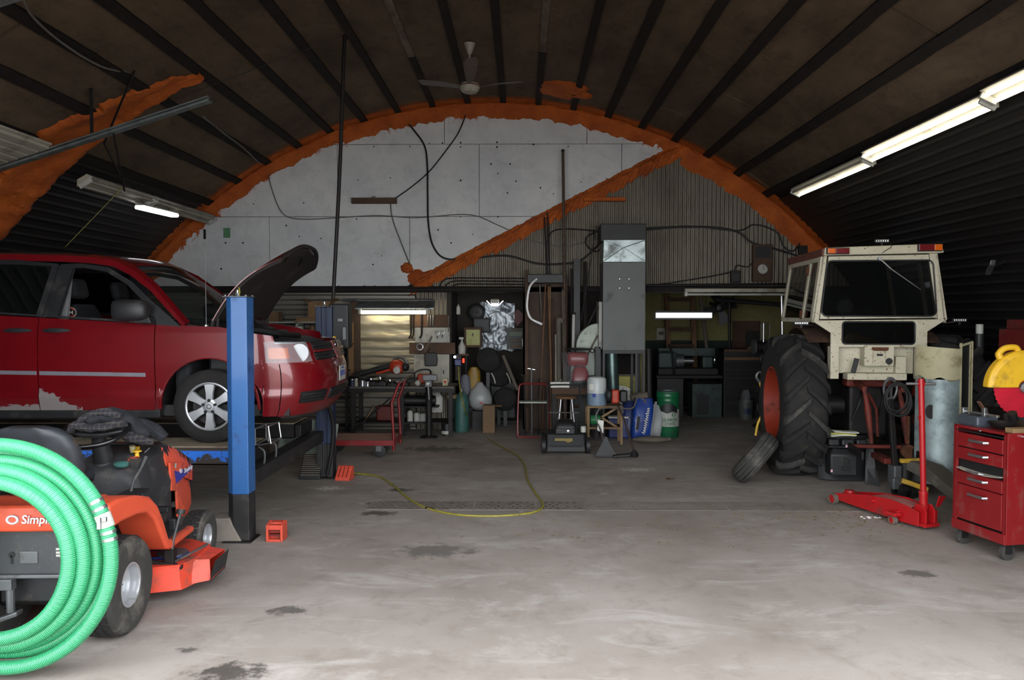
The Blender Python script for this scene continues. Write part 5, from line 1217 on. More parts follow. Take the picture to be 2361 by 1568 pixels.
# ================================================================ red floor jack
a_, c_ = gr(2118, 1214), gr(1945, 1160)
dv = (c_-a_); fj = thing('floor_jack', 'bright red trolley floor jack with tall upright handle', 'floor jack', (a_.x, a_.y, 0), math.atan2(-dv.x, dv.y)); JL = dv.length
for s in (-1, 1):
    pr = [(-.10, .035), (-.10, .16), (.0, .185), (.22, .205), (JL*.55, .185), (JL-.02, .115), (JL+.03, .11), (JL+.03, .06), (JL-.1, .045), (.1, .03)]
    b = MB(); b.prism(pr, s*.105-.006, s*.105+.006, my); sd = b.build('side_plate', 'red_jack', fj, bevel=.004)
    for nm, y, r, x in (('front_wheel', JL, .055, .13), ('rear_caster', .13, .04, .165)):
        m = TR(s*x, y, r)@ROT('Y', 90*s); b = MB(); b.lathe([(.012, -.02), (r, -.02), (r, .02), (r*.75, .024), (r*.7, .015), (.012, .015)], 22, m); w_ = b.build(nm, 'taupe', fj, smooth=40)
        b = MB(); b.lathe([(r*.7, .017), (r*.3, .02), (.005, .022)], 16, m, False); b.build('hub', 'red_jack', w_)
    b = MB(); b.bx(s*.165-.045, s*.165+.045, .07, .19, .082, .115); b.bar((s*.11, .13, .12), (s*.17, .13, .10), .06, .02); b.build('caster_fork', 'red_jack', fj, bevel=.008)
    b = MB(); b.cyl((s*.10, .42, .145), (s*.14, .42, .145), .022, n=12); b.build('pivot_bolt', 'red_jack', fj, smooth=40)
b = MB(); b.loft([[(x, y, z) for x in (-.085, .085)]+[(x, y, z-.012) for x in (.085, -.085)] for y, z in ((.05, .175), (.22, .195), (.46, .185))]); b.build('top_plate', mat('jack_dust', (158, 92, 86), .7), fj)
b = MB(); b.bar((0, .3, .13), (0, JL-.04, .10), .11, .05); b.cyl((0, JL-.08, .09), (0, JL-.08, .15), .05, n=18); b.build('lift_arm', 'red_jack', fj, bevel=.01)
b = MB(); b.bx(.1105, .1125, .02, .14, .10, .16); b.build('maker_label', 'white_plastic', fj); b = MB(); b.ring((0, 0, 0), .018, .005, 18, 5, frame((.113, .045, .13), (0, 1, 0), (0, 0, 1))); b.build('label_ring', 'ink_blue', fj)
for s in (-1, 1):
    b = MB(); b.prism([(-.13, .05), (-.13, .17), (-.09, .215), (-.02, .215), (.02, .15), (.02, .05)], s*.05-.008, s*.05+.008, my); yk = b.build('yoke_plate', 'red_jack', fj, bevel=.004)
    for z in (.09, .14): b = MB(); b.lathe([(.013, 0), (.013, .0095)], 12, frame((s*.05, -.07, z), (0, 1, 0), (0, 0, 1))); b.build('yoke_hole', 'black', yk)
b = MB(); b.box((0, -.1, .045), (.17, .1, .03)); b.build('foot_plate', 'red_jack', fj, bevel=.006)
b = MB(); b.cyl((0, -.05, .17), (-.005, -.05, .31), .036, n=16); b.cyl((-.005, -.05, .31), (-.005, -.05, .33), .04, n=16); b.build('handle_socket', 'red_jack', fj, smooth=40)
b = MB(); b.cyl((-.005, -.05, .3), (-.05, -.045, 1.33), .025, n=18); hd = b.build('handle', 'red_jack', fj, smooth=40)
b = MB(); b.cyl((-.17, .003, 1.285), (.07, -.093, 1.285), .0125, n=12); b.build('cross_bar', 'bright_steel', hd, smooth=40)
b = MB(); b.cyl((-.078, -.034, 1.285), (-.022, -.056, 1.285), .019, n=12); b.bar((-.03, -.05, 1.0), (-.09, -.06, .985), .008, .02); tag(b.build('bar_clamp', 'red_jack', hd), kind='stuff')
b = MB(); b.loft([[(.06, -.13, .2), (.1, -.13, .2), (.1, -.12, .2), (.06, -.12, .2)], [(.05, -.17, .31), (.13, -.17, .30), (.13, -.16, .30), (.05, -.16, .31)]]); b.build('foot_pedal', 'red_jack', fj, bevel=.003)

# ================================================================ curved sheet metal part
g_ = gr(2152, 1143); cs = thing('metal_fender', 'curved galvanised sheet metal guard with cream top standing before the right tractor tyre', 'metal guard', (g_.x, g_.y, 0), R(6))
def arcp(t, z): a = R(-178+98*t); return (.26*math.cos(a)+.16, .3*math.sin(a)+.2, z)
b = MB(); b.loft([[arcp(i/14, zz) for i in range(15)] for zz in (.12, .3, .7, 1.22)], False, False); cg = b.build('curved_sheet', mat('galv_mottled', (150, 164, 164), .45, .45, var=.3, scale=5, dirt=(96, 112, 118), dirt_amt=.5, dirt_scale=3), cs, solid=.006, smooth=50)
b = MB(); b.loft([[arcp(i/14, zz-.03*(i/14)+.02*math.sin(i)*(zz < 1.3)) for i in range(15)] for zz in (1.24, 1.57)], False, False); b.build('cream_top', 'cream', cs, solid=.007, smooth=50)
for t, z, r in ((.38, .88, .05), (.2, 1.18, .035)):
    p = Vector(arcp(t, z)); n_ = (p-Vector((.16, .2, z))).normalized(); b = MB(); b.lathe([(r, 0), (r*.9, .004), (.005, .004)], 18, frame(p+n_*.002, n_.cross(Vector((0, 0, 1))), (0, 0, 1))@Matrix.Scale(1.5, 4, (0, 1, 0))); b.build('dark_patch', 'dark_metal', cs)
b = MB(); b.loft([[(.2, -.09, .13), (.2, -.08, .13), (.37, -.03, .38), (.37, -.04, .38)]] + [[(.2, -.09, 1.57), (.2, -.08, 1.57), (.37, -.03, 1.61), (.37, -.04, 1.61)]]); b.build('dark_side', 'black_plastic', cs)
for xx in (.21, .335, .362):
    b = MB(); b.bar((xx, -.095+.3*(xx-.2), .3), (xx, -.095+.3*(xx-.2), 1.6), .018 if xx != .335 else .008, .02); b.build('frame_strip', 'cream', cs)
b = MB(); b.bar((.2, -.095, 1.57), (.37, -.045, 1.61), .02); b.build('frame_strip', 'cream', cs)
b = MB(); b.tube(smooth_path([(.36, -.1, .75), (.29, -.14, .6), (.26, -.15, .42), (.3, -.14, .3)], 6), .012, 7); b.build('hanging_hose', 'dark_metal', cs, smooth=True)

# ================================================================ red tool chest
A_, B_ = gr(2318, 1258, .13), gr(2196, 1214, .13); dv = B_-A_; TW = dv.length
tcx = thing('tool_chest', 'red rolling tool chest with chrome drawer handles', 'tool chest', (A_.x, A_.y, 0), math.atan2(-dv.x, dv.y))
TD = .42; HT = .99
b = MB()
b.bx(0, TD, -.004, .014, .13, HT); b.bx(0, TD, TW-.014, TW+.004, .13, HT); b.bx(TD-.012, TD, 0, TW, .13, HT); b.bx(0, TD, 0, TW, .13, .15); b.bx(0, TD, 0, TW, HT-.02, HT); b.bx(0, .02, 0, .035, .13, HT); b.bx(0, .02, TW-.035, TW, .13, HT); b.bx(0.02, TD, .01, TW-.01, .6, .615); b.bx(.03, TD, .01, TW-.01, .21, .22)
b.build('body', 'red_paint', tcx, bevel=.003)
b = MB(); b.bx(-.012, .004, .0, TW, .13, .21); b.build('bottom_lip', 'red_paint', tcx, bevel=.004)
b = MB(); b.bx(.03, TD-.02, .02, TW-.02, .155, .9); b.build('dark_inside', 'black', tcx)
for z0, z1 in ((.82, .93), (.715, .81), (.515, .612), (.225, .508)):
    b = MB(); b.bx(-.004, .03, .04, TW-.04, z0, z1); dw = b.build('drawer', 'red_paint', tcx, bevel=.004)
    zz = (z0+z1)/2+.01 if z1-z0 < .15 else z1-.06; b = MB(); b.tube([(-.002, TW*.34, zz), (-.03, TW*.36, zz), (-.03, TW*.64, zz), (-.002, TW*.68, zz)], .012, 8); b.build('drawer_handle', 'bright_steel', dw, smooth=40)
b = MB(); b.grid(lambda u, v: (-.02+.12*u, .05+(TW-.1)*v, .645-.02*math.sin(PI*v)*(1-u)), 4, 10); tr = b.build('bent_tray', 'fixture_white', tcx, solid=.006)
b = MB(); b.tube([(-.01, TW*.4, .63), (-.04, TW*.42, .635), (-.04, TW*.66, .635), (-.01, TW*.68, .63)], .008, 8); b.build('tray_handle', 'bright_steel', tr)
b = MB(); b.bx(-.006, .01, .03, TW-.03, .945, .955); b.build('lid_gap', 'black', tcx)
b = MB(); b.lathe([(.012, 0), (.01, .008)], 12, frame((-.002, TW*.5, .97), (0, -1, 0), (0, 0, 1))); b.build('lock', 'chrome', tcx)
for x, y in ((.06, .05), (.06, TW-.05), (TD-.06, .05), (TD-.06, TW-.05)):
    m = TR(x, y, .06)@ROT('X', 90); b = MB(); b.lathe([(.012, -.016), (.06, -.016), (.06, .016), (.04, .02), (.012, .02)], 22, m); cst = b.build('caster', 'rubber_dusty', tcx, smooth=40)
    b = MB(); b.bx(x-.03, x+.03, y-.024, y-.02, .05, .13); b.bx(x-.03, x+.03, y+.02, y+.024, .05, .13); b.bx(x-.035, x+.035, y-.026, y+.026, .118, .13); b.build('caster_fork', 'dark_metal', cst)
b = MB(); b.tube([(.12, -.004, .965), (.12, -.03, .965), (.32, -.03, .965), (.32, -.004, .965)], .009, 8); b.build('side_handle', 'chrome', tcx, smooth=40)
def on_chest(name, label, cat, x, y, rz=0, z=HT):
    w = Matrix.Rotation(tcx.rotation_euler.z, 3, 'Z')@Vector((x, y, 0)); return thing(name, label, cat, (A_.x+w.x, A_.y+w.y, z), tcx.rotation_euler.z+R(rz))
o = on_chest('wood_plank', 'short light wood plank lying on the tool chest', 'wood block', .25, .04)
b = MB(); b.bx(-.2, .2, -.04, .04, 0, .035); b.build('plank', 'wood', o, bevel=.003)
o = on_chest('plastic_case', 'dark grey plastic tray at the far end of the tool chest', 'tray', .12, .43)
b = MB(); b.loft([[(x*k, y*k, z) for x, y in rrect(.2, .22, .02, 3)] for k, z in ((.92, 0), (1, .02), (1, .075), (.9, .085))]); b.build('case', mat('smoke_plastic', (62, 68, 76), .35), o, bevel=.004)
o2 = on_chest('bar_clamp', 'steel bar clamp lying across the grey tray on the chest', 'clamp', .10, .40, 90, HT+.09)
b = MB(); b.cyl((-.16, 0, .012), (.18, 0, .012), .009, n=10); b.build('screw', 'bright_steel', o2); b = MB(); b.box((-.06, 0, .03), (.03, .03, .07)); b.box((.15, 0, .02), (.02, .05, .05)); b.bx(-.2, -.12, -.014, .014, 0, .02); tag(b.build('jaw', 'bright_steel', o2, bevel=.004), kind='stuff')
o = on_chest('metal_bowl', 'dark dented metal bowl beside the grey tray on the chest', 'bowl', .16, .22)
b = MB(); b.lathe([(.05, 0), (.09, .03), (.105, .055), (.1, .055), (.085, .032), (.045, .008), (.005, .008)], 24, None, True); b.build('bowl', 'dark_metal', o, smooth=40)
o = on_chest('machine_part', 'black cast machine part with pipe stub on the chest', 'machine part', .32, .28)
b = MB(); b.lathe([(.09, 0), (.1, .02), (.06, .04), (.045, .05)], 20); b.build('base', 'dark_metal', o, smooth=40); b = MB(); b.cyl((0, 0, .04), (-.04, -.02, .12), .035, n=16); b.build('pipe_stub', 'dark_metal', o, smooth=40)
o = on_chest('flat_bar', 'rusty flat bar leaning up from the tool chest', 'bar', .18, .36, 20, HT+.01)
b = MB(); b.bar((.06, 0, .0), (-.08, .06, .19), .035, .012); b.build('bar', 'rust', o); b = MB(); b.cyl((-.072, .05, .175), (-.078, .068, .185), .008, n=8); b.build('bar_hole', 'black', o)
o = on_chest('tape_measure', 'orange tape measure hooked on the chest side handle', 'tape measure', .33, -.06, 0, .935)
b = MB(); b.loft([[(x, y, z) for x, z in rrect(.08, .075, .02, 3)] for y in (-.025, .025)]); b.build('case', 'orange_red', o, bevel=.006); b = MB(); b.lathe([(.022, 0), (.02, .006)], 16, frame((0, -.027, 0), (1, 0, 0), (0, 0, 1))); b.build('dial', 'black', o)

# ================================================================ cut-off saw on a small bench
tb = thing('saw_bench', 'dark steel bench carrying the yellow cut-off saw', 'bench', (4.75, 6.75, 0))
b = MB(); b.bx(-.42, .5, -.35, .35, .92, .98); b.build('bench_top', 'dark_metal', tb, bevel=.006)
for x in (-.38, .46):
    for y in (-.3, .3): b = MB(); b.bx(x-.03, x+.03, y-.03, y+.03, 0, .92); b.build('leg', 'dark_metal', tb)
sc_ = at(2358, 893, 6.55); sw_ = thing('cutoff_saw', 'yellow cut-off saw with red blade at the right edge', 'saw', (sc_.x, sc_.y, .98)); cz = sc_.z-.98
def gp_(a, r, y): return (r*math.cos(R(a)), y, cz+r*math.sin(R(a)))
b = MB(); rings = []
for a in range(-12, 187, 8):
    r = .31; rings.append([gp_(a, .06, -.05), gp_(a, r*.9, -.055), gp_(a, r, -.03), gp_(a, r, .04), gp_(a, r*.9, .06), gp_(a, .06, .055)])
b.loft(rings, True, True); gd = b.build('blade_guard', 'yellow_plastic', sw_, smooth=40, bevel=.008)
b = MB(); b.tube(smooth_path([gp_(128, .30, 0), gp_(126, .345, 0), gp_(115, .36, 0), gp_(102, .34, 0), gp_(98, .305, 0)], 5), [.02, .03, .03, .028, .028, .028]+[.026]*15, 10); b.build('carry_handle', 'yellow_plastic', sw_, smooth=40)
b = MB(); n = 80; b.loft([[gp_(360*i/n, .255 if i % 2 else .246, y) for i in range(n)] for y in (-.022, -.018)]); bl = b.build('blade', mat('blade_red', (190, 30, 50), .4, .2), sw_)
b = MB(); b.lathe([(.05, 0), (.045, .02), (.015, .025)], 18, frame((0, -.03, cz), (1, 0, 0), (0, 0, 1))); b.build('arbor_cap', 'bright_steel', bl)
b = MB(); b.bar((.05, .02, cz), (.4, .05, .1), .1, .12); b.build('saw_arm', 'yellow_plastic', sw_, bevel=.02)
b = MB(); b.cyl((.15, .1, cz+.02), (.15, .36, cz+.02), .09, n=20); b.build('motor', 'black_plastic', sw_, smooth=40)
b = MB(); b.bx(.0, .5, -.15, .25, 0, .06); b.build('saw_base', 'grey_metal', sw_, bevel=.01)

# ================================================================ dark bench along the right wall
rb = thing('side_bench', 'dark workbench along the right side wall behind the tractor', 'workbench', (5.15, 8.6, 0))
b = MB(); b.bx(-.3, .35, -.9, 2.6, .86, .92); b.build('bench_top', 'dark_metal', rb)
for y in (-.85, .8, 2.5):
    for x in (-.26, .3): b = MB(); b.bx(x-.03, x+.03, y-.03, y+.03, 0, .86); b.build('leg', 'dark_metal', rb)
rc = thing('red_cabinet', 'dark red steel parts cabinet on the right wall bench', 'cabinet', (5.25, 8.15, .92))
b = MB(); b.bx(-.12, .4, -.15, .3, 0, .82); b.build('body', 'red_dull', rc, bevel=.006); b = MB(); b.bx(-.04, .4, -.1, .3, .82, .92); b.build('top_tray', 'red_dull', rc, bevel=.006)
for z in (.05, .45): b = MB(); b.bx(-.07, .35, -.165, -.15, z, z+.33); b.build('door', mat('cab_dark_red_%d' % int(z*100), (84, 20, 20), .5), rc, bevel=.004)
wc = thing('white_tin', 'small white tin on the right wall bench', 'tin', (5.1, 8.75, .92)); b = MB(); b.lathe([(.05, 0), (.05, .75), (.048, .76)], 16); b.build('post', 'black', wc); b = MB(); b.lathe([(.035, 0), (.038, .005), (.038, .1), (.03, .108)], 16, TR(0, 0, .76)); b.build('tin', 'white_plastic', wc, smooth=40)
wl = thing('bulkhead_lamp', 'small grey bulkhead lamp on the dark right wall', 'lamp', tuple(at(2283, 617, 8.6)))
b = MB(); b.loft([[(x+.04*s_, .09*s_*1.2, z-.05*s_) for x, z in ((-.03, -.03), (.03, -.03), (.04, .03), (-.02, .03))] for s_ in (-1, 1)]); b.build('housing', 'grey_metal', wl, bevel=.01)
b = MB(); b.bar((0, 0, 0), (.28, .05, .12), .03); b.build('bracket', 'dark_metal', wl)
# ================================================================ lamps, fan, tracks and cables overhead
def fluo(name, label, c, L_, rz, lit, m_tube, tubes=2, tilt=0, w=.2, on=None, group=None):
    o = thing(name, label, 'light fixture', c, rz, group); o.rotation_euler = (tilt, 0, rz)
    b = MB(); b.loft([[(x, y, z) for x, z in ((-w/2, .0), (w/2, .0), (w*.3, .07), (-w*.3, .07))] for y in (-L_/2, L_/2)]); b.build('housing', 'fixture_white', o, bevel=.004)
    for i in range(tubes):
        x = 0 if tubes == 1 else (-.05+.1*i)
        b = MB(); b.cyl((x, -L_/2+.03, -.025), (x, L_/2-.03, -.025), .017, n=12); b.build('tube', m_tube if (lit and (on is None or on[i])) else 'fixture_white', o, smooth=40)
    for y in (-L_/2, L_/2):
        b = MB(); b.box((0, y, -.02), (w*.75, .03, .055)); b.build('end_socket', 'white_plastic', o, bevel=.004)
    return o
# row along the right side of the roof
p0, p1, p2, p3 = Vector((3.96, 11.35, 3.63)), Vector((3.93, 8.95, 3.66)), Vector((3.9, 6.62, 3.69)), Vector((3.87, 4.3, 3.72))
for i, (a, c, lab, on) in enumerate(((p0, p1, 'farthest double tube lamp of the right roof row with one lit tube', (0, 1)), (p1, p2, 'middle double tube lamp of the right roof row, both tubes lit', None), (p2, p3, 'nearest double tube lamp of the right roof row, at the picture edge', None))):
    m_ = (a+c)/2; f_ = fluo('tube_lamp', lab, tuple(m_), (a-c).length-.06, 0, True, 'tube_warm', 2, 0, .2, on, 'tube lamps along the right roof side'); f_.rotation_euler = (0, R(26), 0)
    for y in (-.8, .8): b = MB(); b.cyl((0, y, .06), (.0, y, .22), .006, n=6); b.build('hanger', 'dark_metal', f_)
for i, (py_, lab) in enumerate(((9.75, 'nearer unlit double tube lamp on the left roof side'), (11.62, 'farther unlit double tube lamp on the left roof side'))):
    y_ = py_; f_ = fluo('tube_lamp', lab, (-5.02, y_, 3.42), 1.55 if i == 0 else 2.0, 0, False, 'tube_warm', 2, 0, .22, None, 'unlit lamps on the left roof side'); f_.rotation_euler = (0, R(-30), 0)
    for q in (-.5, .5): b = MB(); b.cyl((0, q, .06), (0, q, .2), .006, n=6); b.build('hanger', 'dark_metal', f_)
a, c = at(322, 478, 10.2), at(402, 497, 11.3); m_ = (a+c)/2; d_ = c-a
lb = thing('led_lamp', 'bright white strip lamp hanging below the unlit left lamps', 'lamp', tuple(m_)); lb.rotation_euler = (math.atan2(d_.z, d_.y), 0, math.atan2(-d_.x, d_.y))
b = MB(); b.loft([[(x, y, z) for x, z in rrect(.13, .05, .02, 3)] for y in (-d_.length/2, d_.length/2)]); b.build('diffuser', 'led_white', lb, bevel=.004)
b = MB(); b.bx(-.06, .06, -d_.length/2, d_.length/2, .026, .045); b.build('backplate', 'white_plastic', lb)
for q in (-.4, .4): b = MB(); b.cyl((0, q, .04), (-.25, q, .5), .004, n=5); b.build('hanger_wire', 'cable_black', lb)
# bench lamp, far room lamp, far unlit lamp
a, c = at(830, 720, 12.45), at(985, 720, 12.45); bl_ = thing('tube_lamp', 'lit tube lamp on the wall above the cluttered workbench', 'light fixture', tuple((a+c)/2)); w_ = (c-a).length
b = MB(); b.cyl((-w_/2, 0, 0), (w_/2, 0, 0), .03, n=14); b.build('tube', 'tube_bench', bl_, smooth=40)
b = MB(); b.loft([[(x, .0, .05), (x, .3, .18), (x, .3, .19), (x, .0, .07)] for x in (-w_/2-.08, w_/2+.1)]); b.build('reflector', 'galv', bl_, bevel=.003)
for x in (-w_/2, w_/2): b = MB(); b.bx(x-.02, x+.02, -.03, .03, -.03, .06); b.build('end_socket', 'white_plastic', bl_)
b = MB(); b.tube([at(790, 692, 12.5)-(a+c)/2, at(1000, 692, 12.5)-(a+c)/2], .025, 8); b.build('mounting_pipe', 'grey_metal', bl_)
a, c = at(1513, 727, 13.4), at(1641, 727, 13.4); fl = thing('tube_lamp', 'lit cool white tube lamp in front of the ladder in the far room', 'light fixture', tuple((a+c)/2)); w_ = (c-a).length
for z in (-.022, .022): b = MB(); b.cyl((-w_/2, 0, z), (w_/2, 0, z), .02, n=12); b.build('tube', 'tube_cool', fl, smooth=40)
b = MB(); b.bx(-w_/2-.02, w_/2, .02, .06, -.07, .075); b.bx(-w_/2-.02, w_/2, -.05, .06, .05, .06); b.build('housing', 'black', fl)
for x in (-w_*.4, w_*.4): b = MB(); b.cyl((x, .03, .06), (x, .03, HZ-fl.location.z-.02), .004, n=5); b.build('hanger_wire', 'cable_black', fl)
a, c = at(1578, 676, 12.55), at(1830, 672, 12.55); ul = thing('tube_lamp', 'long unlit tube lamp under the beam beside the farm tractor', 'light fixture', tuple((a+c)/2)); w_ = (c-a).length
b = MB(); b.bx(-w_/2, w_/2, -.06, .06, 0, .06); b.build('housing', 'fixture_white', ul, bevel=.01)
b = MB(); b.cyl((-w_/2+.05, -.02, -.035), (w_/2, -.02, -.035), .018, n=12); b.build('tube', 'white_plastic', ul, smooth=40)
b = MB(); b.bx(-w_/2, -w_/2+.04, -.05, .05, -.06, .0); b.build('end_socket', 'white_plastic', ul)
# ceiling fan
fc = at(1083, 200, 9.9); fan = thing('ceiling_fan', 'white three blade ceiling fan hanging from the roof peak', 'ceiling fan', tuple(fc))
b = MB(); b.lathe([(.02, -.075), (.09, -.07), (.115, -.045), (.125, -.02), (.125, .02), (.11, .04), (.05, .055), (.04, .09), (.035, .13), (.015, .14)], 28); mo_ = b.build('motor', 'fixture_white', fan, smooth=40)
b = MB(); b.ring((0, 0, .005), .125, .006, 32, 6); b.build('trim_ring', 'rust', mo_)
b = MB(); b.cyl((0, 0, .12), (0, 0, .44), .013, n=10); b.build('down_rod', 'fixture_white', fan)
b = MB(); b.lathe([(.02, .40), (.035, .43), (.06, .50), (.075, .535), (.01, .54)], 20); b.build('canopy', 'fixture_white', fan, smooth=40)
b = MB(); b.cyl((-.01, 0, .5), (-.012, 0, 5.33-fc.z), .005, n=6); b.build('suspension_wire', 'cable_black', fan)
mat('fan_blade', (84, 76, 72), .5)
for i, a in enumerate((20, 160, 275)):
    m_ = ROT('Z', a); b = MB(); b.loft([[(x, -w, .02+.03*x+dz), (x, w, .045+.03*x+dz), (x, w, .052+.03*x+dz), (x, -w, .027+.03*x+dz)] for x, w, dz in ((.11, .03, -.03), (.2, .05, -.01), (.4, .075, .03), (.62, .085, .06), (.70, .06, .07))], m=m_); b.build('fan_blade', 'fan_blade', fan, smooth=40)
# door track, its twin and the raised door section on the left
TA, TB = Vector((-5.36, 7.95, 3.36)), at(485, 232, 7.95)
def track(A, B_, lab):
    o = thing('door_track', lab, 'door track', tuple(A)); d = B_-A
    b = MB(); b.bar((0, 0, 0), d, .02, .09, up=(0, 1, 0)); b.bar(Vector((0, -.03, .03)), d+Vector((0, -.03, .03)), .06, .012, up=(0, 0, 1)); b.build('channel', 'galv', o)
    n = 14
    for i in range(n):
        p = d*((i+.5)/n); b = MB(); b.cyl(p+Vector((0, -.016, 0)), p+Vector((0, -.0, 0)), .012, n=8); b.build('slot', 'black', o)
    for t in (.45,):
        p = d*t; top = arch_z((A+p).x)-(A+p).z-.02; b = MB(); b.bar(p, p+Vector((0, 0, top)), .035, .006); b.build('hanger_strap', 'dark_metal', o)
    return o
track(TA, TB, 'perforated galvanised overhead door track sloping up below the left roof')
track(Vector((-5.36, 5.2, 3.36)), Vector((TB.x, 5.2, TB.z)), 'near overhead door track cut off by the top left picture corner')
ds = thing('door_section', 'white ribbed overhead door section resting on the left track', 'door panel', (-5.3, 5.25, 3.40)); d = (TB-TA).normalized()
for i in range(5):
    b = MB(); b.loft([[tuple(d*(.02+.11*i)+Vector((0, y, 0))), tuple(d*(.11+.11*i)+Vector((0, y, 0))), tuple(d*(.11+.11*i)+Vector((0, y, .03))), tuple(d*(.02+.11*i)+Vector((0, y, .03)))] for y in (0, 2.65)]); b.build('slat', 'fixture_white', ds, bevel=.005)
b = MB(); b.loft([[tuple(Vector((0, y, .03))), tuple(d*.58+Vector((0, y, .03))), tuple(d*.58+Vector((0, y, .05))), tuple(Vector((0, y, .05)))] for y in (0, 2.65)]); b.build('door_skin', 'fixture_white', ds)
def rope(name, lab, pts, r, m_, cat='cable', n=6, sm=8):
    pts = [Vector(p) for p in pts]; o = thing(name, lab, cat, tuple(pts[-1])); b = MB(); P_ = smooth_path([p-pts[-1] for p in pts], sm) if sm else [p-pts[-1] for p in pts]
    b.tube(P_, r, n); b.build('line', m_, o, smooth=40); return o
b_ = rope('strap', 'long dark strap hanging from the left roof to the unlit lamps', [shell_pt(-29, RA-.02, 8.1), at(240, 330, 8.6), at(290, 430, 9.6)], .012, 'cable_black', 'strap', sm=0)
rope('strap', 'short dark strap from the left door track to the unlit lamps', [TA+(TB-TA)*.55, at(287, 440, 8.8)], .012, 'cable_black', 'strap', sm=0)
rope('pull_cord', 'thin yellowish cord running down from the left lamps to the van', [at(283, 432, 9.6), at(150, 570, 9.3)], .004, 'hose_yellow', 'cord', sm=0)
rope('cable', 'grey cable running down the left roof across the orange foam', [shell_pt(-27, RA-.05, 5.8), shell_pt(-29.5, RA-.06, 6.5), shell_pt(-30, RA-.07, 7.6), at(355, 175, 8.6), at(372, 225, 8.85)], .012, 'cable_grey')
rope('cable', 'grey cable below the orange foam on the left roof', [at(470, 270, 9.3), at(520, 310, 10.1), at(560, 340, 11.2), shell_pt(-30.5, RA-.06, 12.4)], .012, 'cable_grey')
# conduit hanging from the roof to the lift
pc = rope('conduit_pole', 'dark conduit pole dropping from the roof to the lift control post', [shell_pt(-12.6, RA-.03, 9.25), at(797, 78, 9.2), at(793, 120, 9.18), at(783, 400, 9.1), at(768, 690, 9.05)], .022, 'dark_metal', 'conduit', 10, 6)
rope('cable', 'thin line strung from the conduit pole across the left roof', [at(795, 80, 9.2), at(480, 200, 9.2), at(330, 260, 9.1)], .004, 'cable_black', sm=0)
# cables on the white boards
yw = YW-.03
W = lambda L_: [at(x, y, yw) for x, y in L_]
rope('cable', 'thick black cable hanging down the middle of the white boards', W([(925, 262), (950, 295), (978, 335), (985, 380), (986, 450), (988, 520), (1000, 570), (1030, 597), (1100, 594), (1170, 590), (1240, 608), (1300, 608), (1340, 600), (1385, 560)]), .016, 'cable_black')
rope('cable', 'black cable curving from the roof seam to the dark box on the boards', W([(1080, 245), (1060, 300), (1030, 345), (990, 395), (950, 430), (912, 457)]), .011, 'cable_black')
rope('cable', 'grey cable running level across the white boards', W([(618, 385), (625, 430), (650, 490), (690, 505), (780, 502), (870, 497), (960, 502), (1080, 495), (1150, 520), (1220, 552), (1300, 568), (1395, 545)]), .008, 'cable_grey')
rope('cable', 'grey cable dropping from the dark box to the orange foam', W([(900, 468), (905, 505), (925, 560), (945, 610)]), .01, 'cable_grey')
bx_ = thing('dark_box', 'long dark box mounted on the white boards', 'box', tuple(at(864, 464, YW-.02)))
b = MB(); b.bx(-.365, .365, -.09, .0, -.045, .045); b.build('case', 'wood_dark', bx_, bevel=.004); b = MB(); b.tube(smooth_path([(-.05, -.04, .045), (-.03, -.04, .065), (0, -.04, .07), (.02, -.04, .05)], 4), .006, 5); b.build('hook', 'dark_metal', bx_)
ob = thing('splashed_board', 'orange splashed board fixed across the diagonal foam', 'board', tuple(at(1393, 460, YW-.08)))
b = MB(); b.bx(-.34, .34, -.06, .06, -.03, .03); b.build('board', 'orange_foam', ob, bevel=.01); b = MB(); b.bar((.0, .06, .03), (.05, .06, .35), .02); b.build('bracket', 'rust', ob)
# cables on the corrugated wall
yc = YW-.04
C_ = lambda L_: [at(x, y, yc) for x, y in L_]
rope('cable', 'upper black cable draped along the corrugated wall to the clock', C_([(1490, 530), (1560, 524), (1640, 524), (1700, 535), (1735, 560), (1790, 575), (1845, 592)]), .016, 'cable_black')
rope('cable', 'lower black cable sagging between duct and tractor on the corrugated wall', C_([(1490, 526), (1600, 522), (1700, 532), (1740, 518), (1790, 535), (1808, 570), (1830, 578), (1850, 552)]), .012, 'cable_black')
rope('cable', 'black cable loop left of the furnace on the corrugated wall', C_([(1390, 528), (1355, 545), (1352, 565), (1375, 580), (1395, 560)]), .012, 'cable_black')
rope('cable', 'black cable arching over the leaning boards', C_([(1262, 560), (1272, 535), (1300, 528), (1350, 530), (1395, 535)]), .012, 'cable_black')
rope('cable', 'cable from the switch box down to the beam', C_([(1490, 660), (1560, 650), (1640, 637), (1690, 627)]), .011, 'cable_black')
rope('cable', 'looped cable over the switch box', C_([(1692, 625), (1700, 612), (1725, 615), (1738, 595), (1745, 560)]), .01, 'cable_black')
for i, (y0, lab) in enumerate(((641, 'topmost of the pipes along the beam above the dark recess'), (648, 'middle pipe along the beam above the dark recess'), (655, 'lowest pipe along the beam above the dark recess'))):
    rope('conduit_pipe', lab, C_([(1010+12*i, 668), (1022+10*i, y0+6), (1045+6*i, y0), (1100, y0), (1212, y0+1)]), .011, 'dark_metal', 'pipe')
rope('conduit_pipe', 'long dark pipe along the lower edge of the white boards', [at(660, 668, YW-.13), at(1000, 667, YW-.13), at(1205, 665, YW-.13)], .018, 'dark_metal', 'pipe', sm=0)
rope('conduit_pipe', 'long dark pipe under the corrugated wall right of the furnace', [at(1490, 658, YW-.13), at(1850, 655, YW-.13)], .02, 'dark_metal', 'pipe', sm=0)
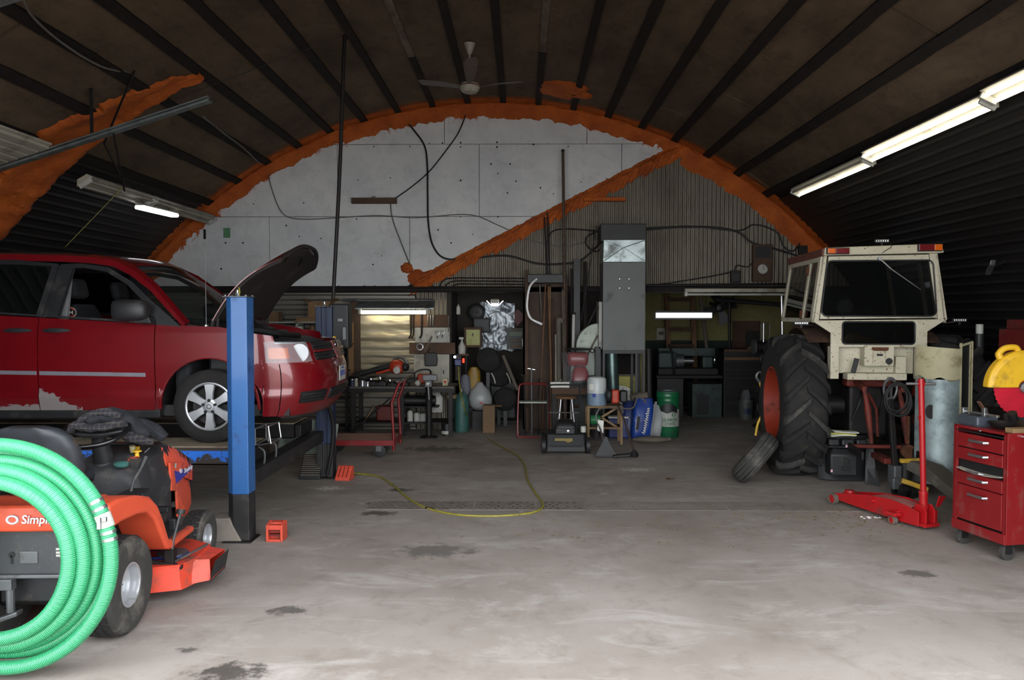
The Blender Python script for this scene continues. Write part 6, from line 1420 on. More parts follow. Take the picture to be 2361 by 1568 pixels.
sb = thing('switch_box', 'small dark electrical switch box on the corrugated wall', 'electrical box', tuple(at(1694, 638, YW-.02))); b = MB(); b.bx(-.08, .08, -.08, 0, -.1, .1); b.build('case', 'dark_metal', sb, bevel=.006); b = MB(); b.bx(-.06, .06, -.09, -.08, -.08, .05); b.build('cover', 'black', sb, bevel=.003)
sb = thing('junction_box', 'dark junction box near the tractor roof on the corrugated wall', 'electrical box', tuple(at(1849, 577, YW-.02))); b = MB(); b.bx(-.07, .07, -.07, 0, -.07, .07); b.build('case', 'dark_metal', sb, bevel=.006); b = MB(); b.cyl((0, -.03, -.07), (0, -.03, -.14), .015, n=8); b.build('conduit', 'dark_metal', sb)
ck = thing('pendulum_clock', 'dark wooden wall clock with small round pale dial', 'clock', tuple(at(1754, 607, YW-.02)))
b = MB(); b.bx(-.15, .15, -.1, 0, -.3, .3); b.build('case', 'wood_dark', ck, bevel=.01); b = MB(); b.bx(-.12, .12, -.11, -.1, .08, .26); b.build('upper_panel', 'black', ck)
b = MB(); b.lathe([(.075, 0), (.07, .012), (.005, .012)], 24, frame((.0, -.1, -.1), (1, 0, 0), (0, 0, 1))); dl = b.build('dial', 'white_plastic', ck, smooth=30); b = MB(); b.ring((0, 0, .012), .075, .008, 24, 6, frame((0, -.1, -.1), (1, 0, 0), (0, 0, 1))); b.build('bezel', 'bright_steel', dl)
b = MB(); b.bar((0, -.114, -.1), (.02, -.114, -.06), .006); b.bar((0, -.114, -.1), (.04, -.114, -.11), .005); b.build('clock_hands', 'ink_dark', dl)
# ================================================================ back of the shop
def T(name, label, cat, loc, parts, rz=0, group=None):
    """a thing from a list of (part name, material, MB, options)"""
    o = thing(name, label, cat, tuple(loc), rz, group)
    for p in parts:
        kw = dict(p[3]) if len(p) > 3 else {}
        kind = kw.pop('kind', None); q = p[2].build(p[0], p[1], o, **kw)
        if kind: q['kind'] = kind
    return o
S = dict(smooth=40)
def lat(prof, n=20, m=None): return MB().lathe(prof, n, m)
def bxs(*a): 
    b = MB()
    for q in a: b.bx(*q)
    return b
# ---- workbench
BY0, BY1, BZ = 12.05, 12.72, .775
bX0, bX1 = at(806, 893, BY0).x, at(1047, 893, BY0).x
wb = thing('workbench', 'steel workbench cluttered with tools under the bright wall lamp', 'workbench', (bX0, BY0, 0)); BW = bX1-bX0
mat('bench_top', (92, 88, 82), .6, .3, dirt=(60, 54, 48), dirt_amt=.5, dirt_scale=6)
b = bxs((0, BW, 0, BY1-BY0, BZ-.03, BZ)); b.build('bench_top', 'bench_top', wb, bevel=.003)
for x in (.05, BW*.5, BW-.06):
    for y in (.04, BY1-BY0-.05): b = bxs((x-.03, x+.03, y-.03, y+.03, 0, BZ-.03)); b.build('leg', 'dark_metal', wb)
b = bxs((.05, BW-.05, .1, BY1-BY0-.05, .18, .2)); b.build('lower_shelf', 'dark_metal', wb)
b = bxs((0, BW, -.005, .01, BZ-.09, BZ-.03)); b.build('apron', 'dark_metal', wb)
def ob(px, py): p = at(px, py, BY0+.15); p.z = BZ; p.y = BY0+.15; return p
# ribbed bright sheet behind the bench
sx0, sx1 = at(831, 780, YW).x, at(957, 780, YW).x
sh = thing('tin_sheet', 'shiny wrinkled sheet metal panel lit by the bench lamp', 'metal sheet', (sx0, YW-.02, 0))
z0, z1 = at(900, 852, YW).z, at(900, 727, YW).z
b = MB(); b.grid(lambda u, v: ((sx1-sx0)*u, -.014*math.sin((1-v)**1.6*34)*(.4+.6*v)-.006*nz(u*5, v*16), z0+(z1-z0)*v), 26, 90); b.build('sheet', 'shiny_metal', sh, smooth=60, solid=-.002)
# tool boards
tbd = thing('tool_board', 'wall of wooden strips and white boards holding hand tools', 'tool board', tuple(at(1000, 760, YW-.03)))
o0 = at(1000, 760, YW-.03)
def tb_(px0, px1, py0, py1, m_, nm, d=.03):
    a, c = at(px0, py1, YW-.03)-o0, at(px1, py0, YW-.03)-o0; b = bxs((a.x, c.x, -d, 0, a.z, c.z)); b.build(nm, m_, tbd, bevel=.003)
tb_(945, 990, 726, 754, 'wood_brown', 'wood_strip'); tb_(990, 1036, 726, 754, 'wood_dark', 'wood_strip'); tb_(957, 1037, 755, 790, 'white_paint', 'white_board', .015); tb_(945, 1050, 790, 816, 'wood_dark', 'wood_strip', .05); tb_(955, 1036, 817, 890, 'fixture_white', 'white_board', .015)
tb_(808, 831, 690, 888, 'plywood', 'side_board', .02)
for i, (px, y0, y1, w, lab) in enumerate(((948, 722, 780, 5, 'first hanging pry tool beside the shiny panel'), (954, 722, 780, 5, 'second hanging pry tool beside the shiny panel'), (973, 724, 780, 6, 'curved pry tool hanging alone on the wood strip'), (987, 727, 752, 4, 'left one of three short drill bits on the strip'), (993, 727, 752, 4, 'middle one of three short drill bits on the strip'), (999, 727, 752, 4, 'right one of three short drill bits on the strip'), (1035, 728, 766, 3, 'thin steel rod hanging at the right end of the tool board'))):
    a, c = at(px, y0, YW-.08), at(px-1, y1, YW-.08); b = MB(); d = c-a; b.tube(smooth_path([(0, 0, 0), d*.5, d*.85, d+Vector((-.03 if y1 > 770 else 0, 0, 0))], 4), w*.0028, 7)
    T('hand_tool', lab, 'tool', a, [('shank', 'bright_steel' if i > 2 else 'dark_metal', b, S)], group='tools on the board')
for i, (px, py, r, lab) in enumerate(((1008, 768, .035, 'left chrome socket ring on the white board'), (1020, 766, .03, 'right chrome socket ring on the white board'), (968, 800, .05, 'round pliers hanging on the lower wood strip'), (1023, 848, .04, 'white ring hung low on the tool board'))):
    b = MB().ring((0, 0, 0), r, r*.25, 22, 7, frame((0, 0, 0), (1, 0, 0), (0, 0, 1))); b2 = bxs((-.006, .006, -.01, .01, -r-.06, -r)); T('ring_tool', lab, 'tool', at(px, py, YW-.09), [('ring', 'bright_steel' if i < 3 else 'white_plastic', b, S), ('stem', 'dark_metal', b2)], group='ring tools on the board')
b = MB(); b.bar((0, 0, 0), (.1, -.02, .17), .02, .012); b2 = MB(); b2.bar((.09, -.02, .16), (.13, -.02, .24), .03, .02); T('snips', 'steel snips with dark grips slanting on the lower strip', 'tool', at(978, 810, YW-.1), [('blade', 'bright_steel', b), ('grip', 'black', b2)])
b = MB(); b.loft([[(x*k, y, z) for x, y in ((-.1, -.06), (.12, -.06), (.12, 0), (-.1, 0))] for z, k in ((-.12, .9), (.0, 1), (.1, .85))]); b2 = MB().tube(smooth_path([(-.05, -.03, .1), (0, -.03, .17), (.06, -.03, .1)], 5), .008, 6); T('tool_pouch', 'black tool pouch hanging below the tool board strip', 'pouch', at(993, 827, YW-.06), [('pouch', 'black', b, dict(bevel=.015)), ('loop', 'black', b2)])
b = MB(); b.bar((0, 0, 0), (0, 0, .1), .03, .03); b.cyl((0, 0, .1), (0, 0, .14), .012, n=8); T('spray_can', 'small white aerosol on the upper right of the tool board', 'can', at(1057, 725, YW-.05), [('can', 'white_plastic', lat([(.03, 0), (.033, .01), (.033, .12), (.015, .14), (.012, .16)]), S)])
# blower and chainsaw
p = ob(922, 858); A = lambda px, py, Y=BY0+.15: at(px, py, Y)-p
bo = thing('leaf_blower', 'orange leaf blower with long black nozzle on the workbench', 'leaf blower', tuple(p))
b = MB(); b.cyl(A(915, 838), A(812, 868), .055, .035, n=16); b.build('nozzle', 'black_plastic', bo, smooth=40)
b = MB(); b.cyl(A(905, 850), A(868, 861), .03, .02, n=12); b.build('orange_tube', 'orange_red', bo, smooth=40)
b = MB(); b.ball(A(915, 846), (.13, .1, .12)); b.build('fan_housing', 'orange_red', bo, smooth=True); c = A(917, 853)
b = MB(); b.lathe([(.06, 0), (.05, .02), (.02, .025)], 18, frame((c.x, c.y-.1, c.z), (1, 0, 0), (0, 0, 1))); b.build('starter_cap', 'white_plastic', bo, smooth=40)
b = MB(); b.tube(smooth_path([A(905, 838), A(912, 826), A(925, 825), A(937, 834), A(938, 846)], 5), .022, 8); b.build('handle', 'grey_metal', bo, smooth=40)
b = MB(); b.ball(A(934, 846), (.07, .08, .07)); b.build('engine', 'black_plastic', bo, smooth=True)
b = MB(); b.loft([[(x*k+A(920, 850).x, y*k, z) for x, y in ((-.13, -.07), (.13, -.07), (.13, .07), (-.13, .07))] for z, k in ((0, 1), (.05, .5), (.09, .4))]); b.build('stand', 'grey_metal', bo, bevel=.01)
p = ob(975, 878); cs_ = thing('chainsaw', 'orange chainsaw with silver cover on the right of the workbench', 'chainsaw', tuple(p))
b = MB(); b.box((.02, 0, .11), (.2, .16, .15)); b.build('body', 'orange_red', cs_, bevel=.03, seg=3); b = MB(); b.box((.14, -.02, .13), (.14, .17, .1)); b.build('side_cover', 'bright_steel', cs_, bevel=.012)
b = MB(); b.tube(smooth_path([(-.1, -.08, .06), (-.12, -.06, .2), (-.02, -.02, .25), (.1, .05, .24), (.12, .08, .15)], 5), .014, 8); b.build('front_handle', 'black', cs_, smooth=40)
b = MB(); b.loft([[(-.08, -.012, .07), (-.08, .012, .07), (-.08, .012, .14), (-.08, -.012, .14)], [(-.40, -.05, -.01), (-.40, -.03, -.01), (-.38, -.03, .05), (-.38, -.05, .05)]]); b.build('guide_bar', 'dark_metal', cs_, bevel=.01)
b = MB(); b.ball((-.07, -.08, .05), (.05, .05, .05)); b.build('cap', 'white_plastic', cs_, smooth=True)
p = ob(993, 893); v = thing('bench_vise', 'steel bench vise on a post at the bench corner with hanging handle', 'vise', (p.x, BY0-.1, 0))
b = MB(); b.box((0, 0, .86), (.11, .16, .16)); b.build('fixed_jaw', 'grey_metal', v, bevel=.012); b = MB(); b.box((.03, -.1, .93), (.22, .05, .09)); b.build('moving_jaw', 'grey_metal', v, bevel=.01)
b = MB(); b.cyl((0, -.14, .84), (0, -.02, .84), .022, n=12); b.build('screw', 'bright_steel', v); b = MB(); b.cyl((0, -.14, .85), (.02, -.14, .6), .008, n=8); b.build('handle', 'bright_steel', v)
b = MB(); b.cyl((0, 0, 0), (0, 0, .78), .05, n=14); b.lathe([(.14, 0), (.13, .02), (.05, .03)], 18); b.build('post', 'dark_metal', v, smooth=40)
# heap of engine parts on the bench
for i, (px, w, h, m_, lab, cat) in enumerate(((862, .2, .09, 'dark_metal', 'dark oily engine part at the left of the bench', 'engine part'), (882, .16, .1, 'black', 'black cylinder head in the middle of the bench', 'engine part'), (905, .18, .07, 'dark_metal', 'flat dark gear cover below the blower', 'engine part'), (935, .14, .08, 'dark_metal', 'small dark carburettor right of the blower', 'engine part'))):
    p = ob(px, 880); b = MB(); b.loft([[(x*k*w/2, y*k*.12, z) for x, y in rrect(2, 1.6, .4, 3)] for z, k in ((0, 1), (h*.6, .95), (h, .6))]); b2 = MB(); b2.cyl((w*.1, -.09, h*.5), (w*.1, -.12, h*.5), h*.33, n=12); b3 = MB(); b3.cyl((-w*.2, 0, h*.8), (-w*.25, .0, h*1.4), .02, n=8)
    T('engine_part', lab, cat, (p.x, BY0+.14, BZ), [('block', m_, b, dict(bevel=.01)), ('port', 'black', b2), ('stub', 'bright_steel', b3)], group='engine parts on the bench')
for i, (px, m_, r, h, lab) in enumerate(((815, 'blue_dark', .035, .1, 'small blue tin at the left bench corner'), (824, 'fixture_white', .03, .11, 'small pale jar next to the blue tin'), (838, 'bright_steel', .045, .08, 'shiny metal cup on the bench'), (850, 'bright_steel', .04, .06, 'low shiny fitting on the bench'))):
    p = ob(px, 880); T('tin', lab, 'tin', (p.x, BY0+.06, BZ), [('body', m_, lat([(r, 0), (r, h), (r*.9, h+.005)]), S), ('lid', 'bright_steel', lat([(r*1.03, h), (r*1.03, h+.012), (.005, h+.014)]), S)], group='tins on the bench')
p = ob(835, 870); b = MB(); b.lathe([(.1, 0), (.21, .0), (.215, .03), (.1, .03)], 24); b2 = MB(); b2.cyl((0, 0, 0), (0, 0, .0), .01); T('black_pan', 'flat black pan lying on jars at the left of the bench', 'pan', (p.x, BY0+.2, BZ+.125), [('pan', 'black', b, S), ('grip', 'black', MB().bar((.2, 0, .015), (.36, 0, .02), .04, .02))])
p = ob(862, 868); b = MB(); b.loft([[(x, y, 0) for x, y in rrect(.16, .1, .02, 2)], [(x, y, .1) for x, y in rrect(.12, .08, .02, 2)]]); T('rag', 'crumpled cream rag under the blower nozzle', 'rag', (p.x, BY0+.24, BZ+.02), [('cloth', 'cream', b, dict(bevel=.02))])
p = ob(1026, 872); T('small_carton', 'little cream carton beside the chainsaw', 'carton', (p.x, BY0+.2, BZ), [('box', 'cream', bxs((-.04, .04, -.04, .04, 0, .11)), dict(bevel=.004)), ('print', 'ink_red', bxs((-.02, .02, -.043, -.04, .04, .08)))])
# under the bench
for px, py, r, h, lab in ((955, 990, .045, .17, 'left white plastic jar on the floor under the bench'), (972, 988, .05, .14, 'middle white plastic jar on the floor under the bench'), (988, 984, .05, .13, 'right white plastic jar on the floor under the bench')):
    g_ = gr(px, py); T('jar', lab, 'jar', (g_.x, 12.32, .2), [('body', 'white_plastic', lat([(r, 0), (r*1.02, h*.8), (r*.8, h*.92), (r*.6, h)]), S), ('lid', 'black', lat([(r*.62, h*.98), (r*.62, h*1.1), (.005, h*1.11)]), S)], group='jars under the bench')
g_ = gr(1010, 965); b = MB(); b.loft([[(x*k, y*k, z) for x, y in rrect(.2, .13, .03, 3)] for z, k in ((0, .96), (.02, 1), (.24, 1), (.3, .5), (.32, .3))]); b2 = MB().tube(smooth_path([(-.06, 0, .27), (-.05, 0, .34), (.03, 0, .33), (.05, 0, .28)], 5), .014, 7); T('jug', 'white plastic jug hung behind the vise post', 'jug', (at(1008, 950, 12.5).x, 12.5, at(1008, 950, 12.5).z), [('body', 'white_plastic', b, dict(smooth=50)), ('handle', 'white_plastic', b2, S)])
g_ = gr(1038, 992); T('paint_tin', 'black tin with white label on the floor at the bench end', 'tin', (g_.x, 12.15, 0), [('can', 'black', lat([(.085, 0), (.085, .19), (.09, .195), (.08, .2)]), S), ('label', 'white_plastic', MB().loft([[(.0865*math.cos(a), .0865*math.sin(a), z) for a in [R(200+14*i) for i in range(11)]] for z in (.03, .08)], False, False), S)])
T('red_can', 'dull red fuel can on the lower bench shelf', 'fuel can', (at(885, 950, 12.3).x, 12.4, .2), [('body', 'red_dull', bxs((-.13, .13, -.08, .08, 0, .24)), dict(bevel=.03, seg=3)), ('spout', 'black', MB().cyl((.06, 0, .23), (.1, 0, .3), .02, n=8))])
T('wood_block', 'orange brown wood board leaning under the left bench end', 'wood block', (at(845, 960, 12.2).x, 12.25, .2), [('board', 'wood', MB().bar((-.05, 0, 0), (.1, .05, .25), .06, .02)), ('edge', 'wood_dark', MB().bar((-.05, -.011, 0), (.1, .039, .25), .02, .012))])
b = MB(); b.cyl((0, 0, .1), (0, .3, .1), .09, n=16); T('rolled_mat', 'dark rolled mat stored under the right bench end', 'mat', (at(968, 950, 12.3).x, 12.3, .45), [('roll', 'black', MB().cyl((-.25, 0, .08), (.25, 0, .08), .08, n=16), S), ('shelf', 'dark_metal', bxs((-.3, .3, -.1, .2, -.02, 0)))])
rope('prop_rod', 'thin dark rod leaning diagonally under the bench', [at(900, 918, 11.8), at(800, 1005, 11.8)], .012, 'dark_metal', 'rod', sm=0)

# ---- shelf behind the van
sX0, sX1 = at(600, 760, 12.4).x, at(800, 760, 12.4).x; sz0 = at(700, 742, 12.4).z
su = thing('shelf_unit', 'metal shelf unit with white cubby behind the van nose', 'shelf', (sX0, 12.4, 0)); SW = sX1-sX0
for z in (.1, .55, 1.0, sz0-.3, sz0): b = bxs((0, SW, 0, .36, z-.02, z)); b.build('shelf', 'white_paint' if z == sz0 else 'dark_metal', su)
for x in (.015, SW*.42, SW-.015):
    b = bxs((x-.015, x+.015, .0, .36, sz0-.3, sz0)); b.build('divider', 'white_paint', su)
for x in (.02, SW-.02):
    for y in (.02, .34): b = bxs((x-.02, x+.02, y-.02, y+.02, 0, sz0-.3)); b.build('upright', 'dark_metal', su)
b = bxs((SW*.43, SW*.98, .0, .35, sz0-.16, sz0-.145)); b.build('inner_shelf', 'white_paint', su)
def carton(px, w, h, d, lab, m_='cardboard', y=12.5, z=sz0, open_=False):
    x = at(px, 720, y).x; o = thing('cardboard_box', lab, 'box', (x, y, z), R(random.uniform(-6, 6)), 'cartons on the shelf'); b = bxs((-w/2, w/2, 0, d, 0, h)); b.build('box', m_, o, bevel=.004)
    b = bxs((-.025, .025, -.002, d+.002, h-.06, h+.002)); b.build('tape', 'cardboard_dark' if m_ == 'cardboard' else 'cardboard', o)
    if open_:
        for s_ in (-1, 1): q = MB(); q.loft([[(s_*w/2, 0, h), (s_*w/2, d, h), (s_*w/2, d, h+.005), (s_*w/2, 0, h+.005)], [(s_*(w/2+.09), 0, h+.05), (s_*(w/2+.09), d, h+.05), (s_*(w/2+.09), d, h+.055), (s_*(w/2+.09), 0, h+.055)]]); q.build('flap', m_, o)
    return o
carton(736, .36, .25, .28, 'open cardboard box on the shelf behind the van nose', open_=True, z=sz0+.07); carton(630, .17, .16, .2, 'small cardboard box left of the open one on the shelf', 'cardboard_dark')
T('board_stack', 'flat pale boards under the open cardboard box', 'board', (at(725, 735, 12.5).x, 12.44, sz0), [('board', 'wood', bxs((-.3, .3, 0, .28, 0, .03))), ('top_board', 'cardboard', bxs((-.28, .26, .01, .27, .03, .065)))])
for px, m_, lab in ((690, 'white_plastic', 'small white tub in the shelf cubby'), (718, 'wood_brown', 'small brown jar in the shelf cubby'), (733, 'bright_steel', 'little shiny jar in the shelf cubby')):
    T('jar', lab, 'jar', (at(px, 760, 12.45).x, 12.5, sz0-.145), [('body', m_, lat([(.045, 0), (.05, .06), (.04, .075)]), S), ('lid', 'black', lat([(.042, .072), (.042, .085), (.005, .086)]), S)], group='jars in the cubby')
T('notice_board', 'tan wooden plank standing beside the lift control post', 'plank', (at(808, 790, 12.6).x, 12.65, .9), [('plank', 'cardboard', bxs((-.04, .04, -.02, .02, 0, .86))), ('hook', 'dark_metal', MB().cyl((0, -.02, .5), (.05, -.06, .52), .008, n=6))])
T('plastic_sheet', 'pale green crumpled plastic sheet hanging behind the lift beam', 'plastic sheet', (at(705, 1060, 10.4).x, 10.4, 0), [('sheet', mat('pale_sheet', (122, 132, 124), .5, dirt=(96, 92, 74), dirt_amt=.4), MB().grid(lambda u, v: (-.38+.76*u+.05*v, .08*math.sin(u*14)*v+.05*nz(u*6, v*4), .02+.52*v*(1-.25*u)), 24, 10), dict(smooth=60, solid=.004)), ('fold', 'pale_sheet', MB().grid(lambda u, v: (-.4+.8*u, -.18*v+.02*math.sin(u*12), .02), 16, 4), dict(solid=.004))])
# ---- red platform cart
g_ = gr(868, 1058); pcx0, pcx1 = at(770, 1025, 10.25).x, at(908, 1025, 10.25).x
pt = thing('platform_cart', 'red platform cart with wooden deck and tall red push handle', 'cart', (pcx1, 10.2, 0)); PL = pcx1-pcx0+.15
b = bxs((-PL, 0, .015, .62, .215, .235)); b.build('deck', mat('deck_pink', (150, 112, 100), .8, dirt=(100, 80, 72), dirt_amt=.4), pt)
b = bxs((-PL, .01, 0, .015, .165, .236), (-PL, .01, .62, .635, .165, .236), (-.0, .015, 0, .635, .165, .236)); b.build('deck_frame', 'red_paint', pt, bevel=.003)
for y in (.03, .6):
    b = MB(); b.tube(smooth_path([(.0, y, .10), (.0, y, .3), (-.02, y, .70), (.0, y, .78), (.06, y, .95), (.09, y, 1.0)], 5), .02, 10); b.build('handle_post', 'red_paint', pt, smooth=40)
b = MB(); b.tube([(.09, .03, 1.0), (.16, .05, 1.04), (.16, .58, 1.04), (.09, .6, 1.0)], .018, 10); b.build('handle_bar', 'rust_pipe', pt, smooth=40)
for x in (-.15, -PL+.15):
    for y in (.1, .53):
        m = TR(x-.05, y, .085)@ROT('X', 90); b = MB(); b.lathe([(.015, -.022), (.085, -.022), (.085, .022), (.05, .025), (.015, .025)], 22, m); w_ = b.build('wheel', 'black', pt, smooth=40); b = bxs((x-.09, x-.02, y-.04, y-.03, .08, .17), (x-.09, x-.02, y+.03, y+.04, .08, .17), (x-.09, x-.02, y-.04, y+.04, .16, .17)); b.build('fork', 'grey_metal', w_)
# ---- foot pad, chocks
g_ = gr(714, 1106); o = thing('foot_ramp', 'dark ribbed rubber ramp leaning at the far lift post', 'ramp', (g_.x, g_.y, 0))
b = MB(); b.loft([[(x, 0, 0), (x, .08, 0), (x, .26, .26), (x, .2, .27), (x, .0, .05)] for x in (-.12, .12)]); b.build('wedge', 'black_plastic', o, bevel=.006)
for i in range(11): t = i/10; q = MB(); q.bar((-.11, .005+.19*t, .055+.21*t), (.11, .005+.19*t, .055+.21*t), .01, .012); q.build('rib', 'taupe', o)
mat('chock_orange', (200, 74, 54), .55, var=.08, dirt=(130, 80, 70), dirt_amt=.35, dirt_scale=14)
def chock(loc, rz, lab, flip=False):
    o = thing('wheel_chock', lab, 'wheel chock', loc, rz, 'orange wheel chocks')
    pr = [(-.02, 0), (-.02, .03), (.09, .15), (.14, .15), (.15, 0)]
    b = MB(); b.prism(pr, -.085, .085, my); b.build('wedge', 'chock_orange', o, bevel=.006)
    for i in range(4): t = i/4; q = MB(); q.bar((-.075, .0+.085*t, .045+.095*t), (.075, .0+.085*t, .045+.095*t), .012, .012); q.build('grip_rib', 'chock_orange', o)
    for x in (-.045, 0, .045): q = MB(); q.bar((x, -.01, .04), (x, .08, .14), .006, .016); q.build('tread_slot', 'red_dull', o)
chock(tuple(gr(790, 1108)), R(-8), 'orange plastic wheel chock by the far lift post')
o = thing('wheel_chock', 'orange plastic wheel chock on the floor right of the near blue post', 'wheel chock', tuple(gr(632, 1250)), 0, 'orange wheel chocks')
b = MB(); b.loft([[(x, 0, 0), (x, .14, 0), (x, .14, .15), (x, .10, .16), (x, .0, .14)] for x in (-.07, -.05)]); b.loft([[(x, 0, 0), (x, .14, 0), (x, .14, .15), (x, .10, .16), (x, .0, .14)] for x in (.05, .07)]); b.bx(-.05, .05, .06, .14, 0, .15); b.bx(-.05, .05, .0, .06, .10, .14); b.bx(-.05, .05, .0, .06, 0, .02); b.build('block', 'chock_orange', o, bevel=.005)
for i in range(2): q = bxs((-.05, .05, .01, .055, .05+.035*i, .062+.035*i)); q.build('grip_rib', 'red_dull', o)
g_ = gr(515, 1250); T('concrete_wedge', 'grey concrete wedge behind the lawn tractor front wheel', 'block', (g_.x, g_.y+.1, 0), [('wedge', 'concrete_block', MB().prism([(-.1, 0), (-.1, .2), (.05, .2), (.16, 0)], -.11, .11, Matrix(((1, 0, 0, 0), (0, 0, 1, 0), (0, 1, 0, 0), (0, 0, 0, 1)))), dict(bevel=.01)), ('lip', 'concrete_block', bxs((-.12, -.09, -.11, .11, 0, .12)))])
# ---- yellow air hose across the floor
hp = [at(1057, 845, 12.3), at(1060, 890, 12.25), at(1070, 940, 12.1), gr(1090, 985), gr(1140, 1022), gr(1190, 1050), gr(1210, 1075), gr(1215, 1105), gr(1235, 1140), gr(1252, 1165), gr(1235, 1182), gr(1180, 1190), gr(1110, 1192), gr(1040, 1187), gr(980, 1172), gr(940, 1150), gr(905, 1120), gr(870, 1100), gr(810, 1092)]
for q in hp[3:]: q.z = .009
hs_ = rope('air_hose', 'yellow air hose snaking over the concrete floor', hp, .010, 'hose_yellow', 'hose', 8, 10)
b = MB(); v0, v1 = gr(982, 1173)-hp[-1], gr(1000, 1177)-hp[-1]; b.cyl(v0+Vector((0, 0, .009)), v1+Vector((0, 0, .009)), .0125, n=8); b.build('tape_wrap', 'dark_metal', hs_)

# ---- dark recess
RY = 13.9
fo = thing('foil_sheet', 'crinkled silver foil sheet on the back of the dark recess', 'foil', tuple(at(1145, 750, 13.95)))
b = MB(); b.grid(lambda u, v: ((-.3+.62*u)*(1+.03*nz(v*5, 2)), -.02-.03*nz(u*4, v*5)-.012*nz(u*13, v*12, 3), -.45+.85*v+.04*nz(u*5)), 40, 48); b.build('foil', 'foil', fo, smooth=80, solid=-.003)
b = MB(); b.ring((.0, -.05, -.02), .3, .005, 40, 5, frame((.05, -.05, 0), (1, 0, 0), (0, 0, 1))); b.build('wire_loop', 'cable_black', fo)
wl = thing('work_light', 'small lit winged work lamp in front of the foil sheet', 'lamp', tuple(at(1141, 703, 13.2)))
b = bxs((-.07, .07, 0, .06, .02, .1)); b.build('housing', 'fixture_white', wl, bevel=.02); b = bxs((-.065, .065, -.01, .05, -.02, .015)); b.build('bulb_panel', 'led_blue', wl, bevel=.01)
for s_ in (-1, 1): b = MB(); b.bar((s_*.07, .02, .0), (s_*.14, .02, .07), .05, .012); b.build('wing', 'lamp_white', wl, bevel=.004)
b = MB().cyl((0, .03, .1), (0, .03, HZ-wl.location.z-.1), .006, n=5); b.build('cord', 'cable_black', wl)
b = MB(); b.lathe([(.15, 0), (.155, .02), (.13, .04), (.06, .045), (.05, .03)], 28, frame((0, 0, 0), (1, 0, 0), (0, 0, 1))); T('blade_disc', 'round black disc hung left of the foil sheet', 'disc', at(1098, 720, 13.85), [('disc', 'black', b, S), ('hub', 'dark_metal', lat([(.03, .04), (.025, .06)], 12, frame((0, 0, 0), (1, 0, 0), (0, 0, 1))), S)])
T('metal_box', 'dark square metal box left of the foil sheet', 'box', at(1112, 750, 13.8), [('case', 'dark_metal', bxs((-.15, .14, -.1, .05, -.13, .13)), dict(bevel=.006)), ('lid', 'black', bxs((-.13, .12, -.11, -.1, -.1, .1)))])
T('parts_chest', 'brown framed box with pale green front on a dark stand', 'box', at(1090, 778, 13.2), [('frame', 'wood_dark', bxs((-.15, .15, 0, .2, -.17, .17)), dict(bevel=.006)), ('front_sheet', mat('pale_green_sheet', (168, 170, 108), .6, dirt=(110, 112, 70), dirt_amt=.4), bxs((-.11, .12, -.01, 0, -.13, .13))), ('print_lines', 'ink_dark', bxs((-.01, .01, -.013, -.01, .02, .07))), ('leg', 'dark_metal', bxs((-.13, -.1, .05, .1, -1.45, -.17))), ('leg', 'dark_metal', bxs((.1, .13, .05, .1, -1.45, -.17)))])
T('spray_bottle', 'white trigger spray bottle left of the brown framed box', 'bottle', at(1065, 816, 12.95), [('body', 'white_plastic', lat([(.06, 0), (.065, .12), (.02, .2), (.018, .24)]), S), ('trigger', 'white_plastic', bxs((-.05, .03, -.015, .015, .24, .28)), dict(bevel=.006)), ('ledge', 'wood_dark', bxs((-.09, .12, -.05, .1, -.03, 0)))])
T('backpack_sprayer', 'yellow and grey moulded pack leaning in the recess', 'sprayer', (at(1085, 890, 13.0).x, 13.0, at(1085, 890, 13.0).z), [('yellow_shell', mat('dull_yellow', (134, 104, 24), .5), MB().loft([[(x*k+.06, y, z) for x, y in rrect(.22, .2, .06, 3)] for z, k in ((-.06, .8), (.1, 1), (.25, .9), (.32, .5))]), dict(smooth=50)), ('grey_shell', mat('slate', (92, 94, 104), .6), MB().loft([[(x*k-.08, y-.04, z) for x, y in rrect(.2, .2, .06, 3)] for z, k in ((-.14, .8), (.0, 1), (.15, .8), (.2, .4))]), dict(smooth=50)), ('leg_post', 'dark_metal', bxs((-.05, .05, -.05, .05, -.72, -.06)))])
T('gas_cylinder', 'teal gas cylinder standing on the floor of the recess', 'cylinder', (at(1064, 985, 12.5).x, 12.55, 0), [('tank', 'teal', lat([(.11, 0), (.115, .02), (.115, .52), (.09, .6), (.03, .64)]), S), ('valve', 'grey_metal', lat([(.025, .63), (.025, .7), (.01, .71)]), S)])
T('ledge', 'light wood ledge over the teal cylinder', 'shelf', at(1051, 912, 12.6), [('board', 'wood', bxs((-.13, .13, -.1, .12, -.04, .02))), ('post', 'wood_dark', bxs((-.12, -.08, .06, .1, -.6, -.04)))])
T('power_bar', 'wall socket box with lit switch where the yellow hose starts', 'socket', at(1055, 835, 12.65), [('box', 'blue_plastic', bxs((-.05, .06, 0, .08, -.06, .04)), dict(bevel=.01)), ('lit_face', 'lamp_white', lat([(.022, 0), (.018, .01)], 12, frame((-.045, -.01, .085), (1, 0, 0), (0, 0, 1)))), ('red_lamp', 'lamp_red', bxs((.08, .11, -.01, .02, -.01, .06))), ('post', 'dark_metal', bxs((-.04, .05, .05, .12, -.3, .12)))])
b = MB(); rings = []
for i, (z, k) in enumerate(((0, .5), (.08, .95), (.2, 1.0), (.32, .8), (.4, .4), (.46, .2))):
    rings.append([(.2*k*math.cos(a)*(1+.15*nz(math.cos(a)*2, z*6, 3)), .15*k*math.sin(a)*(1+.15*nz(math.sin(a)*2, z*6, 7)), z) for a in [2*PI*j/18 for j in range(18)]])
